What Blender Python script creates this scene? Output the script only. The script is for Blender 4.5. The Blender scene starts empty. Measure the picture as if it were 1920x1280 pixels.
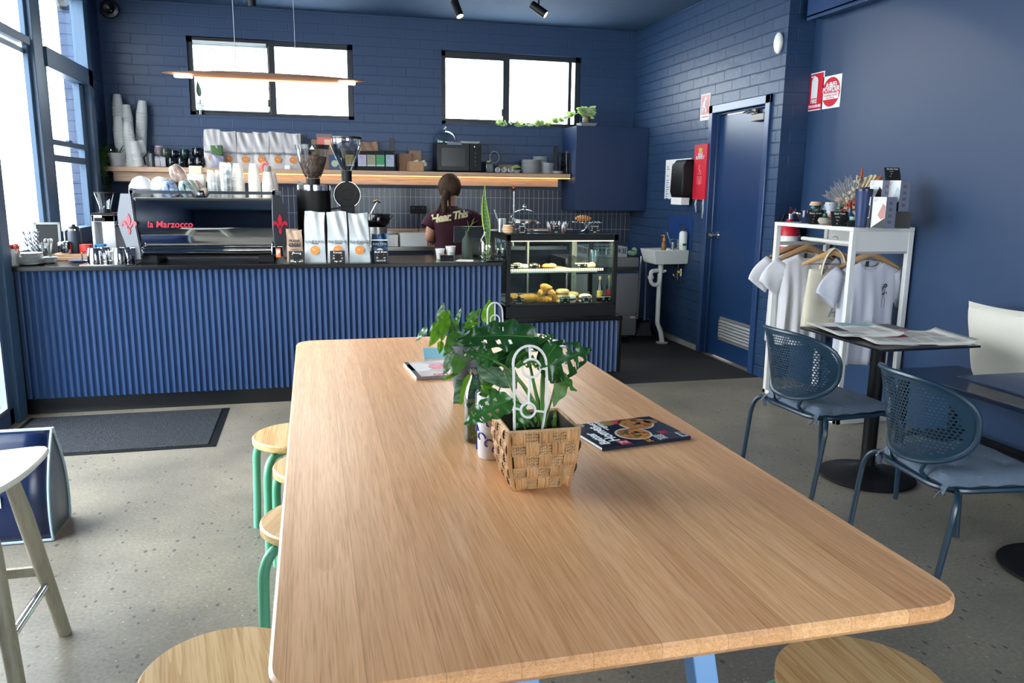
import bpy, bmesh, math, random
from mathutils import Vector, Matrix, Euler
R_ = math.radians
PI = math.pi
rnd = random.Random(7)
SC = bpy.context.scene
COL = SC.collection

# ------------------------------------------------------------------ camera
CAM_H = 1.46
FPX = 1478.4
cam_d = bpy.data.cameras.new('camera'); cam = bpy.data.objects.new('camera', cam_d); COL.objects.link(cam)
cam_d.sensor_width = 36.0; cam_d.lens = 36.0*FPX/1920.0
cam_d.clip_start = 0.05; cam_d.clip_end = 200
CROT = Matrix.Rotation(R_(-14.2526), 3, 'Z') @ Matrix.Rotation(R_(90-10.827), 3, 'X') @ Matrix.Rotation(R_(0.6685), 3, 'Z')
cam.matrix_world = Matrix.Translation((0, 0, CAM_H)) @ CROT.to_4x4()
SC.camera = cam
# ------------------------------------------------------------------ view, world
SC.view_settings.view_transform = 'Standard'; SC.view_settings.look = 'None'
SC.view_settings.gamma = 1.0; SC.view_settings.use_curve_mapping = False
SC.view_settings.exposure = 0.5
SC.cycles.transparent_max_bounces = 24
SC.cycles.max_bounces = 10
SC.cycles.diffuse_bounces = 5
SC.cycles.caustics_reflective = False
SC.cycles.caustics_refractive = False
SC.cycles.sample_clamp_indirect = 6
w = bpy.data.worlds.new('overcast_sky'); SC.world = w; w.use_nodes = True
bg = w.node_tree.nodes['Background']; bg.inputs[0].default_value = (1.0, 0.975, 0.95, 1); bg.inputs[1].default_value = 11.0

def portal(loc, rot, sx, sy):
    l = bpy.data.lights.new('window_portal', 'AREA'); l.shape = 'RECTANGLE'; l.size = sx; l.size_y = sy
    l.cycles.is_portal = True
    o = bpy.data.objects.new('window_portal', l); COL.objects.link(o); o.location = loc; o.rotation_euler = rot

# ------------------------------------------------------------------ pixel helpers: a pixel's ray met with a real plane of the room
def at(px, py, ax, val):
    d = CROT @ Vector(((px-960)/FPX, -(py-640)/FPX, -1.0))
    i = 'xyz'.index(ax); o = Vector((0, 0, CAM_H)); t = (val-o[i])/d[i]
    return o + d*t

# ------------------------------------------------------------------ materials
def lin(h):
    h = h.lstrip('#'); c = [int(h[i:i+2], 16)/255 for i in (0, 2, 4)]
    return tuple((x/12.92 if x <= .04045 else ((x+.055)/1.055)**2.4) for x in c) + (1,)
MATS = {}
def N(nt, t, **kw):
    n = nt.nodes.new(t)
    for k, v in kw.items(): setattr(n, k, v)
    return n
def P(name, hexc, rough=.5, metal=0., spec=.5, bump=None, var=None, coat=0., emit=None, sub=0., trans=0., stretch=None):
    """a principled material; bump=(scale, strength), var=(scale, hex2, amount)"""
    if name in MATS: return MATS[name]
    m = bpy.data.materials.new(name); m.use_nodes = True; nt = m.node_tree
    b = nt.nodes['Principled BSDF']
    b.inputs['Base Color'].default_value = lin(hexc); b.inputs['Roughness'].default_value = rough
    b.inputs['Metallic'].default_value = metal; b.inputs['Specular IOR Level'].default_value = spec
    b.inputs['Coat Weight'].default_value = coat
    tc = N(nt, 'ShaderNodeTexCoord'); mp = N(nt, 'ShaderNodeMapping'); nt.links.new(tc.outputs['Object'], mp.inputs[0])
    if stretch: mp.inputs['Scale'].default_value = stretch
    if var:
        no = N(nt, 'ShaderNodeTexNoise'); no.inputs['Scale'].default_value = var[0]; no.inputs['Detail'].default_value = 4
        nt.links.new(mp.outputs[0], no.inputs['Vector'])
        rp = N(nt, 'ShaderNodeValToRGB'); rp.color_ramp.elements[0].position = .5-.5*var[2]*.6; rp.color_ramp.elements[1].position = .5+.5*var[2]*.6
        rp.color_ramp.elements[0].color = lin(hexc); rp.color_ramp.elements[1].color = lin(var[1])
        nt.links.new(no.outputs[0], rp.inputs[0]); nt.links.new(rp.outputs[0], b.inputs['Base Color'])
    if bump:
        n2 = N(nt, 'ShaderNodeTexNoise'); n2.inputs['Scale'].default_value = bump[0]; n2.inputs['Detail'].default_value = 3
        nt.links.new(mp.outputs[0], n2.inputs['Vector'])
        bp = N(nt, 'ShaderNodeBump'); bp.inputs['Strength'].default_value = bump[1]; bp.inputs['Distance'].default_value = .01
        nt.links.new(n2.outputs[0], bp.inputs['Height']); nt.links.new(bp.outputs[0], b.inputs['Normal'])
    if emit:
        b.inputs['Emission Color'].default_value = lin(emit[0]); b.inputs['Emission Strength'].default_value = emit[1]
    if trans:   # leaf or paper that lets light through
        tr = N(nt, 'ShaderNodeBsdfTranslucent'); tr.inputs[0].default_value = lin(hexc)
        mx = N(nt, 'ShaderNodeMixShader'); mx.inputs[0].default_value = trans
        nt.links.new(b.outputs[0], mx.inputs[1]); nt.links.new(tr.outputs[0], mx.inputs[2])
        nt.links.new(mx.outputs[0], nt.nodes['Material Output'].inputs[0])
    MATS[name] = m; return m
def glass(name, tint='#ffffff', rough=.02, refl=1.0, base=0.0, ior=1.45):
    if name in MATS: return MATS[name]
    m = bpy.data.materials.new(name); m.use_nodes = True; nt = m.node_tree; nt.nodes.remove(nt.nodes['Principled BSDF'])
    t = N(nt, 'ShaderNodeBsdfTransparent'); t.inputs[0].default_value = lin(tint)
    g = N(nt, 'ShaderNodeBsdfGlossy'); g.inputs['Roughness'].default_value = rough
    f = N(nt, 'ShaderNodeLayerWeight'); f.inputs[0].default_value = .5
    pw = N(nt, 'ShaderNodeMath', operation='POWER'); pw.inputs[1].default_value = 4.5; nt.links.new(f.outputs['Facing'], pw.inputs[0])
    ma = N(nt, 'ShaderNodeMath', operation='MULTIPLY_ADD'); ma.inputs[1].default_value = .8*refl; ma.inputs[2].default_value = .035*refl+base
    nt.links.new(pw.outputs[0], ma.inputs[0])
    mx = N(nt, 'ShaderNodeMixShader'); nt.links.new(ma.outputs[0], mx.inputs[0]); nt.links.new(t.outputs[0], mx.inputs[1]); nt.links.new(g.outputs[0], mx.inputs[2])
    nt.links.new(mx.outputs[0], nt.nodes['Material Output'].inputs[0])
    MATS[name] = m; return m

# ------------------------------------------------------------------ mesh collector
class M:
    def __init__(s): s.v = []; s.f = []; s.m = []; s.T = Matrix.Identity(4); s.mi = 0
    def tr(s, loc=(0, 0, 0), rot=(0, 0, 0), sc=(1, 1, 1)):
        s.T = Matrix.Translation(loc) @ Euler(rot).to_matrix().to_4x4() @ Matrix.Diagonal((*sc, 1)); return s
    def mat(s, i): s.mi = i; return s
    def add(s, vs, fs):
        n = len(s.v); s.v += [s.T @ Vector(p) for p in vs]; s.f += [tuple(i+n for i in f) for f in fs]; s.m += [s.mi]*len(fs); return s
    def box(s, x0, x1, y0, y1, z0, z1):
        return s.add([(x0,y0,z0),(x1,y0,z0),(x1,y1,z0),(x0,y1,z0),(x0,y0,z1),(x1,y0,z1),(x1,y1,z1),(x0,y1,z1)],
                     [(3,2,1,0),(4,5,6,7),(0,1,5,4),(1,2,6,5),(2,3,7,6),(3,0,4,7)])
    def cbox(s, cx, cy, z0, w_, d_, h_): return s.box(cx-w_/2, cx+w_/2, cy-d_/2, cy+d_/2, z0, z0+h_)
    def lathe(s, prof, n=24, c=(0, 0, 0), sx=1, sy=1):
        vs = []; fs = []; k = len(prof)
        for i in range(n):
            a = 2*PI*i/n
            for r, z in prof: vs.append((c[0]+r*math.cos(a)*sx, c[1]+r*math.sin(a)*sy, c[2]+z))
        for i in range(n):
            j = (i+1) % n
            for q in range(k-1): fs.append((i*k+q, j*k+q, j*k+q+1, i*k+q+1))
        if prof[0][0] > 1e-5: fs.append(tuple(i*k for i in range(n))[::-1])
        if prof[-1][0] > 1e-5: fs.append(tuple(i*k+k-1 for i in range(n)))
        return s.add(vs, fs)
    def shell(s, prof, n=24, c=(0, 0, 0)):      # an open vessel: no caps
        k = len(prof); vs = []; fs = []
        for i in range(n):
            a = 2*PI*i/n
            for r, z in prof: vs.append((c[0]+r*math.cos(a), c[1]+r*math.sin(a), c[2]+z))
        for i in range(n):
            j = (i+1) % n
            for q in range(k-1): fs.append((i*k+q, j*k+q, j*k+q+1, i*k+q+1))
        return s.add(vs, fs)
    def tube(s, pts, r, n=8, caps=True, closed=False, flat=1.0):
        pts = [Vector(p) for p in pts]; L = len(pts); rr = r if isinstance(r, (list, tuple)) else [r]*L
        tang = []
        for i in range(L):
            a = pts[(i-1) % L] if (closed or i > 0) else pts[i]; b = pts[(i+1) % L] if (closed or i < L-1) else pts[i]
            t = (b-a); tang.append(t.normalized() if t.length > 1e-9 else Vector((0, 0, 1)))
        up = Vector((0, 0, 1)) if abs(tang[0].z) < .9 else Vector((1, 0, 0))
        nrm = (up - tang[0]*up.dot(tang[0])).normalized(); vs = []; fs = []
        for i in range(L):
            nrm = nrm - tang[i]*nrm.dot(tang[i])
            nrm = nrm.normalized() if nrm.length > 1e-6 else tang[i].orthogonal().normalized()
            bi = tang[i].cross(nrm)
            for j in range(n):
                a = 2*PI*j/n; vs.append(pts[i] + (nrm*math.cos(a)*flat + bi*math.sin(a))*rr[i])
        for i in range(L if closed else L-1):
            i2 = (i+1) % L
            for j in range(n): fs.append((i*n+j, i*n+(j+1) % n, i2*n+(j+1) % n, i2*n+j))
        if caps and not closed: fs.append(tuple(range(n))[::-1]); fs.append(tuple((L-1)*n+j for j in range(n)))
        return s.add(vs, fs)
    def prism(s, poly, z0, z1):
        n = len(poly); vs = [(x, y, z0) for x, y in poly]+[(x, y, z1) for x, y in poly]
        fs = [tuple(range(n))[::-1], tuple(range(n, 2*n))]+[(i, (i+1) % n, n+(i+1) % n, n+i) for i in range(n)]
        return s.add(vs, fs)
    def grid(s, fn, nu, nv, keep=None, cu=False):
        vs = [fn(i/nu, j/nv) for i in range(nu+1) for j in range(nv+1)]; fs = []
        for i in range(nu):
            for j in range(nv):
                if keep is None or keep((i+.5)/nu, (j+.5)/nv):
                    a = i*(nv+1)+j; fs.append((a, a+nv+1, a+nv+2, a+1))
        return s.add(vs, fs)
    def sph(s, c, r, nu=16, nv=10):
        r = (r, r, r) if not isinstance(r, (tuple, list)) else r
        vs = [(c[0], c[1], c[2]-r[2])]; fs = []
        for j in range(1, nv):
            b = -PI/2+PI*j/nv
            for i in range(nu):
                a = 2*PI*i/nu; vs.append((c[0]+r[0]*math.cos(b)*math.cos(a), c[1]+r[1]*math.cos(b)*math.sin(a), c[2]+r[2]*math.sin(b)))
        vs.append((c[0], c[1], c[2]+r[2])); top = len(vs)-1
        for i in range(nu):
            k = (i+1) % nu
            fs.append((0, 1+k, 1+i)); fs.append((top, 1+(nv-2)*nu+i, 1+(nv-2)*nu+k))
            for j in range(nv-2): fs.append((1+j*nu+i, 1+j*nu+k, 1+(j+1)*nu+k, 1+(j+1)*nu+i))
        return s.add(vs, fs)
    def loft(s, rings, caps=True):
        n = len(rings[0]); vs = [p for r in rings for p in r]; fs = []
        for i in range(len(rings)-1):
            for j in range(n): fs.append((i*n+j, i*n+(j+1) % n, (i+1)*n+(j+1) % n, (i+1)*n+j))
        if caps: fs.append(tuple(range(n))[::-1]); fs.append(tuple((len(rings)-1)*n+j for j in range(n)))
        return s.add(vs, fs)
    def build(s, name, mats, parent=None, loc=(0, 0, 0), rot=(0, 0, 0), bevel=0, smooth=35, thick=0, sub=0):
        me = bpy.data.meshes.new(name); me.from_pydata(s.v, [], s.f)
        for m in (mats if isinstance(mats, (list, tuple)) else [mats]): me.materials.append(m)
        me.polygons.foreach_set('material_index', s.m)
        if smooth: me.polygons.foreach_set('use_smooth', [True]*len(s.f)); me.set_sharp_from_angle(angle=R_(smooth))
        me.validate(); me.update()
        o = bpy.data.objects.new(name, me); COL.objects.link(o); o.parent = parent; o.location = loc; o.rotation_euler = rot
        if thick: md = o.modifiers.new('solid', 'SOLIDIFY'); md.thickness = thick; md.offset = 0
        if bevel: md = o.modifiers.new('bevel', 'BEVEL'); md.width = bevel; md.segments = 2; md.limit_method = 'ANGLE'; md.angle_limit = R_(40); md.harden_normals = False
        if sub: md = o.modifiers.new('sub', 'SUBSURF'); md.levels = md.render_levels = sub
        return o
def thing(name, label, cat, loc=(0, 0, 0), rz=0, group=None, rot=None):
    o = bpy.data.objects.new(name, None); COL.objects.link(o); o.location = loc; o.rotation_euler = rot or (0, 0, rz); o.empty_display_size = .05
    return tag(o, label, cat, group)
def tag(o, label, cat, group=None, kind=None):
    o['label'] = label; o['category'] = cat
    if group: o['group'] = group
    if kind: o['kind'] = kind
    return o
def struct(o, label=None):
    o['kind'] = 'structure'
    if label: o['label'] = label
    return o
def dup(o, parent=None):
    c = o.copy(); COL.objects.link(c); c.parent = parent
    for ch in list(o.children): dup(ch, c)
    return c
def dupt(o, label, loc, rz=None, group=None, sc=None):
    c = dup(o); c.location = loc; c['label'] = label
    if rz is not None: c.rotation_euler = (0, 0, rz)
    if group: c['group'] = group
    if sc: c.scale = (sc, sc, sc) if not isinstance(sc, (tuple, list)) else sc
    return c
def text(s, size, parent, mat, loc, rot=(PI/2, 0, 0), name='lettering', shear=0, offset=0, extrude=.0006, align='CENTER', sx=1.0, spacing=1.0, line=1.0, tag_=None):
    cu = bpy.data.curves.new('t', 'FONT'); cu.body = s; cu.size = size; cu.shear = shear; cu.offset = offset; cu.extrude = extrude
    cu.align_x = align; cu.align_y = 'CENTER'; cu.space_character = spacing; cu.resolution_u = 3; cu.space_line = line
    t = bpy.data.objects.new('t', cu); COL.objects.link(t)
    dg = bpy.context.evaluated_depsgraph_get(); me = bpy.data.meshes.new_from_object(t.evaluated_get(dg))
    bpy.data.objects.remove(t); bpy.data.curves.remove(cu)
    me.materials.clear(); me.materials.append(mat); me.name = name
    o = bpy.data.objects.new(name, me); COL.objects.link(o); o.parent = parent; o.location = loc; o.rotation_euler = rot; o.scale = (sx, 1, 1)
    return o
def rrect(w_, h_, r, n=5):
    out = []
    for cx, cy, a0 in ((w_/2-r, h_/2-r, 0), (-w_/2+r, h_/2-r, 90), (-w_/2+r, -h_/2+r, 180), (w_/2-r, -h_/2+r, 270)):
        for i in range(n+1): a = R_(a0+90*i/n); out.append((cx+r*math.cos(a), cy+r*math.sin(a)))
    return out
def arc(c, r, a0, a1, n, ax=(1, 0, 0), ay=(0, 0, 1)):
    c = Vector(c); ax = Vector(ax); ay = Vector(ay)
    return [c+ax*r*math.cos(R_(a0+(a1-a0)*i/n))+ay*r*math.sin(R_(a0+(a1-a0)*i/n)) for i in range(n+1)]
def bez(p0, p1, p2, n=8):
    p0, p1, p2 = Vector(p0), Vector(p1), Vector(p2)
    return [p0*(1-t)**2+p1*2*t*(1-t)+p2*t*t for t in [i/n for i in range(n+1)]]
# ================================================================== THE ROOM
XL, XR, XA, YB, YP, YF, ZC = -1.837, 3.476, 3.70, 8.386, 5.49, -2.4, 3.155
NAVY = '#233c5e'
def brick_paint(name, ax, hexc=NAVY, bstr=.75):
    m = bpy.data.materials.new(name); m.use_nodes = True; nt = m.node_tree; b = nt.nodes['Principled BSDF']
    b.inputs['Base Color'].default_value = lin(hexc); b.inputs['Roughness'].default_value = .42
    tc = N(nt, 'ShaderNodeTexCoord'); sp = N(nt, 'ShaderNodeSeparateXYZ'); cb = N(nt, 'ShaderNodeCombineXYZ')
    nt.links.new(tc.outputs['Object'], sp.inputs[0]); nt.links.new(sp.outputs[ax], cb.inputs[0]); nt.links.new(sp.outputs['Z'], cb.inputs[1])
    nz = N(nt, 'ShaderNodeTexNoise'); nz.inputs['Scale'].default_value = 9; nz.inputs['Detail'].default_value = 3
    nt.links.new(cb.outputs[0], nz.inputs['Vector'])
    wob = N(nt, 'ShaderNodeVectorMath', operation='MULTIPLY_ADD'); wob.inputs[1].default_value = (.012, .012, 0)
    nt.links.new(nz.outputs[1], wob.inputs[0]); nt.links.new(cb.outputs[0], wob.inputs[2])
    br = N(nt, 'ShaderNodeTexBrick'); br.inputs['Scale'].default_value = 1; br.inputs['Brick Width'].default_value = .285; br.inputs['Row Height'].default_value = .0925
    br.inputs['Mortar Size'].default_value = .006; br.inputs['Mortar Smooth'].default_value = .75
    br.inputs['Color1'].default_value = (.9, .9, .9, 1); br.inputs['Color2'].default_value = (1, 1, 1, 1); br.inputs['Mortar'].default_value = (0, 0, 0, 1)
    nt.links.new(wob.outputs[0], br.inputs['Vector'])
    n2 = N(nt, 'ShaderNodeTexNoise'); n2.inputs['Scale'].default_value = 60; nt.links.new(cb.outputs[0], n2.inputs['Vector'])
    n3 = N(nt, 'ShaderNodeTexNoise'); n3.inputs['Scale'].default_value = 14; n3.inputs['Detail'].default_value = 3; nt.links.new(cb.outputs[0], n3.inputs['Vector'])
    mu = N(nt, 'ShaderNodeMath', operation='MULTIPLY_ADD'); mu.inputs[1].default_value = .10; nt.links.new(n2.outputs[0], mu.inputs[0]); nt.links.new(br.outputs['Color'], mu.inputs[2])
    m3 = N(nt, 'ShaderNodeMath', operation='MULTIPLY_ADD'); m3.inputs[1].default_value = .45; nt.links.new(n3.outputs[0], m3.inputs[0]); nt.links.new(mu.outputs[0], m3.inputs[2])
    bp = N(nt, 'ShaderNodeBump'); bp.inputs['Strength'].default_value = bstr; bp.inputs['Distance'].default_value = .009
    nt.links.new(m3.outputs[0], bp.inputs['Height']); nt.links.new(bp.outputs[0], b.inputs['Normal'])
    return m
bw_x = brick_paint('navy_painted_brick_back', 'X', bstr=.3); bw_y = brick_paint('navy_painted_brick_side', 'Y')
smooth_navy = P('navy_plaster', NAVY, .45, bump=(70, .06))
trim_navy = P('navy_gloss_trim', '#263f68', .28)
frame_navy = P('navy_window_frame', '#3d5874', .4)
dark_frame = P('dark_bronze_frame', '#1d222b', .35)
ceil_m = P('navy_sprayed_ceiling', '#33506f', .8, bump=(140, 1.0))

# floor: ground concrete with aggregate
def floor_mat():
    m = bpy.data.materials.new('ground_concrete'); m.use_nodes = True; nt = m.node_tree; b = nt.nodes['Principled BSDF']
    tc = N(nt, 'ShaderNodeTexCoord')
    n1 = N(nt, 'ShaderNodeTexNoise'); n1.inputs['Scale'].default_value = 1.7; n1.inputs['Detail'].default_value = 8; n1.inputs['Roughness'].default_value = .6; nt.links.new(tc.outputs['Object'], n1.inputs['Vector'])
    r1 = N(nt, 'ShaderNodeValToRGB'); r1.color_ramp.elements[0].position = .35; r1.color_ramp.elements[1].position = .65
    r1.color_ramp.elements[0].color = lin('#746f67'); r1.color_ramp.elements[1].color = lin('#8f877a'); nt.links.new(n1.outputs[0], r1.inputs[0])
    nb = N(nt, 'ShaderNodeTexNoise'); nb.inputs['Scale'].default_value = 70; nb.inputs['Detail'].default_value = 4; nt.links.new(tc.outputs['Object'], nb.inputs['Vector'])
    rb = N(nt, 'ShaderNodeValToRGB'); rb.color_ramp.elements[0].position = .3; rb.color_ramp.elements[1].position = .7
    rb.color_ramp.elements[0].color = (.78, .78, .78, 1); rb.color_ramp.elements[1].color = (1.15, 1.15, 1.12, 1); nt.links.new(nb.outputs[0], rb.inputs[0])
    mxb = N(nt, 'ShaderNodeMix', data_type='RGBA', blend_type='MULTIPLY'); mxb.inputs[0].default_value = 1
    nt.links.new(r1.outputs[0], mxb.inputs[6]); nt.links.new(rb.outputs[0], mxb.inputs[7])
    prev = mxb.outputs[2]
    for sc, thr, colr, str_ in ((34, .21, '#404247', (1, .6, 1)), (75, .17, '#6a655d', (1, 1, 1)), (55, .13, '#c4bba8', (1, 1, 1))):
        mp = N(nt, 'ShaderNodeMapping'); mp.inputs['Scale'].default_value = str_; mp.inputs['Location'].default_value = (sc, sc*.7, 0); mp.inputs['Rotation'].default_value = (0, 0, sc)
        nt.links.new(tc.outputs['Object'], mp.inputs[0])
        v = N(nt, 'ShaderNodeTexVoronoi'); v.inputs['Scale'].default_value = sc; nt.links.new(mp.outputs[0], v.inputs['Vector'])
        wn = N(nt, 'ShaderNodeSeparateColor'); nt.links.new(v.outputs['Color'], wn.inputs[0])
        th = N(nt, 'ShaderNodeMath', operation='MULTIPLY'); th.inputs[1].default_value = thr*2.2; nt.links.new(wn.outputs[0], th.inputs[0])
        sub = N(nt, 'ShaderNodeMath', operation='SUBTRACT'); sub.inputs[1].default_value = thr*.95; nt.links.new(th.outputs[0], sub.inputs[0])
        lt = N(nt, 'ShaderNodeMath', operation='LESS_THAN'); nt.links.new(v.outputs['Distance'], lt.inputs[0]); nt.links.new(sub.outputs[0], lt.inputs[1])
        f = N(nt, 'ShaderNodeMath', operation='MULTIPLY'); f.inputs[1].default_value = .85; nt.links.new(lt.outputs[0], f.inputs[0])
        mx = N(nt, 'ShaderNodeMix', data_type='RGBA'); nt.links.new(f.outputs[0], mx.inputs[0]); nt.links.new(prev, mx.inputs[6]); mx.inputs[7].default_value = lin(colr)
        prev = mx.outputs[2]
    nt.links.new(prev, b.inputs['Base Color']); b.inputs['Roughness'].default_value = .38; b.inputs['Specular IOR Level'].default_value = .4
    return m
FM = floor_mat()
struct(M().box(XL-.12, XA+.1, YF, YB+.1, -.06, 0).build('floor', FM))
struct(M().box(XL-.12, XA+.1, YF, YB+.1, ZC, ZC+.1).build('ceiling', ceil_m))
# back wall with the two window openings
W1 = (-1.09, .46, 2.142, 2.866); W2 = (1.351, 2.864, 2.133, 2.862)
m = M()
def wall_y(m, x0, x1, y0, y1, z0, z1, holes):
    xs = x0
    for (a, b_, c, d) in holes:
        m.box(xs, a, y0, y1, z0, z1); m.box(a, b_, y0, y1, z0, c); m.box(a, b_, y0, y1, d, z1); xs = b_
    m.box(xs, x1, y0, y1, z0, z1)
wall_y(m, XL-.12, XR+.1, YB, YB+.12, 0, ZC, [W1, W2]); struct(m.build('wall_back', bw_x, smooth=0))
wglass = glass('window_glass', '#f4fbff', .0, 1.0)
def back_window(n, W, mid, lip):
    x0, x1, z0, z1 = W; y = YB+.045
    f = M(); t = .05
    f.box(x0, x1, y, y+.05, z1-t, z1); f.box(x0, x1, y, y+.05, z0, z0+t*.8); f.box(x0, x0+t, y, y+.05, z0, z1); f.box(x1-t*1.1, x1, y, y+.05, z0, z1)
    f.box(mid-.035, mid+.035, y-.012, y+.05, z0+.02, z1-.02); f.box(mid-.05, mid-.02, y-.02, y, z0+.1, z0+.17)
    f.box(x0+t, mid, y-.008, y+.04, z1-t-.02, z1-t); f.box(x0+t, mid, y-.008, y+.04, z0+.035, z0+.06)
    o = struct(f.build(n, dark_frame, smooth=0, bevel=.003)); o['label'] = lip
    g = M().box(x0+t, x1-t, y+.028, y+.032, z0+.03, z1-.04).build('window_pane', wglass, o, smooth=0)
    return o
w1 = back_window('window_1', W1, -.325, 'left high window over the shelf, blind on its left half')
w2 = back_window('window_2', W2, 2.045, 'right high window over the shelf, vine on its sill')
w2x = M().box(W2[1]-.135, W2[1]-.10, YB+.03, YB+.095, W2[2]+.03, W2[3]-.05).build('window_stile', dark_frame, w2)
# left wall: shop windows, posts and solid parts
m = M(); a0, a1 = XL-.12, XL
m.box(a0, a1, 7.93, YB, 0, ZC); m.box(a0, a1, 5.42, 7.93, 0, 1.0); m.box(a0, a1, 5.36, 7.93, 3.05, ZC)
m.box(a0, a1, YF, 2.3, 0, ZC); m.box(a0, a1, 2.3, 5.36, 2.95, ZC)
struct(m.build('wall_left', bw_y, smooth=0))
def bar(m, y0, y1, z0, z1, x0=XL-.09, x1=XL+.01): m.box(x0, x1, y0, y1, z0, z1)
m = M()
bar(m, 6.30, 6.66, 1.0, 3.08, XL-.035, XL+.0); bar(m, 6.34, 6.47, 1.0, 3.08, XL-.02, XL+.03); bar(m, 6.52, 6.6, 1.0, 3.08, XL-.02, XL+.012)
struct(m.build('trim_1', frame_navy, bevel=.004), 'navy post between the two left windows')
m = M(); bar(m, 5.36, 5.50, 0, 3.08, XL-.10, XL+.03); bar(m, 5.50, 5.54, 1.0, 3.08, XL-.08, XL+.0)
struct(m.build('trim_2', frame_navy, bevel=.004), 'navy post at the street end of the counter')
m = M(); bar(m, 5.54, 6.30, 2.395, 2.45, XL-.08, XL+.02); bar(m, 5.54, 6.30, 1.0, 1.04); bar(m, 5.54, 6.30, 2.34, 2.375, XL-.06, XL-.02); bar(m, 5.54, 6.3, 3.02, 3.06)
o = struct(m.build('window_3', frame_navy, bevel=.003), 'tall street window at the end of the counter')
m = M().box(XL-.055, XL-.05, 5.5, 6.32, 1.03, 2.4); m.box(XL-.055, XL-.05, 5.5, 6.32, 2.44, 3.05); m.build('window_pane', wglass, o, smooth=0)
m = M(); bar(m, 6.66, 7.93, 2.31, 2.45, XL-.08, XL+.02); bar(m, 6.66, 7.93, 1.0, 1.12); bar(m, 7.80, 7.93, 1.0, 3.05, XL-.08, XL+.02); bar(m, 7.66, 7.80, 1.0, 2.31, XL-.08, XL-.03)
bar(m, 6.66, 7.7, 1.76, 1.80, XL-.06, XL-.01); bar(m, 6.66, 7.7, 1.64, 1.69, XL-.08, XL-.03); bar(m, 7.15, 7.23, 1.80, 1.815, XL-.04, XL-.01); bar(m, 6.66, 7.9, 3.0, 3.05)
bar(m, 6.66, 6.69, 1.0, 2.31, XL-.07, XL-.0)
o = struct(m.build('window_4', frame_navy, bevel=.003), 'double hung side window with a sash lock, behind the coffee machine')
m = M().box(XL-.055, XL-.05, 6.66, 7.8, 1.1, 2.35); m.box(XL-.055, XL-.05, 6.66, 7.8, 2.44, 3.05); m.build('window_pane', wglass, o, smooth=0)
# brick nib standing outside that window
struct(M().box(XL-.26, XL-.125, 8.1, 9.2, 0, ZC).build('trim_3', bw_y, smooth=0), 'navy brick nib outside the side window')
# entry glazing (in front of the counter, mostly outside the frame)
m = M()
for y0 in (2.3, 3.8, 5.29): bar(m, y0, y0+.07, 0, 2.95, XL-.08, XL-.0)
bar(m, 2.3, 5.36, 2.40, 2.46, XL-.08, XL+.0); bar(m, 2.3, 5.36, .0, .10, XL-.08, XL-.0); bar(m, 2.3, 5.36, 2.9, 2.96)
al = P('brushed_aluminium_trim', '#9aa3ab', .4, .8)
o = struct(m.build('door_2', frame_navy, bevel=.003), 'glazed entry doors left of the counter')
m = M().box(XL-.035, XL+.004, 5.25, 5.27, .11, 2.38); m.box(XL-.035, XL+.004, 3.87, 5.27, .10, .12); m.build('glazing_bead', al, o, smooth=0)
M().box(XL-.045, XL-.04, 2.32, 5.3, .08, 2.92).build('door_glass', wglass, o, smooth=0)
# wall behind the camera
m = M(); wall_y(m, XL-.12, XA+.1, YF-.12, YF, 0, ZC, [(.3, 3.4, .8, 2.75)]); struct(m.build('wall_front', smooth_navy, smooth=0))
m = M()
for x in (.3, 1.8, 3.34): m.box(x, x+.06, YF-.1, YF-.02, .8, 2.75)
m.box(.3, 3.4, YF-.1, YF-.02, .8, .87); m.box(.3, 3.4, YF-.1, YF-.02, 2.69, 2.75)
o = struct(m.build('added_window_5', frame_navy), 'unseen window added behind the camera to light the right side'); M().box(.33, 3.38, YF-.06, YF-.055, .85, 2.7).build('window_pane', wglass, o, smooth=0)  # unseen opening, added so that daylight reaches the right of the room
# right brick wall with the door opening, pier and alcove wall
DY0, DY1, DZ = 5.68, 6.56, 2.165
m = M(); m.box(XR, XR+.12, DY1, YB+.1, 0, ZC); m.box(XR, XR+.12, DY0, DY1, DZ, ZC); m.box(XR, XR+.12, YP, DY0, 0, ZC)
struct(m.build('wall_right', bw_y, smooth=0))
struct(M().box(XR, XA+.1, YP-.004, YP+.0, 0, ZC).build('wall_pier', bw_x, smooth=0))
struct(M().box(XA, XA+.1, YF, YP-.006, 0, ZC).build('wall_alcove', smooth_navy, smooth=0))
struct(M().box(XR+.5, XR+.52, DY0-.3, DY1+.3, 0, ZC).build('wall_passage', smooth_navy, smooth=0))
m = M(); m.box(XA-.14, XA, YF, YP-.1, 2.72, 2.735); m.box(XA-.14, XA, YF, YP-.1, 2.925, 2.94); m.box(XA-.02, XA-.008, YF, YP-.1, 2.73, 2.93); m.box(XA-.14, XA-.128, YF, YP-.1, 2.70, 2.94)
struct(m.build('trim_4', trim_navy, bevel=.002), 'navy steel beam along the top of the alcove wall')
# small plinth of bare concrete at the foot of the brick wall
struct(M().box(XR-.012, XR+.01, DY1+.06, 7.45, 0, .055).build('baseboard_right', P('bare_render', '#8c8b86', .8, bump=(40, .4))))
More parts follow.
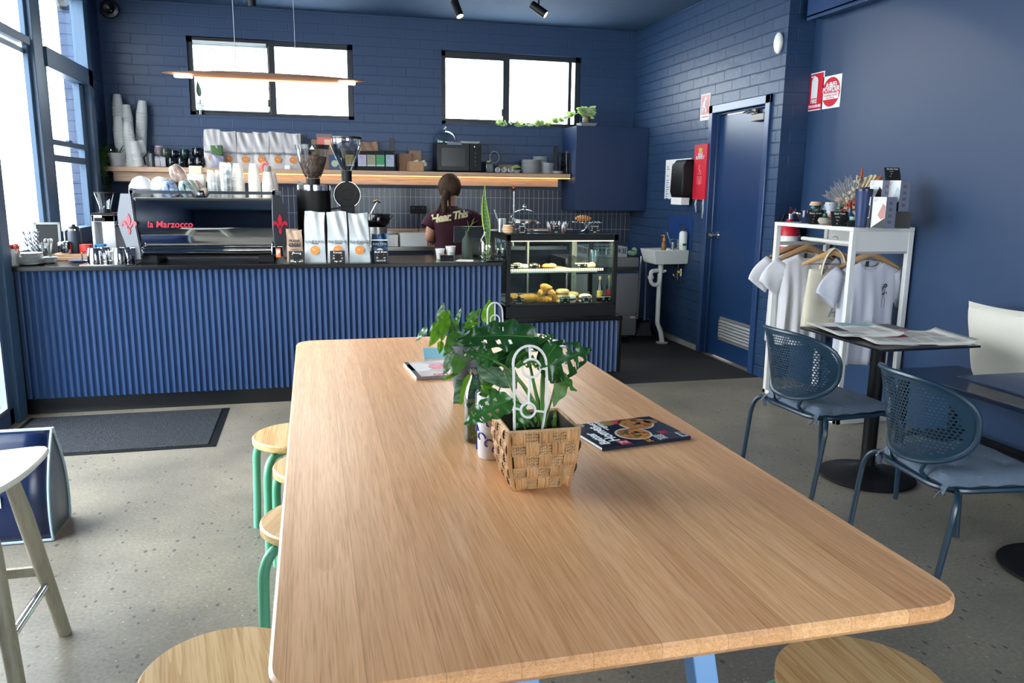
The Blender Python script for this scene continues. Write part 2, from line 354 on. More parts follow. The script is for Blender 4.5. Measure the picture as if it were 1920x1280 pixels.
# navy door with frame, louvre, knob and closer
df = M()
for y0, y1 in ((DY0-.05, DY0+.02), (DY1-.02, DY1+.05)): df.box(XR-.02, XR+.12, y0, y1, 0, DZ+.05)
df.box(XR-.02, XR+.12, DY0-.05, DY1+.05, DZ-.02, DZ+.05)
for y0, y1 in ((DY0+.02, DY0+.035), (DY1-.035, DY1-.02)): df.box(XR+.03, XR+.12, y0, y1, 0, DZ-.02)
df.box(XR+.03, XR+.12, DY0+.02, DY1-.02, DZ-.035, DZ-.02)
do = struct(df.build('door_1', trim_navy, bevel=.005), 'navy staff door with a louvre vent at its foot')
leaf = M().box(XR+.055, XR+.095, DY0+.037, DY1-.037, .006, DZ-.04).build('door_leaf', P('navy_gloss_door', '#15325c', .3, bump=(25, .03)), do, bevel=.003)
v = M(); vy0, vy1, vz0, vz1 = 5.70, 6.33, .165, .375
v.box(XR+.045, XR+.055, vy0, vy1, vz0, vz0+.022); v.box(XR+.045, XR+.055, vy0, vy1, vz1-.022, vz1); v.box(XR+.045, XR+.055, vy0, vy0+.022, vz0, vz1); v.box(XR+.045, XR+.055, vy1-.022, vy1, vz0, vz1)
for i in range(6):
    z = vz0+.03+i*.027; v.add([(XR+.053, vy0+.02, z+.018), (XR+.053, vy1-.02, z+.018), (XR+.036, vy1-.02, z), (XR+.036, vy0+.02, z)], [(0, 1, 2, 3)])
v.build('louvre_vent', P('anodised_aluminium', '#9b9c9e', .4, .6), do, smooth=0)
chrome = P('chrome', '#d8d8d8', .12, 1.0); steel = P('brushed_steel', '#9a9894', .3, 1.0, bump=(200, .05)); 
k = M().tr((XR+.055, 6.45, 1.09), (0, -PI/2, 0)).lathe([(.0, 0), (.033, 0), (.033, .006), (.014, .01), (.012, .045), (.026, .055), (.03, .07), (.024, .083), (0, .087)], 20).build('door_knob', chrome, do)
c = M(); c.box(XR+.0, XR+.055, 5.74, 5.93, 2.03, 2.085); c.tube([(XR+.02, 5.86, 2.09), (XR-.0, 5.98, 2.12), (XR+.04, 6.12, 2.115)], .007, 6); c.box(XR+.02, XR+.05, 5.9, 5.96, 2.09, 2.13)
c.build('door_closer', P('satin_steel', '#6c6a66', .4, .7), do, bevel=.006)
# black rubber floor covering behind and beside the counter
rub = P('black_rubber_sheet', '#17191c', .75, bump=(300, .5))
struct(M().box(-1.8, XR-.005, 5.62, YB, 0, .004).box(2.29, XR-.005, 5.535, 5.63, 0, .004).build('floor_covering', rub, smooth=0), 'black rubber sheet flooring behind the counter')
# street outside
struct(M().box(-7, XL-.13, -6, 14, -.16, -.1).build('ground', P('grey_pavement', '#62656a', .8, bump=(30, .3)), smooth=0), 'grey pavement outside the entry')
# ================================================================== LARGE FURNITURE
def wood(name, c1, c2, plank=None, axis='Y', rough=.38, gs=1.0, coat=.15, line=.6):
    """timber: long grain along axis, planks across"""
    if name in MATS: return MATS[name]
    m = bpy.data.materials.new(name); m.use_nodes = True; nt = m.node_tree; b = nt.nodes['Principled BSDF']; L = nt.links.new
    tc = N(nt, 'ShaderNodeTexCoord'); sp = N(nt, 'ShaderNodeSeparateXYZ'); L(tc.outputs['Object'], sp.inputs[0])
    ac, al = ('X', 'Y') if axis == 'Y' else ('Y', 'X')
    if axis == 'Z': ac, al = 'X', 'Z'
    if plank:
        dv = N(nt, 'ShaderNodeMath', operation='DIVIDE'); dv.inputs[1].default_value = plank; L(sp.outputs[ac], dv.inputs[0])
        fl = N(nt, 'ShaderNodeMath', operation='FLOOR'); L(dv.outputs[0], fl.inputs[0]); off = fl.outputs[0]
        wn = N(nt, 'ShaderNodeTexWhiteNoise', noise_dimensions='1D'); L(off, wn.inputs['W'])
    cb = N(nt, 'ShaderNodeCombineXYZ')
    ml = N(nt, 'ShaderNodeMath', operation='MULTIPLY'); ml.inputs[1].default_value = .028; L(sp.outputs[al], ml.inputs[0])
    L(sp.outputs[ac], cb.inputs[0]); L(ml.outputs[0], cb.inputs[1])
    oz = 'Z' if axis != 'Z' else 'Y'
    if plank:
        m7 = N(nt, 'ShaderNodeMath', operation='MULTIPLY_ADD'); m7.inputs[1].default_value = 7.3; L(off, m7.inputs[0]); L(sp.outputs[oz], m7.inputs[2]); L(m7.outputs[0], cb.inputs[2])
    else: L(sp.outputs[oz], cb.inputs[2])
    n1 = N(nt, 'ShaderNodeTexNoise'); n1.inputs['Scale'].default_value = 10*gs; n1.inputs['Detail'].default_value = 3; n1.inputs['Distortion'].default_value = .25; L(cb.outputs[0], n1.inputs['Vector'])
    # rings: wavy bands
    mul = N(nt, 'ShaderNodeMath', operation='MULTIPLY'); mul.inputs[1].default_value = 7; L(n1.outputs[0], mul.inputs[0])
    fr = N(nt, 'ShaderNodeMath', operation='FRACT'); L(mul.outputs[0], fr.inputs[0])
    n2 = N(nt, 'ShaderNodeTexNoise'); n2.inputs['Scale'].default_value = 190*gs; n2.inputs['Detail'].default_value = 5; L(cb.outputs[0], n2.inputs['Vector'])
    ad = N(nt, 'ShaderNodeMath', operation='MULTIPLY_ADD'); ad.inputs[1].default_value = line; L(fr.outputs[0], ad.inputs[0]); L(n2.outputs[0], ad.inputs[2])
    rp = N(nt, 'ShaderNodeValToRGB'); rp.color_ramp.elements[0].position = .3; rp.color_ramp.elements[1].position = .72+line*.6
    rp.color_ramp.elements[0].color = lin(c2); rp.color_ramp.elements[1].color = lin(c1); L(ad.outputs[0], rp.inputs[0])
    n4 = N(nt, 'ShaderNodeTexNoise'); n4.inputs['Scale'].default_value = 330*gs; n4.inputs['Detail'].default_value = 2; L(cb.outputs[0], n4.inputs['Vector'])
    r4 = N(nt, 'ShaderNodeValToRGB'); r4.color_ramp.elements[0].position = .34; r4.color_ramp.elements[1].position = .50; r4.color_ramp.elements[0].color = (.62, .46, .34, 1); r4.color_ramp.elements[1].color = (1, 1, 1, 1); L(n4.outputs[0], r4.inputs[0])
    mx4 = N(nt, 'ShaderNodeMix', data_type='RGBA', blend_type='MULTIPLY'); mx4.inputs[0].default_value = .42; L(rp.outputs[0], mx4.inputs[6]); L(r4.outputs[0], mx4.inputs[7])
    out = mx4.outputs[2]
    if plank:
        r2 = N(nt, 'ShaderNodeValToRGB'); r2.color_ramp.elements[0].color = (.86, .80, .76, 1); r2.color_ramp.elements[1].color = (1.06, 1.06, 1.04, 1); L(wn.outputs[0], r2.inputs[0])
        mx = N(nt, 'ShaderNodeMix', data_type='RGBA', blend_type='MULTIPLY'); mx.inputs[0].default_value = 1; L(out, mx.inputs[6]); L(r2.outputs[0], mx.inputs[7]); out = mx.outputs[2]
        f2 = N(nt, 'ShaderNodeMath', operation='FRACT'); L(dv.outputs[0], f2.inputs[0]); l2 = N(nt, 'ShaderNodeMath', operation='LESS_THAN'); l2.inputs[1].default_value = .008; L(f2.outputs[0], l2.inputs[0])
        ms = N(nt, 'ShaderNodeMath', operation='MULTIPLY'); ms.inputs[1].default_value = .5; L(l2.outputs[0], ms.inputs[0])
        mx2 = N(nt, 'ShaderNodeMix', data_type='RGBA'); L(ms.outputs[0], mx2.inputs[0]); L(out, mx2.inputs[6]); mx2.inputs[7].default_value = lin('#5d3c24'); out = mx2.outputs[2]
    L(out, b.inputs['Base Color']); b.inputs['Roughness'].default_value = rough; b.inputs['Coat Weight'].default_value = coat; b.inputs['Coat Roughness'].default_value = .3
    bp = N(nt, 'ShaderNodeBump'); bp.inputs['Strength'].default_value = .12; bp.inputs['Distance'].default_value = .002; L(n2.outputs[0], bp.inputs['Height']); L(bp.outputs[0], b.inputs['Normal'])
    MATS[name] = m; return m
oak = wood('tasmanian_oak', '#f8c494', '#dca56e', plank=.118, rough=.36, line=.25, coat=.05)
ply = wood('pale_pine', '#dcb982', '#bf9459', rough=.4, gs=.8, line=.9)
shelfw = wood('shelf_timber', '#c9a384', '#a98062', axis='X', rough=.5)
black_lam = P('black_stone_laminate', '#0b0d10', .25, spec=.3)
black_m = P('black_powder_coat', '#0b0d11', .5, spec=.25)
flute_blue = P('fluted_blue_paint', '#1f3a62', .45)
white_m = P('white_paint', '#e4e2de', .4)
white_pl = P('white_plastic', '#e9e9e6', .3)
black_pl = P('black_plastic', '#0a0b0e', .45, spec=.25)

# ---- communal table
CT = thing('communal_table', 'long blond timber communal table with rounded corners, in the middle of the room', 'table', (.52, 2.42, 0))
TX0, TX1, TY0, TY1, TZ = -.088, 1.145, 1.065, 3.86, .74
def top_mesh(w_, d_, r, z1, th, ch=.006, n=6):
    m = M(); o = rrect(w_, d_, r, n); i_ = rrect(w_-2*ch, d_-2*ch, r-ch, n)
    b_ = rrect(w_-.02, d_-.02, r-.01, n)
    m.loft([[(x, y, z1-th) for x, y in b_], [(x, y, z1-th+.012) for x, y in o], [(x, y, z1-ch) for x, y in o], [(x, y, z1) for x, y in i_]])
    return m
cx, cy = (TX0+TX1)/2, (TY0+TY1)/2; CT.location = (cx, cy, 0)
top_mesh(TX1-TX0, TY1-TY0, .085, TZ, .036).build('tabletop', oak, CT)
leg_blue = P('powder_blue_steel', '#5f8fc4', .35)
for ye, sg in ((TY0+.24, -1), (TY1-.24, 1)):
    for sx in (-1, 1):
        m = M(); a = Vector((sx*.17, ye-cy, TZ-.04)); b_ = Vector((sx*.21, ye-cy+sg*.22, 0))
        d = .024; w2_ = .024
        m.add([(a.x-w2_, a.y-d, a.z), (a.x+w2_, a.y-d, a.z), (a.x+w2_, a.y+d, a.z), (a.x-w2_, a.y+d, a.z), (b_.x-w2_, b_.y-d, 0), (b_.x+w2_, b_.y-d, 0), (b_.x+w2_, b_.y+d, 0), (b_.x-w2_, b_.y+d, 0)],
              [(0, 1, 2, 3), (7, 6, 5, 4), (0, 4, 5, 1), (1, 5, 6, 2), (2, 6, 7, 3), (3, 7, 4, 0)])
        m.build('leg', leg_blue, CT, smooth=0, bevel=.003)
    M().box(-.25, .25, ye-cy-.04, ye-cy+.04, TZ-.045, TZ-.034).build('top_plate', leg_blue, CT)

# ---- counter
CY = 5.48
CN = thing('service_counter', 'long service counter with a blue fluted front and black kickboard', 'counter', (0, CY, 0))
def flutes(x0, x1, z0, z1, pitch=.0385, dep=.017):
    m = M(); n = int(round((x1-x0)/pitch)); K = 7; pts = []
    for i in range(n):
        for k in range(K): 
            t = k/(K-1); pts.append((x0+(i+t)*(x1-x0)/n, -math.sin(math.acos(max(-1, min(1, 2*t-1))))*0 + dep*(1-(2*t-1)**2)))
    vs = [(x, y, z0) for x, y in pts]+[(x, y, z1) for x, y in pts]; L = len(pts)
    m.add(vs, [(i, i+1, L+i+1, L+i) for i in range(L-1)])
    m.box(x0, x1, dep+.001, dep+.02, z0, z1); return m
flutes(-1.80, 1.312, .11, .935).build('fluted_panel', flute_blue, CN, (0, .028, -.004), smooth=28)
M().box(-1.83, 1.31, .06, .075, 0, .11).box(-1.0, -.998, .058, .06, 0, .11).build('kickboard', P('black_kick', '#0f1115', .3), CN, smooth=0)
M().box(-1.83, 1.31, .052, .57, .105, .925).build('carcass', P('dark_carcass', '#14171d', .6), CN, smooth=0)
tag(M().box(-1.835, 1.318, 0, .64, .9315, .96).box(-1.835, -1.15, .6405, 1.14, .9315, .96).build('worktop', black_lam, None, (0, CY, 0), bevel=.003), 'continuous black worktop on the blue fluted counter', 'worktop')

# ---- display case base and case
CB = thing('case_plinth', 'low blue fluted plinth with a black ledge under the pastry display case', 'plinth', (1.78, CY, 0))
flutes(-.42, .44, .11, .505).build('fluted_panel', flute_blue, CB, (0, .02, 0), smooth=28)
M().box(-.455, .472, .0, .62, .515, .545).box(.445, .47, .012, .6, .11, .515).box(-.45, .445, .045, .6, .10, .515).build('ledge', black_lam, CB, bevel=.003)
M().box(-.44, .445, .05, .58, 0, .11).build('kickboard', P('black_kick', '#0f1115', .3), CB)
DX0, DX1, DYF, DYB, DZ0, DZ1 = 1.352, 2.20, 5.50, 6.06, .545, 1.157
DC = thing('display_case', 'lit glass pastry display case with a black frame at the end of the counter', 'display case', ((DX0+DX1)/2, (DYF+DYB)/2, DZ0))
hw, hd, hh = (DX1-DX0)/2, (DYB-DYF)/2, DZ1-DZ0
m = M(); m.box(-hw, hw, -hd, hd, 0, .085)
m.box(-hw, hw, -hd, -hd+.02, .085, .10); m.box(-hw, hw, -hd, -hd+.02, hh-.05, hh-.006); m.box(-hw, hw, hd-.02, hd, hh-.05, hh-.006)
for sx in (-1, 1):
    m.box(sx*hw-(.03 if sx > 0 else 0), sx*hw+(.03 if sx < 0 else 0), -hd, -hd+.03, .08, hh-.006)
    m.box(sx*hw-(.03 if sx > 0 else 0), sx*hw+(.03 if sx < 0 else 0), hd-.03, hd, .08, hh-.006)
    m.box(sx*hw-(.02 if sx > 0 else 0), sx*hw+(.02 if sx < 0 else 0), -hd, hd, hh-.05, hh-.006)
m.box(-hw, hw, -hd+.0, hd, hh-.012, hh-.006)
m.box(-.14, -.11, hd-.03, hd-.015, .1, hh-.05); m.box(.22, .25, hd-.03, hd-.015, .1, hh-.05)
m.build('frame', black_m, DC, smooth=0, bevel=.002)
cg = glass('case_glass', '#f2fbf8', .01, .7)
M().box(-hw+.02, hw-.02, -hd+.004, -hd+.008, .09, hh-.04).box(-hw+.004, -hw+.008, -hd+.02, hd-.02, .09, hh-.04).box(hw-.008, hw-.004, -hd+.02, hd-.02, .09, hh-.04).build('glass_panel', cg, DC, smooth=0)
M().box(-hw+.002, hw-.002, -hd+.002, hd-.002, hh-.006, hh).build('top_glass', P('dark_top_glass', '#26302f', .08, spec=.8), DC, smooth=0)
M().box(-hw+.03, hw-.03, -hd+.03, hd-.03, .085, .092).build('deck', P('black_deck', '#1a1c1f', .4), DC, smooth=0)
m = M(); m.box(-hw+.04, hw-.14, -hd+.06, hd-.06, .333, .340); m.mat(1).box(-hw+.03, hw-.14, -hd+.045, -hd+.055, .325, .355)
m.mat(2)
for i in range(44): m.box(-hw+.035+i*.0165, -hw+.035+i*.0165+.008, -hd+.041, -hd+.045, .337, .355)
m.build('shelf', [glass('shelf_glass', '#e8f5f0', .02, .8, .05), P('shelf_rail', '#b9b8ad', .3, .6), P('lamp_diffuser_strip', '#fff3d4', .4, emit=('#ffe9bd', 1.6))], DC, smooth=0)
m = M(); m.box(-.13, -.115, hd-.035, hd-.02, .1, hh-.06); m.box(.24, .28, hd-.04, hd-.02, .1, hh-.06); m.box(-.4, .4, hd-.04, hd-.03, .10, .115)
for i in range(14): m.box(.26, .264, hd-.045, hd-.04, .12+i*.03, .132+i*.03)
m.build('shelf_upright', P('grey_upright', '#8d8c84', .4, .5), DC, smooth=0)
M().box(-hw+.03, hw-.03, -hd+.022, -hd+.04, hh-.056, hh-.05).build('lamp_tube', P('case_lamp', '#fff1d0', .4, emit=('#ffe7b8', 5)), DC, smooth=0)
la = bpy.data.lights.new('case_light', 'AREA'); la.shape = 'RECTANGLE'; la.size = .78; la.size_y = .03; la.energy = 7; la.color = (1, .86, .62)
lo = bpy.data.objects.new('case_light', la); COL.objects.link(lo); lo.parent = DC; lo.location = (0, -hd+.05, hh-.07); lo.rotation_euler = (R_(20), 0, 0)

# ---- wall shelf with light strip
SY0, SY1, SZ = 8.06, YB-.004, 1.60
a = at(189, 311, 'y', SY0); SZ = a.z
SH = thing('wall_shelf', 'long timber wall shelf with a warm light strip along its front edge', 'shelf', (.4, SY0, SZ))
SX0, SX1 = XL+.012, 2.66
M().box(SX0-.4, SX1-.4, 0, SY1-SY0, -.045, -.0).build('shelf_board', shelfw, SH, bevel=.002)
M().box(SX0+.07-.4, SX1-.12-.4, .05, .075, -.135, -.046).build('apron', shelfw, SH, bevel=.002)
M().box(SX0+.9-.4, SX1-.4, .004, .03, -.051, -.0455).build('light_strip', P('warm_led_strip', '#ffd98c', .4, emit=('#ffc65e', 3)), SH, smooth=0)
la = bpy.data.lights.new('shelf_light', 'AREA'); la.shape = 'RECTANGLE'; la.size = 3.4; la.size_y = .02; la.energy = 1.0; la.color = (1, .76, .42)
lo = bpy.data.objects.new('shelf_light', la); COL.objects.link(lo); lo.parent = SH; lo.location = (.6, .10, -.06)
bm_ = P('black_bracket', '#0d0f13', .4)
for i, px in enumerate((386, 566, 734, 892, 1042)):
    x = at(px, 250, 'y', YB).x-.4
    M().box(x-.02, x+.02, SY1-SY0-.012, SY1-SY0-.002, .001, .34 if i < 3 else .30).box(x-.015, x+.015, SY1-SY0-.02, SY1-SY0-.002, -.14, -.046).build('bracket', bm_, SH, smooth=0)
# ---- tiled splashback (wall finish)
def tile_mat():
    m = bpy.data.materials.new('navy_finger_tile'); m.use_nodes = True; nt = m.node_tree; b = nt.nodes['Principled BSDF']; L = nt.links.new
    tc = N(nt, 'ShaderNodeTexCoord'); sp = N(nt, 'ShaderNodeSeparateXYZ'); cb = N(nt, 'ShaderNodeCombineXYZ'); L(tc.outputs['Object'], sp.inputs[0])
    L(sp.outputs['X'], cb.inputs[0]); ad = N(nt, 'ShaderNodeMath', operation='ADD'); ad.inputs[1].default_value = .1685-(at(860, 370, 'y', YB-.008).z % .1685); L(sp.outputs['Z'], ad.inputs[0]); L(ad.outputs[0], cb.inputs[1])
    br = N(nt, 'ShaderNodeTexBrick'); br.offset = 0; br.inputs['Scale'].default_value = 1; br.inputs['Brick Width'].default_value = .0535; br.inputs['Row Height'].default_value = .1685
    br.inputs['Mortar Size'].default_value = .0022; br.inputs['Mortar Smooth'].default_value = .1; br.inputs['Color1'].default_value = lin('#222c3f'); br.inputs['Color2'].default_value = lin('#2a3448'); br.inputs['Mortar'].default_value = lin('#8a8d92')
    L(cb.outputs[0], br.inputs['Vector']); L(br.outputs['Color'], b.inputs['Base Color']); b.inputs['Roughness'].default_value = .3
    bp = N(nt, 'ShaderNodeBump'); bp.inputs['Strength'].default_value = .4; bp.inputs['Distance'].default_value = .003; bp.invert = True; L(br.outputs['Fac'], bp.inputs['Height']); L(bp.outputs[0], b.inputs['Normal'])
    return m
struct(M().box(XL+.16, XR, YB-.008, YB, .9, 1.47).build('trim_5', tile_mat(), smooth=0), 'dark navy finger tile splashback under the wall shelf')
# ---- upper cabinet
UC = thing('wall_cabinet', 'plain navy wall cabinet hanging in the back corner', 'cabinet', (2.672, 7.934, 1.262))
cabm = P('navy_cabinet', '#142b4f', .4)
M().box(0, XR-2.672-.004, .02, YB-7.934-.009, 0, .86).build('carcass', cabm, UC, smooth=0)
M().box(0, XR-2.672-.004, 0, .018, 0, .86).build('door', cabm, UC, bevel=.002)
# ---- back bench
BBY = 7.78
BB = thing('back_bench', 'stainless steel back bench under the tiled wall', 'bench', (.4, BBY, 0))
M().box(-2.2, 2.15, 0, .595, .87, .905).box(-2.2, 2.15, .58, .595, .9, 1.03).build('bench_top', steel, BB, smooth=0)
M().box(-2.2, 2.15, .02, .58, .05, .868).build('cupboard', P('dark_cupboard', '#1b2433', .5), BB)
M().box(-2.2, 2.4, .575, .597, 1.031, 1.055).build('upstand', shelfw, BB)
# ================================================================== STOOLS, CHAIRS, CAFE TABLES, BENCH, RACK
mint = P('mint_green_enamel', '#6cbd98', .3)
def make_stool():
    t = thing('round_stool', '', 'stool', (0, 0, 0))
    m = M(); r = .175; m.lathe([(0, .418), (r-.006, .418), (r, .424), (r, .444), (r-.006, .45), (0, .45)], 48); m.build('seat', ply, t)
    for k in range(4):
        a = R_(-123+90*k); d = Vector((math.cos(a), math.sin(a), 0)); p = [d*.05+Vector((0, 0, .40)), d*.125+Vector((0, 0, .402))]
        p += bez(d*.135+Vector((0, 0, .402)), d*.200+Vector((0, 0, .398)), d*.203+Vector((0, 0, .31)), 8)
        p += [d*.208+Vector((0, 0, .15)), d*.215]
        M().tube(p, .0165, 12).build('leg', mint, t)
    return t
def edge_c(px, py, z, dx, dy=0): 
    p = at(px, py, 'z', z); return (p.x+dx, p.y+dy, 0)
ST = make_stool()
sts = [('round pine stool with mint legs, farthest of those along the left of the long table', edge_c(476, 812, .45, .170, -.04), 0),
       ('round pine stool with mint legs, second from the counter end, mostly under the table', edge_c(514, 868, .45, .170, -.04), R_(0)),
       ('round pine stool with mint legs, third from the counter end of the long table', edge_c(491, 968, .45, .170, -.04), R_(-20)),
       ('round pine stool, large in the lower left foreground at the table corner', (-.21, 1.62, 0), R_(10)),
       ('round pine stool with mint legs, shaded under the near right corner of the long table', (1.10, 1.28, 0), R_(0))]
for i, (lb, lc, rz) in enumerate(sts):
    if i == 0: ST.location = lc; ST['label'] = lb; ST['group'] = 'round stools around the communal table'
    else: dupt(ST, lb, lc, rz)
# ---- bar stool
bsw = P('greige_stained_beech', '#8f8877', .45, var=(30, '#a39b88', .8), stretch=(4, 4, .4))
BS = thing('bar_stool', 'tall stool with a pale saddle seat and chrome footrest at left', 'stool', (-1.055, 2.47, 0))
def sad(u, v, dz):
    a = 2*PI*v; r = .236*u; e = 1/((abs(math.cos(a))**2.6+abs(math.sin(a))**2.6)**(1/2.6))
    x = r*e*math.cos(a)*1.10; y = r*e*math.sin(a)*(1+.12*math.cos(a))
    return (x, y, .645+.018*(x/.2)**2 - .01*(y/.2)**2 + dz)
m = M()
m.grid(lambda u, v: sad(u, v, 0), 8, 40); m.grid(lambda u, v: sad(1+.02*math.sin(PI*u), v, -.018*u), 3, 40); m.grid(lambda u, v: sad(1-u, v, -.018), 8, 40)
m.build('seat', P('whitewashed_seat', '#d9d5cb', .35), BS)
for sx in (-1, 1):
    for sy in (-1, 1):
        M().tube([(sx*.135, sy*.10, .625), (sx*.16, sy*.13, .45), (sx*.215, sy*.205, 0)], [.020, .025, .021], 14).build('leg', bsw, BS)
m = M()
for sy in (-1, 1): m.box(-.14, .14, sy*.10-.012, sy*.10+.012, .57, .622)
for sx in (-1, 1): m.box(sx*.135-.012, sx*.135+.012, -.1, .1, .57, .622)
m.build('apron', bsw, BS, bevel=.003)
for sy in (-1, 1): M().box(-.185, .185, sy*.162-.009, sy*.162+.009, .235, .265).build('stretcher', bsw, BS, bevel=.002)
M().tube([(.188, -.16, .20), (.188, .16, .20)], .014, 12).build('footrest', chrome, BS)
M().tube([(-.188, -.16, .20), (-.188, .16, .20)], .014, 12).build('footrest', chrome, BS)
M().tr((.152, -.112, .60), (0, PI/2, 0)).lathe([(.006, 0), (.006, .003), (0, .004)], 10).build('bolt', chrome, BS)
# ---- A-frame sign
AF = thing('pavement_sign', 'folded navy pavement sign with a white coffee cup drawing, standing by the door mat', 'sign', (-1.395, 3.58, 0))
sgb = P('sign_navy', '#0f1e42', .25); sgg = P('sign_grey_plastic', '#6d7681', .45); wh = P('sign_white', '#e8ecef', .4)
def side(sgn, nm):
    m = M(); n = 10
    def fn(u, v): y = sgn*(-.125-.025*math.sin(PI*v)+.12*v*v); return (-.30+.60*u, y, .002+.45*v)
    m.grid(fn, 6, n); return m.build(nm, sgb, AF, thick=.006)
side(1, 'front_panel'); side(-1, 'rear_panel')
fr = [( .302, -.125-.025*math.sin(PI*v)+.12*v*v, .45*v+.003) for v in [i/10 for i in range(11)]]
fb = [( .302, .125+.025*math.sin(PI*v)-.12*v*v, .45*v+.003) for v in [i/10 for i in range(11)]]
m = M(); m.tube(fr, .006, 6); m.tube(fb, .006, 6); m.tube([(-.302, y, z) for x, y, z in fr], .006, 6); m.tube([(-.302, y, z) for x, y, z in fb], .006, 6)
m.tube([(-.30, -.006, .452), (.30, -.006, .452)], .007, 6); m.tube([(-.3, -.13, .008), (.3, -.13, .008)], .006, 6); m.build('edge_rim', P('sign_rim_pale', '#a9bccb', .4), AF)
m = M(); L = len(fr); m.add(fr+fb, [(i, i+1, L+i+1, L+i) for i in range(L-1)]); m.build('end_panel', sgg, AF, (-.006, 0, 0), thick=.003)
m = M(); m.tube(arc((-.02, -.079, .325), .055, 0, 180, 12), .0035, 4); m.tube(bez((-.02, -.055, .40), (-.035, -.05, .415), (-.022, -.045, .43), 5), .004, 4); m.tube(bez((-.005, -.055, .40), (-.012, -.05, .42), (.0, -.04, .44), 5), .004, 4)
m.box(.03, .13, -.139, -.137, .165, .215); m.mat(1).box(.055, .12, -.1395, -.1385, .18, .20); m.build('cup_drawing', [wh, sgb], AF)
text('y', .07, AF, wh, (-.235, -.152, .105), (R_(88), 0, 0)); text('ee', .065, AF, wh, (.045, -.152, .11), (R_(88), 0, 0))
# ---- door mat
MT = thing('door_mat', 'large charcoal ribbed door mat in front of the counter', 'mat', (-1.185, 5.04, 0))
m = M(); hw_, hd_ = .60, .415; m.box(-hw_, hw_, -hd_, hd_, .0005, .004); m.build('rubber_border', P('black_rubber', '#101317', .6, spec=.2), MT)
M().box(-hw_+.035, hw_-.045, -hd_+.035, hd_-.02, .004, .009).build('carpet_pad', P('charcoal_carpet', '#26282c', 1.0, spec=.05, bump=(160, 1.0), var=(150, '#4a4d53', .7)), MT)
MT.location = (-1.175, 5.02, 0)
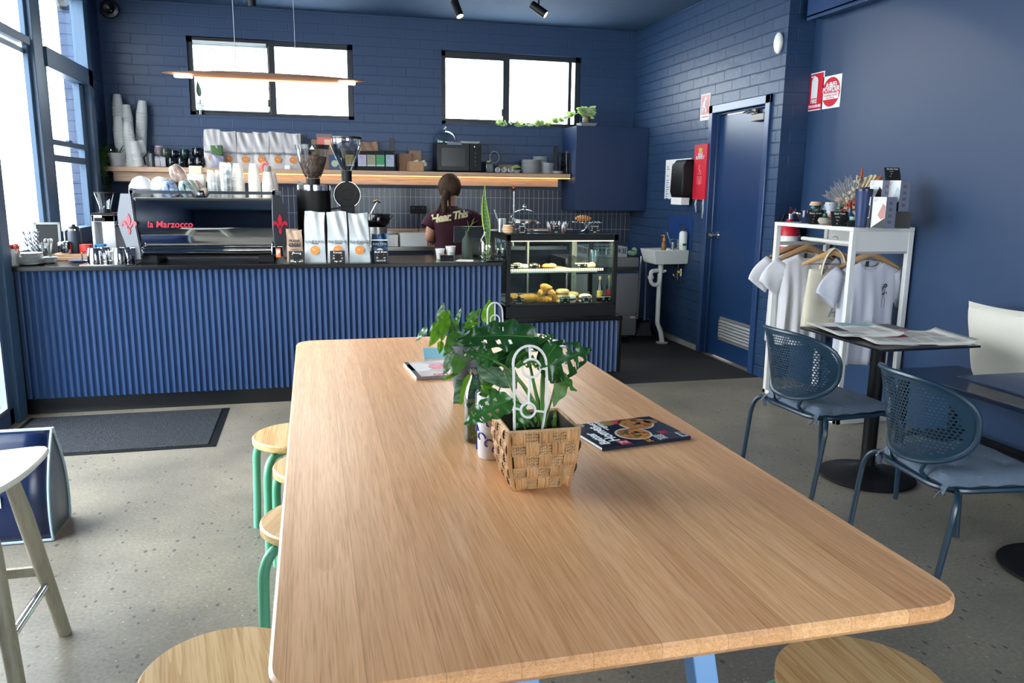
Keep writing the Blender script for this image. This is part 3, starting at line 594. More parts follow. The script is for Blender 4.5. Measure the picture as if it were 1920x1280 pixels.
# ---- cafe chair
chb = P('petrol_blue_steel', '#1a3345', .32, spec=.6); cush = P('slate_blue_fabric', '#5f6d7f', .85, bump=(260, .35))
def back_pt(y, z):   # curved backrest shell, y across, z height
    return Vector((-.262 + .14*(abs(y)/.235)**2 - .22*(z-.47) + .10*((z-.47)/.33)**2*0, y, z))
BW, BH, BZ, SE = .25, .165, .655, 2.7
def outl(a, k=1.0):
    c, s_ = math.cos(a), math.sin(a); e = 1/((abs(c)**SE+abs(s_)**SE)**(1/SE)); return (k*BW*e*c*(1+.08*s_), BZ+k*BH*e*s_)
def inside(y, z, k=1.0): return (abs(y/(BW*k))**SE+abs((z-BZ)/(BH*k))**SE) < 1
def make_chair():
    t = thing('cafe_chair', '', 'chair', (0, 0, 0))
    # perforated shell
    m = M(); p = .0128; nr = int(2*BH/p)+3; nc = int(2*BW/p)+3
    def clampo(y, z):
        q = (abs(y/(BW*.99))**SE+abs((z-BZ)/(BH*.99))**SE)
        if q > 1: s_ = q**(-1/SE); return (y*s_, BZ+(z-BZ)*s_)
        return (y, z)
    h = p/2
    for r in range(nr):
        z = BZ-BH-p+r*p+h
        for c in range(nc+1):
            y = -BW-p+c*p+(h if r % 2 else 0)
            if not inside(y, z, 1.04): continue
            corners = [(y-h, z-h), (y+h, z-h), (y+h, z+h), (y-h, z+h)]
            if inside(abs(y)+h, z+(h if z > BZ else -h), .90):
                ring = [(y+.36*p*math.cos(R_(45*k+22.5)), z+.36*p*math.sin(R_(45*k+22.5))) for k in range(8)]
                outer = [(y+h, z+h*.4), (y+h*.4, z+h), (y-h*.4, z+h), (y-h, z+h*.4), (y-h, z-h*.4), (y-h*.4, z-h), (y+h*.4, z-h), (y+h, z-h*.4)]
                vs = [back_pt(*q) for q in ring]+[back_pt(*q) for q in outer]+[back_pt(*q) for q in ((y+h, z+h), (y-h, z+h), (y-h, z-h), (y+h, z-h))]
                fs = [(k, (k+1) % 8, 8+(k+1) % 8, 8+k) for k in range(8)]+[(8, 9, 16), (10, 11, 17), (12, 13, 18), (14, 15, 19)]
                m.add(vs, fs)
            else: m.add([back_pt(*clampo(*q)) for q in corners], [(0, 1, 2, 3)])
    m.build('backrest', chb, t, smooth=60)
    m = M(); m.tube([back_pt(*outl(2*PI*i/48)) for i in range(48)], .0105, 8, closed=True); m.build('back_frame', chb, t)
    for s_ in (-1, 1):
        q = back_pt(*outl(R_(270+s_*28)))
        M().tube([q, Vector((-.235, s_*.095, .455)), Vector((-.212, s_*.10, .425))], .008, 8).build('back_support', chb, t)
    o = rrect(.44, .43, .10, 6); M().tube([(x, y, .418) for x, y in o], .0115, 8, closed=True).build('seat_frame', chb, t)
    M().prism([(x*.95, y*.95) for x, y in o], .424, .430).build('seat_pan', chb, t)
    for sx in (-1, 1):
        for s_ in (-1, 1):
            a = Vector((sx*.16, s_*.195, .416)); k = Vector((sx*.22, s_*.285, .415)); f = Vector((sx*(.275 if sx < 0 else .235), s_*.275, .0)); mid = k+(f-k)*.25
            M().tube([a]+bez(a+(k-a)*.45, k, mid, 7)+[f], .0115, 10).build('leg', chb, t)
    # tufted cushion
    tf = [(-.1, -.1), (-.1, .1), (.1, -.1), (.1, .1), (0, 0)]
    m = M(); n = 22
    def top(u, v):
        x = (u-.5)*.43; y = (v-.5)*.43; e = max(abs(u-.5), abs(v-.5))*2; z = .435+.05*(1-e**5)**.5 if e < 1 else .435
        for a_, b_ in tf:
            d = math.hypot(x-a_, y-b_); z -= .020*math.exp(-(d/.022)**2)+.006*math.exp(-(d/.06)**2)
        z += .003*math.sin(x*60+y*31)*math.exp(-((1-e)/.2)**2)
        rr = 1-.05*(abs(u-.5)*2*abs(v-.5)*2)**3
        return (x*rr, y*rr, z)
    m.grid(top, n, n); m.grid(lambda u, v: (*[c*1.0 for c in top(u, v)[:2]], .431), n, n)
    m.build('cushion', cush, t)
    for s_ in (-1, 1):
        m = M(); m.tube([(-.19, s_*.19, .445), (-.215, s_*.20, .43), (-.222, s_*.205, .412), (-.205, s_*.19, .405)], .012, 6, flat=.25); m.tube([(-.215, s_*.20, .425), (-.225, s_*.175, .385)], .011, 6, flat=.2)
        m.build('cushion_tie', cush, t)
    return t
ch = make_chair(); ch['label'] = 'blue perforated metal chair with a tufted cushion, at the table with the newspapers'; ch['group'] = 'blue cafe chairs'
ch.location = (2.475, 3.335, 0); ch.rotation_euler = (0, 0, R_(4))
dupt(ch, 'blue perforated metal chair with a tufted cushion, nearer one at the right edge', (2.41, 2.395, 0), R_(-7))
# ---- cafe tables
def cafe_table(lb, x0, x1, y0, y1, bx, by, topm):
    t = thing('cafe_table', lb, 'table', (bx, by, 0), 0, 'small square cafe tables')
    M().box(x0-bx, x1-bx, y0-by, y1-by, .728, .74).build('tabletop', topm, t, bevel=.002)
    M().lathe([(.036, .02), (.036, .722)], 24).build('column', black_m, t)
    M().lathe([(0, .004), (.235, .004), (.24, .01), (.235, .016), (.14, .028), (.07, .05), (.037, .07), (0, .07)], 48).build('base', black_m, t)
    M().cbox(0, 0, .715, .28, .28, .013).build('top_plate', black_m, t)
    return t
t1 = cafe_table('small black topped cafe table holding open newspapers', 2.60, 3.17, 3.12, 3.775, 2.79, 3.37, P('black_table_top', '#15181f', .3))
t2 = cafe_table('small cafe table with a glossy blue black top at the right edge', 2.53, 3.12, 1.95, 2.59, 2.85, 2.27, P('blue_black_table_top', '#10233f', .18))
M().box(-.27, .23, -.29, .29, .685, .728).build('apron', P('grey_steel_apron', '#55565a', .35, .6), t2, smooth=0)
# ---- bench
BN = thing('wall_bench', 'dark bench along the alcove wall behind the cafe tables', 'bench', (3.47, 2.5, 0))
M().box(-.225, .225, -1.3, 1.29, .445, .47).build('seat', P('blue_black_table_top', '#10233f', .18), BN, bevel=.003)
m = M()
for y in (-1.25, 0, 1.22):
    for x in (-.19, .17): m.box(x-.018, x+.018, y-.018, y+.018, 0, .445)
    m.box(-.19, .17, y-.015, y+.015, .42, .444)
m.box(.15, .18, -1.25, 1.22, .42, .444); m.build('leg_frame', black_m, BN)
m = M()
for x in (-.12, -.04, .04, .12): m.box(x-.025, x+.025, -1.2, 1.18, .12, .135)
for y in (-1.2, 0, 1.18): m.box(-.18, .17, y-.01, y+.01, .10, .12)
m.build('lower_rail', black_m, BN)
# ---- cushion on the bench
PL = M(); 
def pil(u, v, s_):
    x = (u-.5)*.44; y = (v-.5)*.43; a = abs(u-.5)*2; b = abs(v-.5)*2
    t = .075*((1-a**2.6)*(1-b**2.6))**.42 if a < 1 and b < 1 else 0
    k = 1-.05*(1-a*a)*b - 0*(1-b*b)*a
    kx = 1-.05*(1-b*b)*a
    w_ = .003*math.sin(23*x+17*y)*t/.07
    return (x*kx, s_*t+w_, .215+y*k)
PL.grid(lambda u, v: pil(u, v, 1), 20, 20); PL.grid(lambda u, v: pil(1-u, v, -1), 20, 20)
po = PL.build('scatter_cushion', P('ivory_linen', '#dcd8cc', .9, bump=(300, .3)), None, (3.575, 3.33, .474), (R_(-12), 0, R_(90)))
tag(po, 'ivory square scatter cushion leaning on the wall above the bench', 'cushion')
# ---- clothes rack
RX0, RX1, RY0, RY1, RZ = 3.235, 3.685, 4.235, 5.10, 1.262
RK = thing('clothes_rack', 'white open display rack with a hanging rail, against the alcove wall', 'rack', ((RX0+RX1)/2, (RY0+RY1)/2, 0))
hx, hy = (RX1-RX0)/2, (RY1-RY0)/2; rk_m = P('white_rack_steel', '#dfdedb', .35)
for sx in (-1, 1):
    for sy in (-1, 1): M().cbox(sx*(hx-.018), sy*(hy-.018), .03, .034, .034, RZ-.055).build('post', rk_m, RK, bevel=.002)
m = M(); m.box(-hx, hx, -hy, hy, RZ-.026, RZ); m.build('top_board', rk_m, RK, bevel=.003)
m = M(); m.box(-hx, hx, -hy, -hy+.035, 0, .03).box(-hx, hx, hy-.035, hy, 0, .03).box(-hx, -hx+.035, -hy, hy, 0, .03).box(hx-.035, hx, -hy, hy, 0, .03).box(-hx+.02, hx-.02, -hy+.02, hy-.02, .004, .012)
m.build('base_tray', rk_m, RK, bevel=.002)
m = M(); m.box(hx-.02, hx-.008, -hy+.03, hy-.03, RZ-.16, RZ-.026).box(-hx+.03, hx-.03, -hy+.006, -hy+.014, RZ-.15, RZ-.026); m.build('upper_panel', rk_m, RK)
for sy in (-1, 1): M().box(-hx+.03, hx-.03, sy*(hy-.018)-.009, sy*(hy-.018)+.009, RZ-.165, RZ-.14).build('cross_bar', P('grey_cross_bar', '#a6a7a8', .4), RK)
M().tube([(0, -hy+.02, RZ-.118), (0, hy-.02, RZ-.118)], .0145, 14).build('rail', rk_m, RK)
# ================================================================== RIGHT WALL, SINK, RACK CONTENTS
red = P('signal_red', '#c8102e', .45); paper = P('white_paper', '#eceae6', .8); ink = P('dark_ink', '#23252b', .7); chalk = P('chalk_white', '#e8e8e4', .9); slate = P('chalkboard_black', '#101317', .7)
ROTX = (PI/2, 0, -PI/2)     # lettering on a wall that faces -X
def wallsign(name, lb, cat, px0, py0, px1, py1, X=XR, th=.003, mat=paper):
    a = at(px0, py0, 'x', X-th); b_ = at(px1, py1, 'x', X-th)
    y0, y1, z0, z1 = min(a.y, b_.y), max(a.y, b_.y), min(a.z, b_.z), max(a.z, b_.z)
    t = thing(name, lb, cat, (X-.0005, (y0+y1)/2, (z0+z1)/2)); w_, h_ = (y1-y0)/2, (z1-z0)/2
    M().box(-th, 0, -w_, w_, -h_, h_).build('panel', mat, t, smooth=0, bevel=.0005); return t, w_, h_
# warning sign with a figure
t, w_, h_ = wallsign('safety_sign', 'red and white sign of a running figure beside the staff door', 'sign', 1315, 178, 1330, 224)
M().box(-.004, -.003, -w_*.85, w_*.85, -h_*.55, h_*.92).build('red_field', P('faded_red', '#cf8a85', .5), t)
m = M(); m.sph((-.004, .0, h_*.62), (.002, .018, .02), 10, 6); m.tube([(-.005, .0, h_*.5), (-.005, .008, h_*.1)], .013, 6); m.tube([(-.005, .008, h_*.1), (-.005, .035, -.03), (-.005, .03, -h_*.45)], .008, 6); m.tube([(-.005, .006, h_*.1), (-.005, -.03, -.02), (-.005, -.025, -h_*.4)], .008, 6); m.tube([(-.005, .0, h_*.45), (-.005, .035, h_*.3), (-.005, .04, .0)], .007, 6); m.tube([(-.005, .0, h_*.45), (-.005, -.03, h_*.3)], .007, 6)
m.build('figure', wh, t); m = M()
for i in range(5): m.box(-.005, -.0035, w_*.6-i*.024-.016, w_*.6-i*.024, -h_*.78, -h_*.70)
m.build('caption', P('sign_red_ink', '#b5382f', .6), t)
# fire blanket
t, w_, h_ = wallsign('fire_blanket', 'red hanging fire blanket pouch with white pull tapes beside the door', 'fire blanket', 1303, 272, 1321, 374, th=.035, mat=red)
t.children[0].name = 'pouch'; mt = paper
text('BLANKET', .042, t, wh, (-.037, 0, h_*.52), ROTX, sx=.9); text('FIRE', .05, t, wh, (-.037, 0, h_*.62), ROTX)
M().box(-.037, -.035, -.03, .035, h_*.72, h_*.87).build('yellow_badge', P('badge_yellow', '#c8a83c', .5), t)
m = M(); m.tube([(-.037, 0, h_*.25), (-.037, .02, h_*.12), (-.037, -.02, h_*.0)], .003, 4); m.tube([(-.037, -.03, -.02), (-.037, .03, -.02), (-.037, 0, .02), (-.037, -.03, -.02)], .002, 4); m.box(-.037, -.0355, -.004, .004, -h_*.45, -h_*.3)
for i in range(6): m.box(-.0365, -.0352, -.05, .05, -h_*.18-i*.012, -h_*.18-i*.012+.003)
m.build('pictogram', P('pale_red_print', '#e79a9c', .6), t)
for s_ in (-1, 1): M().tube([(-.02, s_*w_*.55, -h_), (-.028, s_*w_*.6, -h_-.05), (-.02, s_*w_*.5, -h_-(.12 if s_ > 0 else .17)), (-.015, s_*w_*.62, -h_-.04), (-.02, s_*w_*.5, -h_+.01)], .009, 6, flat=.2).build('pull_tape', paper, t)
# whiteboard and towel dispenser
t, w_, h_ = wallsign('whiteboard', 'small whiteboard with blue handwriting behind the towel dispenser', 'whiteboard', 1249, 300, 1292, 374, th=.01)
m = M(); r = random.Random(3)
for c in range(2):
    for i in range(16):
        if r.random() < .3: continue
        y0 = w_-.03-c*.11; m.box(-.0115, -.0105, y0-.03-r.random()*.05, y0, h_-.05-i*.022, h_-.05-i*.022+.007)
m.build('handwriting', P('blue_marker', '#3a55b0', .6), t)
p = at(1279, 335, 'x', XR-.07)
TD = thing('towel_dispenser', 'black paper towel dispenser on the whiteboard wall', 'dispenser', (XR-.012, p.y, p.z))
m = M(); m.loft([[(-.002, y*.9, -.175) for y in (-.14, .14)]+[(-.10, .125, -.175), (-.10, -.125, -.175)], [(-.002, y, -.12) for y in (-.14, .14)]+[(-.12, .13, -.12), (-.12, -.13, -.12)], [(-.002, y, .12) for y in (-.14, .14)]+[(-.11, .13, .12), (-.11, -.13, .12)], [(-.002, y*.92, .175) for y in (-.14, .14)]+[(-.07, .12, .175), (-.07, -.12, .175)]])
m.build('housing', black_pl, TD, bevel=.01); M().box(-.11, -.03, -.11, .11, -.24, -.174).build('paper_towel', paper, TD)
M().tr((-.121, .02, .06), (0, -PI/2, 0)).lathe([(.006, 0), (.006, .004), (0, .005)], 10).build('lock', chrome, TD)
# motion sensor
p = at(1461, 80, 'x', XR-.02)
m = M().sph((0, 0, 0), (.032, .042, .078), 18, 12); tag(m.build('motion_sensor', white_pl, None, (XR-.02, p.y+.01, p.z)), 'white rounded motion sensor high on the brick pier', 'sensor')
# extinguisher signs on the alcove wall
t, w_, h_ = wallsign('extinguisher_sign', 'red sign with a white extinguisher drawing, left of its round neighbour', 'sign', 1514, 140, 1541, 205, XA, mat=wh)
M().box(-.004, -.003, -w_*.9, w_*.9, -h_*.94, h_*.94).build('red_field', red, t)
M().box(-.0055, -.004, -w_*.35, w_*.35, -h_*.35, h_*.58).tr((-.0048, 0, h_*.58)).sph((0, 0, 0), (.0008, w_*.35, .03), 12, 6).tr().tube([(-.005, .0, h_*.62), (-.005, .0, h_*.8), (-.005, w_*.4, h_*.8)], .006, 5).build('extinguisher_drawing', wh, t)
text('FIRE', .042, t, wh, (-.0045, 0, -h_*.52), ROTX, offset=.0012); text('EXTINGUISHER', .027, t, wh, (-.0045, 0, -h_*.78), ROTX, offset=.0008, sx=.98)
t, w_, h_ = wallsign('powder_sign', 'white sign with a red disc reading POWDER', 'sign', 1543, 145, 1574, 200, XA, mat=wh)
M().tr((-.003, 0, 0), (0, -PI/2, 0)).lathe([(0, 0), (w_*.93, 0), (w_*.93, .001), (0, .001)], 36).build('red_disc', red, t)
M().box(-.0055, -.0042, -w_*.8, w_*.8, -h_*.45, -h_*.02).build('white_band', wh, t)
text('A:B(E)', .05, t, wh, (-.0048, 0, h_*.42), ROTX, offset=.0015); text('POWDER', .046, t, wh, (-.0048, 0, h_*.15), ROTX, offset=.0015)
text('FOR WOOD PAPER\nFLAMMABLE LIQUID\nELECTRICAL', .017, t, red, (-.006, 0, -h_*.22), ROTX)
# sink
p = at(1241, 474, 'x', 3.13)
sx0, sx1 = 3.11, XR-.004
a = at(1202, 462, 'x', sx0); b_ = at(1242, 474, 'x', sx0); c_ = at(1293, 468, 'x', sx1-.01)
sy0 = c_.y-.0; sy0 = 6.87; sy1 = 7.20; sz1 = .925; sz0 = sz1-.135
SK = thing('hand_basin', 'white square hand basin on the brick wall with exposed waste pipe', 'basin', ((sx0+sx1)/2, (sy0+sy1)/2, 0))
hx, hy = (sx1-sx0)/2, (sy1-sy0)/2; ceram = P('white_ceramic', '#d3d2ce', .18, spec=.6)
m = M(); m.loft([[(-hx+.03, -hy+.02, sz0), (hx, -hy+.02, sz0), (hx, hy-.02, sz0), (-hx+.03, hy-.02, sz0)], [(-hx, -hy, sz1), (hx, -hy, sz1), (hx, hy, sz1), (-hx, hy, sz1)], [(-hx+.02, -hy+.02, sz1), (hx-.09, -hy+.02, sz1), (hx-.09, hy-.02, sz1), (-hx+.02, hy-.02, sz1)], [(-hx+.05, -hy+.05, sz1-.09), (hx-.12, -hy+.05, sz1-.09), (hx-.12, hy-.05, sz1-.09), (-hx+.05, hy-.05, sz1-.09)]])
m.build('bowl', ceram, SK, bevel=.006)
pvc = P('white_pvc', '#c9c9c5', .4)
m = M(); m.tube([(-.03, 0, sz0), (-.03, 0, sz0-.06)], .026, 12); tp = [(-.03, 0, sz0-.04), (-.03, 0, sz0-.14)]+arc((-.08, 0, sz0-.16), .05, 0, -180, 10)+[(-.13, 0, sz0-.12)]+arc((-.105, 0, sz0-.10), .025, 180, 90, 4)+[(-.05, 0, sz0-.07)]
m.tube(tp, .020, 10); m.tube([(-.03, 0, sz0-.055), (-.03, 0, sz0-.075)], .031, 12); m.tube([(-.13, 0, sz0-.12), (-.13, 0, sz0-.15)], .029, 12); m.tube([(-.02, 0, sz0-.09), (.02, -.02, sz0-.07)], .012, 8)
m.tube([(-.03, .012, sz0-.10), (-.03, .02, .2), (.0, .0, .12), (.02, -.0, .01)], .024, 12); m.lathe([(.06, .005), (.06, .012), (.03, .016)], 20, (.02, 0, 0)); m.build('waste_pipe', pvc, SK)
m = M(); m.tube([(hx-.035, -.02, sz0-.01), (hx-.035, -.02, sz0-.16)], .006, 6); m.tube([(hx-.03, -.07, sz0-.02), (hx-.03, -.07, sz0-.16), (hx-.03, -.0, sz0-.19), (hx-.03, .09, sz0-.12)], .006, 6); m.tube([(hx-.03, -.07, sz0-.05), (hx-.03, -.07, sz0-.12)], .014, 8); m.tube([(hx-.03, .0, sz0-.07), (hx-.03, .0, sz0-.14)], .013, 8); m.tube([(hx-.03, -.13, sz0-.17), (hx-.07, -.13, sz0-.17)], .016, 10); m.tube([(hx-.01, -.13, sz0-.17), (hx-.05, -.13, sz0-.17), (hx-.05, -.04, sz0-.17)], .007, 6)
m.build('supply_valve', chrome, SK); M().tr((hx-.05, -.07, sz0-.08)).sph((0, 0, 0), (.02, .018, .014), 12, 8).build('valve_handle', P('yellow_tap_cap', '#c9c032', .5), SK)
m = M(); m.tube([(hx-.045, .0, sz1), (hx-.045, .0, sz1+.09), (hx-.08, .0, sz1+.10), (hx-.13, 0, sz1+.085)], .009, 8); m.tube([(hx-.045, .0, sz1), (hx-.045, .0, sz1+.06)], .017, 12); m.build('tap', chrome, SK)
# splash plate
t, w_, h_ = wallsign('splash_plate', 'square navy splash panel behind the hand basin', 'panel', 1255, 404, 1296, 468, th=.006, mat=P('blue_panel', '#173a73', .3)); 
# soap things on the basin
def lathe_thing(name, lb, cat, loc, prof, mat, group=None, n=24):
    return tag(M().lathe(prof, n).build(name, mat, None, loc), lb, cat, group)
bt = thing('soap_bottle', 'tall white pump bottle of soap on the basin', 'bottle', (sx1-.05, sy0+.045, sz1))
M().lathe([(0, .0), (.036, .0), (.038, .01), (.038, .155), (.03, .172), (.013, .178), (0, .178)], 24).build('body', white_pl, bt)
M().lathe([(.013, .178), (.014, .20), (.006, .203), (.005, .235), (0, .235)], 14).tube([(0, 0, .235), (-.045, .01, .232)], .005, 6).build('pump', P('dark_green_pump', '#223a33', .4), bt)
M().tr((0, -.0385, .04)).box(-.02, .02, -.0006, .0005, 0, .022).build('label_patch', P('green_label', '#1d6a3f', .5), bt)
bt = thing('pump_bottle', 'small clear bottle with an orange pump on the basin rim', 'bottle', (sx0+.11, sy0+.03, sz1))
M().lathe([(0, 0), (.022, 0), (.024, .02), (.022, .06), (.012, .085), (0, .085)], 18).build('body', P('amber_liquid', '#9a6a40', .15, trans=.3), bt)
M().lathe([(.012, .085), (.014, .11), (.006, .115), (.005, .14), (0, .14)], 14).tube([(0, 0, .14), (-.03, .0, .137)], .005, 6).build('pump', P('orange_pump', '#e08a1e', .4), bt)
cp = thing('brush_cup', 'small chrome cup holding a brush on the basin', 'cup', (sx0+.20, sy0+.035, sz1))
M().lathe([(0, 0), (.018, 0), (.018, .075), (.015, .075), (.015, .01), (0, .01)], 18).build('cup', chrome, cp); M().tube([(0, 0, .01), (-.045, .02, .15)], .003, 6).tube([(-.042, .019, .14), (-.05, .022, .165)], .006, 6).build('brush', P('teal_brush', '#8fc3c0', .5), cp)
# broom and dustpan
q = at(1212, 625, 'z', 0)
DP = thing('lobby_dustpan', 'upright black dustpan with blue trim and steel handle, leaning by the basin', 'dustpan', (q.x-.09, q.y, 0))
m = M(); m.loft([[(-.13, -.12, .008), (.13, -.12, .008), (.12, .10, .008), (-.12, .10, .008)], [(-.14, -.12, .012), (.14, -.12, .012), (.12, .10, .16), (-.12, .10, .16)]]); m.build('pan', black_pl, DP, bevel=.004)
M().tube([(-.12, -.02, .06), (-.125, .02, .145), (-.04, .05, .17), (.04, .05, .17), (.125, .02, .145), (.12, -.02, .06)], .01, 8, flat=.6).build('blue_trim', P('blue_plastic', '#2a62ae', .4), DP)
tp = at(1216, 500, 'y', q.y+.2)-Vector(DP.location)
M().tube([(0, .05, .15), (.055, .14, .80)], .011, 10).build('handle', P('aluminium_pole', '#b9b9b9', .3, .9), DP)
BR = thing('broom', 'grey bristle lobby broom with steel handle beside the dustpan', 'broom', (q.x-.10, q.y-.16, 0))
M().loft([[(-.10, -.03, .012), (.08, -.03, .012), (.08, .02, .012), (-.10, .02, .012)], [(-.045, -.02, .15), (.04, -.02, .15), (.04, .02, .15), (-.045, .02, .15)]]).build('bristles', P('grey_bristle', '#4b4c50', .9, bump=(90, 1.0), stretch=(6, 6, .5)), BR)
M().box(-.05, .045, -.022, .022, .15, .17).build('head', black_pl, BR); M().tube([(0, 0, .17), (.075, .18, .80)], .010, 10).build('handle', P('aluminium_pole', '#b9b9b9', .3, .9), BR)
# glasswasher
GW = thing('glasswasher', 'stainless steel glasswasher standing behind the display case', 'dishwasher', (2.68, 7.35, 0))
gx = at(1193, 560, 'y', 7.10).x-2.68
m = M(); m.box(-.36, gx, -.25, .25, .08, .84).box(-.36, gx+.005, -.27, -.25, .30, .70).box(-.36, gx+.005, -.262, -.25, .10, .285); m.box(-.36, gx+.006, -.26, -.25, .75, .84); m.build('body', steel, GW, bevel=.003)
M().box(-.34, gx, -.256, -.25, .705, .748).build('control_panel', P('dark_panel', '#23262b', .3), GW)
M().tube([(-.3, -.285, .70), (gx-.01, -.285, .70)], .010, 8).build('handle', chrome, GW); M().box(gx-.06, gx-.01, -.264, -.262, .245, .27).build('badge', P('red_white_badge', '#b9a3a3', .5), GW)
m = M()
for x in (-.3, gx-.04):
    for y in (-.2, .2): m.box(x-.015, x+.015, y-.015, y+.015, 0, .08)
m.box(-.3, gx-.04, -.2, .2, .05, .08); m.build('foot', black_pl, GW)
GR = thing('glass_rack', 'grey plastic dishwasher rack of glasses on the glasswasher', 'rack', (2.74, 7.33, .841))
m = M(); 
for x in (-.2, .2): m.box(x-.006, x+.006, -.2, .2, 0, .03); m.box(x-.006, x+.006, -.2, .2, .085, .10)
for y in (-.2, .2): m.box(-.2, .2, y-.006, y+.006, 0, .03); m.box(-.2, .2, y-.006, y+.006, .085, .10)
for i in range(9):
    for y in (-.2, .2): m.box(-.2+i*.05-.004, -.2+i*.05+.004, y-.005, y+.005, .03, .085)
    for x in (-.2, .2): m.box(x-.005, x+.005, -.2+i*.05-.004, -.2+i*.05+.004, .03, .085)
m.box(-.2, .2, -.2, .2, .0, .006); m.build('basket', P('grey_crate', '#8b8f92', .5), GR)
clearg = glass('clear_glass', '#f0f6f6', .01, 1.6, .03)
frost = glass('milky_glass', '#dfe7e9', .15, 1.8, .12)
for i in range(4):
    o = M().shell([(.0, .002), (.028, .002), (.034, .08)], 16).build('tumbler', frost, None, (2.60+i*.085, 7.22, .849)); tag(o, 'clear tumbler standing in the grey rack on the glasswasher', 'glass', 'tumblers in the dishwasher rack')
tag(M().sph((0, 0, .03), (.05, .04, .03), 12, 8).sph((.02, 0, .055), (.03, .02, .03), 10, 6).build('cleaning_cloth', P('pale_green_cloth', '#7f9a80', .9, bump=(60, .8)), None, (3.05, 7.25, .843)), 'pale green cloth scrunched beside the dishwasher rack', 'cloth')
# fire extinguisher hanging on the pier
q = at(1478, 470, 'y', 5.38)
FE = thing('fire_extinguisher', 'red fire extinguisher with a white band hanging behind the clothes rack', 'fire extinguisher', (3.555, 5.395, .80))
R = .078
M().lathe([(0, 0), (R-.01, 0), (R, .02), (R, .37), (R*.85, .41), (R*.45, .44), (.028, .45), (.026, .47), (0, .47)], 32).build('cylinder', red, FE)
M().lathe([(R+.001, .265), (R+.001, .345)], 32).build('white_band', white_pl, FE); M().lathe([(R+.0012, .10), (R+.0012, .26)], 32).build('label_band', P('label_pale_red', '#c9606a', .5), FE)
m = M(); m.lathe([(.02, .47), (.022, .51), (0, .51)], 14); m.tube([(0, 0, .5), (.0, -.05, .52), (.02, -.10, .515)], .008, 6); m.tube([(0, 0, .5), (0, -.06, .545)], .007, 6); m.build('valve', chrome, FE)
M().tube([(0, 0, .50), (-.05, .0, .50), (-.095, .0, .40), (-.09, 0, .12)], .009, 8).build('hose', black_pl, FE); M().tube([(-.01, -.03, .54), (-.04, -.05, .565), (-.02, -.02, .52)], .0025, 5).build('safety_tie', red, FE)
M().box(-.02, .02, R-.01, .09, .30, .40).build('wall_hook', black_m, FE)

# ---- garments
cotton = P('white_cotton', '#dfdde2', .9, bump=(6, .35), trans=.12); calico = P('calico', '#d3cbb8', .95, bump=(220, .3))
hw_m = P('beech_hanger', '#a5805c', .45); hw_l = P('light_hanger', '#cfa877', .45); wire = P('hanger_wire', '#8c8c8c', .25, 1.0)
RAILX = (RX0+RX1)/2; RAILZ = RZ-.118
def hanger(t, mt, w_=.40, drop=.085):
    m = M(); pts = [(-w_/2, 0, -drop-.075), (-w_*.34, 0, -drop-.045), (-w_*.12, 0, -drop-.005), (0, 0, -drop+.012), (w_*.12, 0, -drop-.005), (w_*.34, 0, -drop-.045), (w_/2, 0, -drop-.075)]
    m.tube(pts, [.010, .017, .021, .022, .021, .017, .010], 10, flat=1.0); m.build('hanger_body', mt, t)
    M().tube([(0, 0, -drop+.01), (0, 0, -.025)]+[(p.x, 0, p.z) for p in arc((0, 0, -.0), .019, -90, 150, 10)], .0018, 6).build('hook', wire, t)
def shirt(t, mt, seed, w_=.205, L=.68, tw=0, drop=.09):
    r = random.Random(seed); ph = [r.random()*6 for _ in range(4)]
    z0 = -drop-.012
    def body(u, v, s_):
        x = (u-.5)*2; a = abs(x); zt = z0-.075*a**1.2
        if s_ < 0: zt -= .055*max(0, 1-(a/.36)**2)          # lower neckline in front
        else: zt -= .012*max(0, 1-(a/.36)**2)
        z = zt+(z0-L-zt)*v; hw2 = w_*(1-.10*min(1, v*3)+.04*v)
        d = .030+.030*min(1, v*3); f = .014*min(1, v*1.6)*(math.sin(x*9+ph[0]+v*1.2)+.6*math.sin(x*17+ph[1]-v*.8))
        y = s_*d*(1-a**2.5)**.5 if a < 1 else 0
        return (x*hw2, y+f, z)
    m = M(); m.grid(lambda u, v: body(u, v, -1), 40, 20); m.grid(lambda u, v: body(1-u, v, 1), 40, 20); m.build('shirt_body', mt, t, thick=.002)
    for s_ in (-1, 1):
        c0 = Vector((s_*w_*.72, 0, z0-.105)); c1 = Vector((s_*(w_+.072), .0, z0-.27)); rings = []
        for i in range(8):
            k = i/7; c = c0.lerp(c1, k); c.x += s_*.025*math.sin(k*PI); hl = .092*(1-.08*k); ring = []
            for j in range(16):
                a = 2*PI*j/16; du = math.cos(a)*hl; dv = math.sin(a)*(.022+.008*math.sin(5*k+ph[2]+a*3)); ring.append((c.x+du*.80*s_, c.y+dv, c.z+du*.60))
            rings.append(ring)
        M().loft(rings, caps=False).build('sleeve', mt, t, thick=.002)
    nk = [(x*.36*w_*1.02, 0, 0) for x in (0,)]
    ring = []
    for i in range(28):
        a = 2*PI*i/28; x = .36*w_*math.cos(a); s_ = math.sin(a); zt = z0-.075*abs(x/w_)**1.2-(.055 if s_ < 0 else .012)*max(0, 1-(abs(x/w_)/.36)**2)
        ring.append((x, s_*.030*(1-abs(x/w_)**2.5)**.5, zt))
    M().tube(ring, .0075, 6, closed=True, flat=.5).build('collar', mt, t)
    M().box(-.009, .009, .018, .020, z0-.055, z0-.018).build('neck_tag', ink, t)
    return z0
def hang(name, lb, cat, px, py, rz=0, group=None):
    p = at(px, py, 'x', RAILX)
    return thing(name, lb, cat, (RAILX, p.y, RAILZ+.0165), rz, group)
t = hang('hanging_shirt', 'white t-shirt on a wooden hanger, leftmost on the rack', 't-shirt', 1496, 437, R_(-12), 'shirts on the rack'); hanger(t, hw_m); shirt(t, cotton, 1)
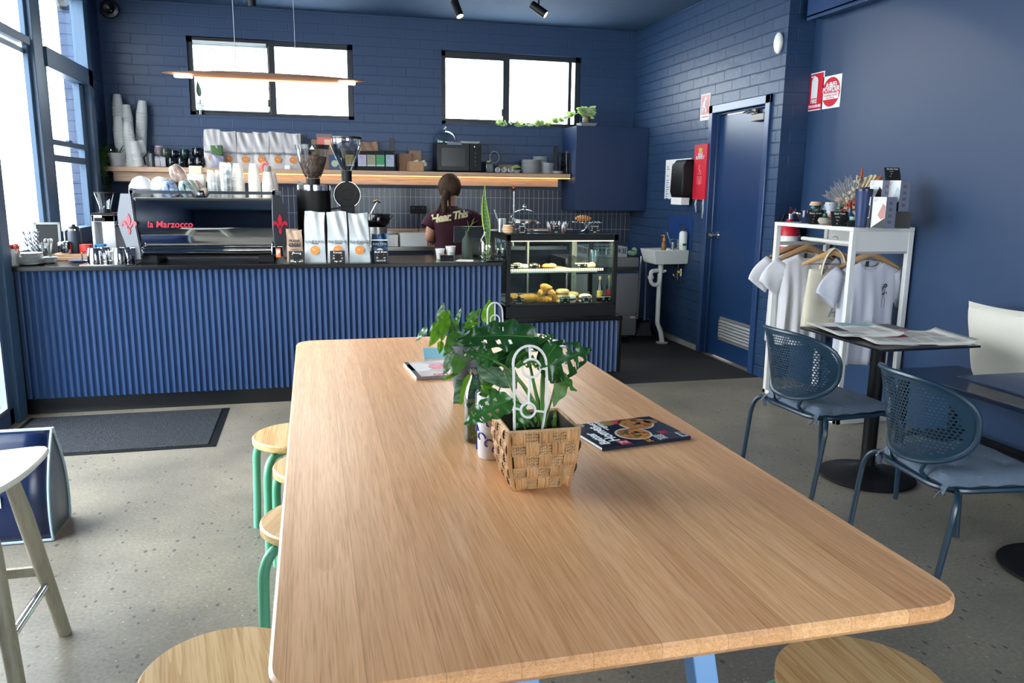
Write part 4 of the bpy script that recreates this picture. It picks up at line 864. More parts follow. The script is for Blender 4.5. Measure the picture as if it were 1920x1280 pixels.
t = hang('hanging_shirt', 'white t-shirt with a black neck tag, second from the left on the rack', 't-shirt', 1516, 442, R_(-9), 'shirts on the rack'); hanger(t, hw_m); shirt(t, cotton, 2)
t = hang('hanging_shirt', 'white t-shirt printed with a small black flower vase, rightmost on the rack', 't-shirt', 1634, 452, R_(-8), 'shirts on the rack'); hanger(t, hw_m); shirt(t, P('lilac_white_cotton', '#c9cad6', .9, bump=(6, .35), trans=.12), 5)
m = M(); m.tube(arc((.085, -.066, -.268), .009, 0, 360, 10), .004, 5); m.tube([(.085, -.066, -.277), (.078, -.066, -.33)], .0016, 4); m.tube([(.072, -.066, -.272), (.070, -.066, -.292)], .004, 5); m.tube([(.070, -.066, -.29), (.077, -.066, -.33)], .0016, 4); m.tube(bez((.078, -.066, -.325), (.095, -.066, -.29), (.098, -.066, -.325), 5), .002, 4); m.tube([(.066, -.066, -.318), (.082, -.066, -.325)], .002, 4)
m.tube([(.072, -.066, -.335), (.068, -.066, -.365), (.068, -.066, -.405), (.088, -.066, -.405), (.088, -.066, -.365), (.083, -.066, -.335)], .0013, 4, closed=True)
m.build('vase_print', ink, t)
# tote bag over a light hanger
t = hang('tote_bag', 'cream calico tote bag with grey lettering hanging between the t-shirts', 'bag', 1566, 447, R_(-14)); hanger(t, hw_l, .42, .10)
M().tube([(-.18, 0, -.17), (.18, 0, -.17)], .005, 6).build('trouser_bar', hw_m, t)
def tote(u, v, s_):
    x = (u-.5)*2; a = abs(x); z = -.205-.40*v; return (x*(.165+.02*v+.008*math.sin(3*v+x)), s_*(.02+.03*v)*(1-a**4)**.5+.006*math.sin(x*5+v*4)+(.0 if a < 1 else 0), z)
m = M(); m.grid(lambda u, v: tote(u, v, -1), 20, 16); m.grid(lambda u, v: tote(1-u, v, 1), 20, 16); m.build('bag_body', calico, t, thick=.002)
for s_ in (-1, 1): M().tube(bez((-.085, s_*.022, -.24), (-.07, s_*.02, -.08), (-.0, s_*.014, -.062), 8)+bez((.0, s_*.014, -.062), (.07, s_*.02, -.08), (.085, s_*.022, -.24), 8)[1:], .016, 8, flat=.22).build('bag_handle', calico, t)
gl = P('grey_blue_print', '#8c9dab', .8)
text('Hear', .085, t, gl, (.055, -.056, -.50), (PI/2, 0, 0), shear=.35, offset=.003); text('COFFEE HOUSE', .026, t, gl, (.075, -.057, -.555), (PI/2, 0, 0))

# ---- things on top of the rack
RT = RZ+.001
def onrack(px, X): p = at(px, 420, 'x', X); p.z = RT; return p
def card(lb, lines, px, py, w_, h_, z=None, base=None, rz=0, tilt=12, size=.016, cat='price card', p=None):
    if p is None: p = at(px, py, 'z', z)
    t = thing('price_card', lb, cat, p, rz)
    c = M(); c.tr(rot=(R_(-tilt), 0, 0)).box(-w_/2, w_/2, 0, .0025, 0, h_); c.build('board', slate, t, smooth=0)
    c = M(); c.tr(rot=(R_(tilt+8), 0, 0)).box(-w_*.2, w_*.2, 0.004, .0055, 0, h_*.8); c.build('easel', slate, t, smooth=0)
    n = len(lines)
    for i, s_ in enumerate(lines):
        f = 1-(i+.65)/(n+.3)
        text(s_, size*(1.15 if i == 0 else .85), t, chalk, (0, -.0012+math.sin(R_(tilt))*h_*f, math.cos(R_(tilt))*h_*f), (R_(90-tilt), 0, 0), shear=.15, offset=.0001, extrude=.0003)
    return t
glz_n = P('navy_glaze', '#141f38', .15, var=(20, '#33486b', .9)); lidp = P('peach_silicone', '#cfae94', .5); lidw = P('cool_white_lid', '#c3c6d0', .4); lidb = P('black_silicone', '#15191b', .45)
p = onrack(1510, 3.33)
t = thing('mug', 'navy glazed mug with a brown rim on the white rack, far left', 'mug', p)
M().lathe([(0, 0), (.028, 0), (.038, .02), (.041, .05), (.037, .085), (.034, .085), (.037, .05), (.034, .02), (0, .012)], 28).build('body', glz_n, t)
M().tube(bez((-.037, 0, .075), (-.085, 0, .07), (-.04, 0, .018), 10), .005, 8).build('handle', P('brown_glaze', '#5c2f2c', .2), t)
M().tube([(.0355*math.cos(a), .0355*math.sin(a), .085) for a in [2*PI*i/28 for i in range(28)]], .0022, 6, closed=True).build('rim', P('brown_glaze', '#5c2f2c', .2), t)
swirl = P('green_swirl', '#1d3a33', .2, var=(14, '#8fb49f', .25), stretch=(1, 1, 4)); mintp = P('mint_glaze', '#8fb5a2', .3); peachb = P('salmon_body', '#c98268', .4); slateb = P('slate_body', '#39434f', .4); taupe = P('taupe_body', '#7b6a5c', .5)
def keep(lb, x, y, z, bm, lm, r=.036, h=.065):
    t = thing('reusable_cup', lb, 'cup', (x, y, z), 0, 'reusable cups stacked on the rack')
    M().lathe([(0, 0), (r*.75, 0), (r, h), (0, h)], 28).build('body', bm, t)
    M().lathe([(r*1.0, h), (r*1.18, h+.001), (r*1.2, h+.009), (r*1.05, h+.012), (r*1.02, h+.024), (r*.9, h+.026), (0, h+.024)], 28).build('lid', lm, t); return t
def kc(px, X): q = onrack(px, X); return q.x, q.y
keep('black lidded reusable cup behind the leftmost price card', *kc(1532, 3.37), RT, peachb, lidb); keep('peach lidded reusable cup on top of the black lidded one', *kc(1527, 3.37), RT+.091, swirl, lidp, h=.03)
keep('salmon reusable cup with a pale lid, bottom of the middle stack', *kc(1559, 3.35), RT, peachb, lidw); keep('pale lidded reusable cup on the salmon one', *kc(1555, 3.35), RT+.091, lidw, lidw, h=.03)
keep('reusable cup with a taupe body at the back of the rack', *kc(1577, 3.50), RT, taupe, taupe); keep('green swirl reusable cup with a peach lid, topmost at the back', *kc(1574, 3.50), RT+.091, swirl, lidp, h=.06)
keep('mint reusable cup with a black lid at the back left', *kc(1552, 3.52), RT, slateb, mintp, h=.09); keep('small black lidded cup on the mint cup', *kc(1552, 3.52), RT+.116, mintp, lidb, h=.01)
p = onrack(1546, 3.268); t = thing('bud_vase', 'round cream bud vase with a green drip neck on little feet', 'vase', p)
M().lathe([(.012, .004), (.035, .01), (.046, .028), (.035, .046), (.014, .056)], 28).build('body', P('cream_speckle_glaze', '#b9b2a2', .35, bump=(80, .3)), t); M().lathe([(.0345, .0463), (.0145, .0565), (.012, .072), (.015, .076), (.010, .077), (0, .06)], 24).build('neck', P('green_drip_glaze', '#2f5a4c', .25), t)
for k in range(3): M().sph((.022*math.cos(k*2.1+.5), .022*math.sin(k*2.1+.5), .005), .006, 8, 6).build('foot', P('cream_speckle_glaze', '#b9b2a2', .35), t)
card('grey chalk price card left of the cream bud vase', ['Keep to go', 'Cups', 'sml $32', 'large $36'], 0, 0, .10, .088, tilt=18, size=.016, rz=R_(-10), p=onrack(1530, 3.29))
card('grey chalk price card right of the cream bud vase', ['Bud Vase', 'Little ones', 'Two  $48', 'Four  $90'], 0, 0, .115, .098, tilt=22, size=.017, rz=R_(-10), p=onrack(1577, 3.26))
p = onrack(1599, 3.29); t = thing('squat_vase', 'squat dark glazed vase with a mint neck beside the tumbler', 'vase', p)
M().lathe([(0, 0), (.03, 0), (.042, .02), (.036, .036), (.02, .042)], 24).build('body', P('black_green_glaze', '#16201f', .12), t); M().lathe([(.0205, .0422), (.022, .062), (.017, .062), (0, .05)], 24).build('neck', mintp, t)
lathe_thing('bottle_vase', 'small blue bottle vase behind the squat dark vase', 'vase', onrack(1592, 3.37), [(0, 0), (.028, 0), (.036, .035), (.03, .065), (.012, .085), (.011, .11), (0, .11)], P('dusty_blue_glaze', '#3d6485', .3))
p = onrack(1615, 3.285); t = thing('travel_tumbler', 'tall matte navy travel tumbler in front of the boxes', 'tumbler', p)
M().lathe([(0, 0), (.035, 0), (.037, .01), (.040, .12), (.050, .218), (0, .218)], 32).build('body', P('matte_navy', '#1d3260', .45), t); M().lathe([(.050, .218), (.050, .232), (.03, .234), (0, .234)], 32).box(-.025, .006, -.04, .0, .234, .242).build('lid', P('navy_lid', '#131f3d', .3), t)
# dried flower vase
p = onrack(1596, 3.50)
t = thing('flower_vase', 'white vase of dried palm, pampas and orange flowers on the rack', 'vase', p, R_(-32))
M().lathe([(0, 0), (.045, 0), (.055, .04), (.05, .09), (.045, .095), (.04, .09), (0, .02)], 28).build('vase', P('white_bisque', '#d9d0cc', .6), t)
dry = P('dried_palm', '#f4e6c6', .8, trans=.3); dryw = P('bleached_ruscus', '#e2d9c8', .9, trans=.3); orng = P('orange_bloom', '#d9532a', .7); orb = P('rust_tail', '#b4552b', .9)
def fan(base, d, ln, wd, mt, n=13, nm='palm_fan'):
    d = Vector(d).normalized(); sd = d.cross(Vector((0, -1, .1))).normalized(); m = M(); base = Vector(base); q = []
    for i in range(n):
        k = (i/(n-1)-.5)*2; tipk = (1-.28*k*k); q.append(base+d*ln*.12+sd*k*.004); q.append(base+d*ln*tipk*(1 if i % 2 else .97)+sd*k*wd+Vector((0, (.010 if i % 2 else -.010), 0)))
    m.add(q, [(2*i, 2*i+1, 2*i+3, 2*i+2) for i in range(n-1)]); m.tube([base, base+d*ln*.15], .003, 5); return m.build(nm, mt, t, smooth=0, thick=.001)
fan((.0, 0, .09), (.55, .0, 1), .27, .07, dry); fan((.02, .02, .09), (.3, .0, 1), .20, .05, dryw)
r = random.Random(4)
for i in range(9):
    a = -.95+i*.16; L = .19+.04*r.random(); m = M(); tip = Vector((math.sin(a)*L-.01, -.01*i % .03, .08+math.cos(a)*L))
    for k in range(12):
        b0 = Vector((0, 0, .08)).lerp(tip, .3+k*.06); m.tube([b0, b0+Vector((math.sin(a+.6)*.035, r.uniform(-.01, .01), math.cos(a+.6)*.035))], .0012, 3, caps=False); m.tube([b0, b0+Vector((math.sin(a-.6)*.035, r.uniform(-.01, .01), math.cos(a-.6)*.035))], .0012, 3, caps=False)
    m.tube([(0, 0, .08), tip], .0015, 4); m.build('dried_grass', dryw, t)
def plume(pts, rads, mt, nm, seed):
    r = random.Random(seed); m = M(); 
    for (x, y, z), rr in zip(pts, rads):
        for k in range(10): a = r.uniform(0, 6.28); b_ = r.uniform(-1, 1); m.sph((x+rr*math.cos(a)*.7, y+rr*math.sin(a)*.7, z+rr*b_*.6), (rr*.38, rr*.3, rr*.42), 7, 5)
    m.build(nm, mt, t)
plume([(-.01, 0, .20), (.01, 0, .24), (.015, 0, .28), (.02, 0, .31)], [.03, .028, .024, .016], dryw, 'ruscus_spray', 1)
plume([(-.06, -.02, .13), (-.03, -.03, .16), (-.05, 0, .19)], [.02, .022, .018], dryw, 'hydrangea', 2); plume([(.05, -.02, .13), (.07, -.01, .15), (.06, 0, .18)], [.028, .026, .02], dryw, 'hydrangea', 3)
plume([(-.055, -.03, .095), (-.02, -.045, .105), (.02, -.045, .10), (.045, -.03, .10), (-.03, -.04, .13), (.01, -.04, .135), (.02, -.03, .165)], [.02, .021, .02, .018, .02, .02, .017], orng, 'orange_flowers', 5)
plume([(-.045, -.055, .11), (.0, -.065, .115)], [.014, .013], dryw, 'white_flower', 6)
M().tube([(.035, 0, .30), (.037, 0, .34), (.036, 0, .375)], [.007, .009, .004], 8).build('bunny_tail', orb, t); M().tube([(.125, 0, .27), (.14, 0, .295), (.155, 0, .325)], [.006, .011, .006], 8).build('bunny_tail', orb, t)
# packaging boxes
boxw = P('carton_white', '#dcdcde', .5); boxg = P('carton_grey', '#85889a', .5); boxk = P('carton_black', '#14161b', .4)
def cup_box(lb, x, y, z, tint, w_=.095, h_=.185, rz=R_(-78), d_=.09, name='product_box'):
    t = thing(name, lb, 'box', (x, y, z), rz, 'boxed cups on the rack')
    m = M(); m.box(-w_/2, w_/2, -d_/2, d_/2, 0, h_); m.m = [1, 1, 0, 1, 0, 0]; m.m = [0, 0, 0, 1, 0, 0]; m.build('carton', [boxw, boxg], t, smooth=0)
    M().prism([(w_*.5, -d_/2-.0006), (w_*.5, -d_/2+.0), (w_*.1, -d_/2), (w_*.1, -d_/2-.0006)], 0, .0001).build('shadow_gap', boxk, t) if False else None
    m = M(); y_ = -d_/2-.0006; m.add([(-w_*.06, y_, h_*.42), (w_*.28, y_, h_*.8), (w_*.48, y_, h_*.7), (w_*.48, y_, h_*.36), (w_*.2, y_, h_*.28)], [(0, 4, 3, 2, 1)]); m.build('die_cut_window', tint, t, smooth=0)
    m = M(); m.add([(-w_*.5, y_, .001), (w_*.5, y_, .001), (w_*.5, y_, h_*.34)], [(0, 1, 2)]); m.build('black_corner', boxk, t, smooth=0)
    m = M()
    for i in range(4): m.box(w_/2+.0002, w_/2+.0008, -d_*.2, d_*.12, h_*(.82-.2*i)-.012, h_*(.82-.2*i)+.006)
    for i in range(3): m.box(-w_*.42, -w_*.42+.03-.006*i, y_-.0003, y_+.0003, h_*(.93-.04*i), h_*(.93-.04*i)+.002)
    m.build('small_print', P('print_grey', '#6a6c78', .6), t, smooth=0); return t
p = onrack(1655, 3.34)
cup_box('front product box with a pink window, on the right end of the rack', p.x, p.y, RT, P('pink_window', '#b9827c', .4))
cup_box('product box with a dark window behind the tumbler', p.x-.01, p.y+.125, RT, boxk)
t = thing('black_box', 'plain black box supporting the upper product boxes', 'box', (p.x+.14, p.y+.03, RT), R_(-38)); M().box(-.06, .06, -.05, .05, 0, .098).build('carton', boxk, t, smooth=0, bevel=.001); M().box(-.04, -.015, -.0465, -.045, .03, .06).build('barcode', boxw, t)
t = thing('white_box', 'white box lying under the upper product boxes', 'box', (p.x+.09, p.y+.15, RT), R_(-38)); M().box(-.07, .055, -.05, .05, 0, .098).build('carton', boxw, t, smooth=0, bevel=.001)
cup_box('raised product box with a dark window, left of the upper pair', p.x+.065, p.y+.125, RT+.099, boxk, h_=.185, d_=.09, w_=.09); cup_box('raised product box with a grey side, right of the upper pair', p.x+.14, p.y+.06, RT+.099, P('pale_window', '#b5c0c8', .4), h_=.185, w_=.09)
card('slanted chalk price card on top of the upper boxes', ['Sttoke Cup', 'medium', '$49.5', 'Clay Blue', '$54.5'], 0, 0, .095, .085, rz=R_(-14), tilt=24, size=.013, p=Vector((p.x+.11, p.y+.08, RT+.285)))
# ---- newspapers on the cafe table
news = P('newsprint', '#e6e2da', .85)
def newspaper(lb, x, y, z, rz, w_, h_, blocks, lift):
    t = thing('newspaper', lb, 'newspaper', (x, y, z), rz)
    def sh(u, v, s_): X = (u-.5)*w_; Y = (v-.5)*h_; zz = .004+.0035*s_+lift*(max(0, abs(u-.5)*2-.75)/.25)**2*(1 if u > .5 else .4)+.003*math.sin(9*u+3*v); return (X, Y, zz)
    m = M(); m.grid(lambda u, v: sh(u, v, 1), 20, 14); m.grid(lambda u, v: sh(1-u, v, -1), 20, 14); m.build('pages', news, t, thick=.002)
    m = M(); mats = [P('news_red', '#c02a3c', .7), P('news_grey', '#c8c3bb', .8), P('news_teal', '#8fb5c0', .8), P('news_dark', '#3c3a3c', .8), P('news_blush', '#a98279', .8)]
    for (u0, u1, v0, v1, k) in blocks: m.mat(k); m.grid(lambda a, b_: tuple(Vector(sh(u0+(u1-u0)*a, v0+(v1-v0)*b_, 1))+Vector((0, 0, .0016))), 4, 3)
    m.build('page_print', mats, t); return t
r = random.Random(9)
cols_ = [(.06+.075*i, .12+.075*i, .08, .35, 1) for i in range(11)]
newspaper('open newspaper lying flat with a red block on the cafe table, nearer one', 2.94, 3.36, .7405, R_(-12), .52, .38, [(.30, .52, .48, .75, 0), (.05, .27, .55, .8, 4), (.1, .28, .82, .92, 3), (.34, .52, .8, .93, 3), (.56, .74, .5, .8, 1), (.78, .92, .5, .85, 1), (.56, .66, .84, .93, 0)]+[(.08+.15*i, .20+.15*i, .12, .4, 1) for i in range(6)], .02)
newspaper('open newspaper with a pale blue strip, lying at the left side of the cafe table', 2.765, 3.55, .7405+.013, R_(-10), .34, .38, [(.45, .97, .72, .96, 2), (.08, .35, .3, .7, 3), (.4, .7, .3, .6, 1), (.1, .5, .08, .24, 1), (.75, .95, .2, .6, 1)], .015)
# ================================================================== ON THE COUNTER
WT = .9605
def ctr(px, Y): p = at(px, 480, 'y', Y); p.z = WT; return p
def hgt(px, py, Y): return at(px, py, 'y', Y).z-WT
paperw = P('paper_cup_white', '#d6d5d1', .6); lip = P('cup_lip', '#e6e5e1', .45)
# ---- espresso machine
MY = 5.66
mxl, mxr = at(252, 430, 'y', MY).x, at(516, 430, 'y', MY).x; mzt = hgt(380, 371, MY); mzb = hgt(380, 487, MY)
mcx = (mxl+mxr)/2; mw = (mxr-mxl)/2
EM = thing('espresso_machine', 'mirror backed espresso machine with red lettering and silver end panels on the counter', 'espresso machine', (mcx, MY, WT))
mir = P('mirror_steel', '#b9bec6', .045, 1.0)
prof = [(0.006, mzb+.115), (-.012, mzb+.16), (-.018, mzb+.21), (-.016, mzb+.26), (-.004, mzb+.32), (.012, mzt)]
m = M(); K = 26; zz0, zz1 = mzb+.085, mzt
def mp_(u, v): z = zz0+(zz1-zz0)*v; y = -.030*math.sin(PI*min(1, v*1.02))**.8 if v < 1 else 0; return ((u-.5)*2*mw, y, z)
# lower half leans back under, upper half nearly upright
def mp2(u, v):
    z = zz0+(zz1-zz0)*v; t = v; y = .022-.085*t+.085*t*t; return ((u-.5)*2*mw, y, z)
m.grid(mp2, 2, 26); m.build('mirror_panel', mir, EM)
M().box(-mw, mw, .035, .50, .055, mzt-.002).build('body', P('machine_dark', '#20242c', .35, .6), EM)
M().tube([(-mw, .0, mzb+.055), (mw, .0, mzb+.055)], .026, 14, flat=.9).build('lower_rail', mir, EM)
m = M()
for x in (-mw+.07, mw-.07):
    for y in (.06, .42): m.cbox(x, y, 0, .10, .07, .055)
m.box(-mw+.05, mw-.05, .10, .12, .03, .056); m.build('foot', black_pl, EM)
wing = P('satin_wing', '#4d4f54', .35, .85); wred = P('enamel_red', '#b01d34', .35)
def fleur(m, s_, y):
    def half(pts): return pts+[(-x, z) for x, z in pts[::-1]]
    def pr(pts): n = len(pts); m.add([(x*s_, y, z*s_) for x, z in pts]+[(x*s_, y-.003, z*s_) for x, z in pts], [tuple(range(n)), tuple(range(2*n-1, n-1, -1))]+[(i, n+i, n+(i+1) % n, (i+1) % n) for i in range(n)])
    pr(half([(0, .5), (.07, .36), (.10, .22), (.07, .08), (.04, -.02)]))
    for sg in (1, -1): pr([(sg*x, z) for x, z in [(.05, -.02), (.12, .12), (.22, .19), (.32, .14), (.35, .03), (.30, -.05), (.26, .02), (.20, .05), (.13, -.03), (.06, -.16)]])
    pr(half([(0, -.08), (.03, -.16), (.07, -.26), (0, -.42)]))
for sg, px0, px1 in ((-1, 228, 262), (1, 505, 540)):
    H_ = mzt+.02; W_ = .115
    ol = [(-.35, 1.0), (.42, 1.0), (.58, .62), (.95, .10), (.95, .0), (.45, .0), (-.15, .16), (-.72, .50), (-.78, .68)] if sg < 0 else [(-.55, 1.0), (.0, 1.0), (.70, .72), (.82, .58), (.55, .22), (.1, .02), (-.5, .02), (-.62, .5), (-.6, .75)]
    pts = [(x*W_*.62, .035+z*(H_-.035)) for x, z in ol]
    m = M(); n = len(pts); m.add([(x, 0, z) for x, z in pts]+[(x, .02, z) for x, z in pts], [tuple(range(n)), tuple(range(2*n-1, n-1, -1))]+[(i, (i+1) % n, n+(i+1) % n, n+i) for i in range(n)][::1])
    w_o = m.build('end_panel', wing, EM, (sg*(mw+.035), -.03, 0), (0, 0, R_(-14 if sg < 0 else 22)), bevel=.004)
    m = M(); fleur(m, .15, 0); m.build('lily_emblem', wred, w_o, (.012 if sg < 0 else -.002, -.003, H_*.56))
    M().box(sg*(mw+.0)-.03, sg*(mw)+.05, -.04, .02, .045, .11).build('corner_foot', mir, EM, bevel=.006)
    M().box(sg*mw-.012, sg*mw+.012, -.02, .47, mzt-.01, mzt+.06).build('rail_post', mir, EM, bevel=.003)
rz_ = hgt(380, 359, MY)-.005
m = M(); b_ = .011
m.box(-mw-.01, -.075, -.02, -.006, rz_-b_, rz_+b_*.8); m.box(.03, mw+.05, -.02, -.006, rz_-b_, rz_+b_*.8)
for x0, x1 in ((-.077, -.055), (.035, .010)): m.tube([(x0, -.013, rz_), (x1, -.013, mzt+.005)], .008, 6)
m.box(-mw-.01, mw+.03, .47, .484, rz_-b_, rz_+b_*.8); m.build('cup_rail', P('dark_chrome', '#5a5d63', .25, 1), EM)
m = M(); m.add([(-.045, -.02, rz_+.012), (.0, -.02, rz_+.012), (.012, -.02, mzt+.002), (-.05, -.02, mzt+.002)], [(0, 1, 2, 3)]); m.build('rail_emblem', P('dark_chrome', '#5a5d63', .25, 1), EM, thick=.006)
M().box(-mw, mw, -.01, .48, mzt-.004, mzt).build('cup_tray', steel, EM, smooth=0)
lt = text('la Marzocco', .060, EM, wred, (-mw*.50, -.012, mzb+.235), (R_(88), 0, 0), shear=.1, offset=.0008, extrude=.001, sx=.95)
M().box(mw+.0, mw+.03, -.045, -.04, .035, .095).build('service_sticker', P('orange_sticker', '#d9682c', .5), EM, smooth=0)
text('P', .045, EM, wh, (mw+.015, -.047, .065), offset=.002)
# ---- cups nested upside down
def cup_proto(name, r0, r1, h, mt, base=True):
    o = M().lathe([(r0, 0), (r0+.002, .002), (r0+.002, .006), (r0, .008), (r1, h-.001), (r1-.002, h), (0, h)], 20).build(name, mt); return o
pc = None
def stack(n, pitch, r0, r1, h, mt, base, name, lb, cat, group, lean=(0, 0), scv=1):
    o = cup_proto(name, r0, r1, h, mt); tag(o, lb, cat, group)
    for i in range(n):
        q = o if i == 0 else o.copy()
        if i: COL.objects.link(q)
        if i and i == n-1: q['label'] = 'topmost '+lb
        k = i*pitch; q.location = (base[0]+lean[0]*k, base[1]+lean[1]*k, base[2]+k); q.rotation_euler = (-lean[1], lean[0], 0)
    return q
MZ = WT+mzt+.0003
def onm(px, Y): p = at(px, 360, 'y', Y); p.z = MZ; return p
for px, Y, n, lb in ((448, 5.80, 14, 'front left'), (478, 5.80, 14, 'front middle'), (503, 5.80, 9, 'front right'), (511, 5.98, 9, 'rear right')):
    stack(n, .0105, .040, .028, .095, paperw, onm(px, Y), 'paper_cup', 'white paper cup in the %s upturned stack on the coffee machine' % lb, 'paper cup', 'paper cups on the machine, %s stack' % lb)
for px, Y in ((450, 5.80), (480, 5.80)):
    p = onm(px, Y); text('Hear\nThis', .016, tl, ink, (0, 0, 0)) if False else None
# lidded pink keepsake on the right stack: soft pink and grey finger puppet
p = onm(503, 5.80); zt = MZ+8*.0105+.095
FP = thing('pink_mitt', 'small pink and grey soft mitt resting on the right paper cup stack', 'mitt', (p.x, p.y, zt+.001))
M().lathe([(0, 0), (.024, 0), (.027, .008), (.025, .035), (.020, .038), (0, .036)], 18).build('grey_cup', P('knit_grey', '#8b8886', .9, bump=(120, .8)), FP)
M().tube([(-.033, -.005, .0), (-.037, -.005, .03), (-.025, -.005, .055), (-.005, -.005, .06), (.008, -.005, .045)], [.010, .013, .014, .013, .009], 10).build('pink_band', P('felt_pink', '#cf6d67', .9), FP)
# tumblers in stacks
tg = glass('tumbler_glass', '#f2f6f7', .35, 2.0, .33)
for i, (px, Y, n) in enumerate(((400, 5.76, 3), (414, 5.84, 3), (424, 5.74, 4), (434, 5.90, 4), (408, 5.95, 2))):
    p = onm(px, Y); zz = [0, .058, .105, .132][:n]
    lbn = ['leftmost front', 'second', 'tall front', 'tall rear', 'low rear'][i]
    for k in range(n):
        if k == 0:
            o = M().lathe([(.036, 0), (.038, .01), (.031, .075), (.029, .08), (0, .078)], 10).build('tumbler', tg, smooth=20); tag(o, 'upturned clear tumbler in the %s glass stack on the machine' % lbn, 'glass', 'upturned tumblers, %s stack' % lbn)
        else: o = o.copy(); COL.objects.link(o)
        o.location = (p.x, p.y, MZ+k*.052)
# big upturned white cups
for px, lb, r in ((266, 'big upturned white cup at the left end of the machine top', .078), (301, 'second big upturned white cup on the machine top', .070)):
    p = onm(px, 5.80); t = thing('upturned_bowl', lb, 'cup', p)
    M().lathe([(r*.62, 0), (r*.72, .02), (r, .055), (r*.97, .075), (r*.65, .118), (r*.3, .135), (0, .14)], 30).build('bowl', P('glazed_white', '#c9ccd0', .15), t)
cupc = [(322, '#1e3a66', '#a9bdd8', 'dark blue glazed cup upturned on the machine'), (333, '#20242c', '#b98d6a', 'black cup with copper rim upturned on the machine'), (352, '#12302e', '#b5c9d6', 'dark green cup upturned mid row'), (362, '#6e8f80', '#cfd8d0', 'sage green cup upturned in the row'), (370, '#b98f86', '#dcc8c0', 'dusty pink cup at the right end of the upturned row')]
for px, c1, c2, lb in cupc:
    p = onm(px, {322: 5.72, 333: 5.84, 352: 5.73, 362: 5.85, 370: 5.96}[px]); t = thing('ceramic_cup', lb, 'cup', (p.x, p.y, MZ+.012), 0, 'ceramic cups upturned on the machine', rot=(R_(5), R_(-14), R_(20)))
    M().lathe([(.044, 0), (.047, .0), (.050, .03), (.046, .065), (.032, .096), (.022, .105), (.018, .103), (0, .103)], 28).build('body', P('glaze_'+c1[1:], c1, .12, var=(18, c2, .5)), t)
p = onm(341, 5.80); t = thing('ceramic_cup', 'brown striped cup resting on top of the upturned cups', 'cup', (p.x, p.y, MZ+.118), 0, 'ceramic cups upturned on the machine', rot=(R_(10), R_(-25), 0))
M().lathe([(.044, 0), (.047, .0), (.050, .03), (.046, .065), (.032, .096), (.022, .105), (.018, .103), (0, .103)], 28).build('body', P('glaze_brown', '#6b5a50', .15, var=(18, '#b9a59a', .5)), t)
p = onm(383, 5.82); tag(M().sph((0, 0, .033), (.033, .033, .033), 16, 10).build('cream_cup', P('cream_glaze', '#cbbba8', .3), None, p), 'small round cream cup by the tumblers on the machine', 'cup')
p = onm(370, 6.02); t = thing('tissue_box', 'white box with a cream lid at the back of the machine top', 'box', p)
M().box(-.055, .055, -.04, .04, 0, .16).build('box', white_pl, t, bevel=.004); M().box(-.042, .042, -.03, .03, .16, .215).build('lid', P('cream_card', '#e0cfae', .6), t, bevel=.006)
p = onm(432, 6.04); tag(M().box(-.045, .045, -.03, .03, 0, .20).build('white_carton', white_pl, None, p, bevel=.003), 'small white carton behind the tumbler stacks on the machine top', 'box')
# ---- grinders
beans = P('coffee_beans', '#2b1c16', .45, bump=(110, 1.0), var=(110, '#8a6550', .5)); hopg = glass('hopper_glass', '#dfe6ea', .03, 1.8, .06); hopc = glass('clear_hopper', '#e9eef2', .04, 2.2, .10)
GY = 5.98
p = ctr(592, GY); zt = hgt(592, 347, GY); R = (at(623, 400, 'y', GY).x-at(560, 400, 'y', GY).x)/2
G1 = thing('coffee_grinder', 'black drum coffee grinder with a hopper full of beans', 'grinder', p)
M().lathe([(R*.9, 0), (R, .01), (R, zt-.035), (0, zt-.035)], 40).build('body', P('satin_black', '#0b0c0e', .5, spec=.25), G1); M().lathe([(R+.001, zt-.038), (R+.002, zt), (R*.4, zt+.004), (0, zt+.004)], 40).build('chrome_ring', chrome, G1)
hz0, hz1 = hgt(590, 335, GY), hgt(590, 272, GY); rt = (at(619, 280, 'y', GY).x-at(556, 280, 'y', GY).x)/2
M().lathe([(R*.42, zt+.002), (R*.42, hz0), (0, hz0)], 24).build('collar', black_pl, G1)
M().shell([(R*.38, hz0), (R*.55, hz0+.03), (rt*.86, hz0+(hz1-hz0)*.55), (rt, hz1)], 36).build('hopper', hopg, G1); M().lathe([(rt*1.0, hz1-.03), (rt*1.02, hz1), (0, hz1+.004)], 36).build('hopper_lid', P('smoke_lid', '#22262c', .25), G1)
bz = hz0+(hz1-hz0)*.66
M().lathe([(R*.36, hz0+.004), (R*.53, hz0+.032), (rt*.84, hz0+(hz1-hz0)*.55), (rt*.88, bz), (rt*.5, bz+.012), (0, bz+.005)], 30).build('beans', beans, G1)
M().cbox(-R*.75, -.04, zt+.0, .04, .03, .022).build('catch', chrome, G1)
m = M(); m.box(-.017, .017, -rt*1.03, -rt*1.01, hz1-.05, hz1-.005); m.build('lid_clip', black_pl, G1)
m = M(); m.add([(-.016, -rt*1.035, hz1-.035), (.016, -rt*1.035, hz1-.035), (0, -rt*1.035, hz1-.008)], [(0, 1, 2)]); m.add([(-.007, -rt*1.04, hz1-.031), (.007, -rt*1.04, hz1-.031), (0, -rt*1.04, hz1-.02)], [(0, 1, 2)]); m.build('triangle_mark', wh, G1, smooth=0)
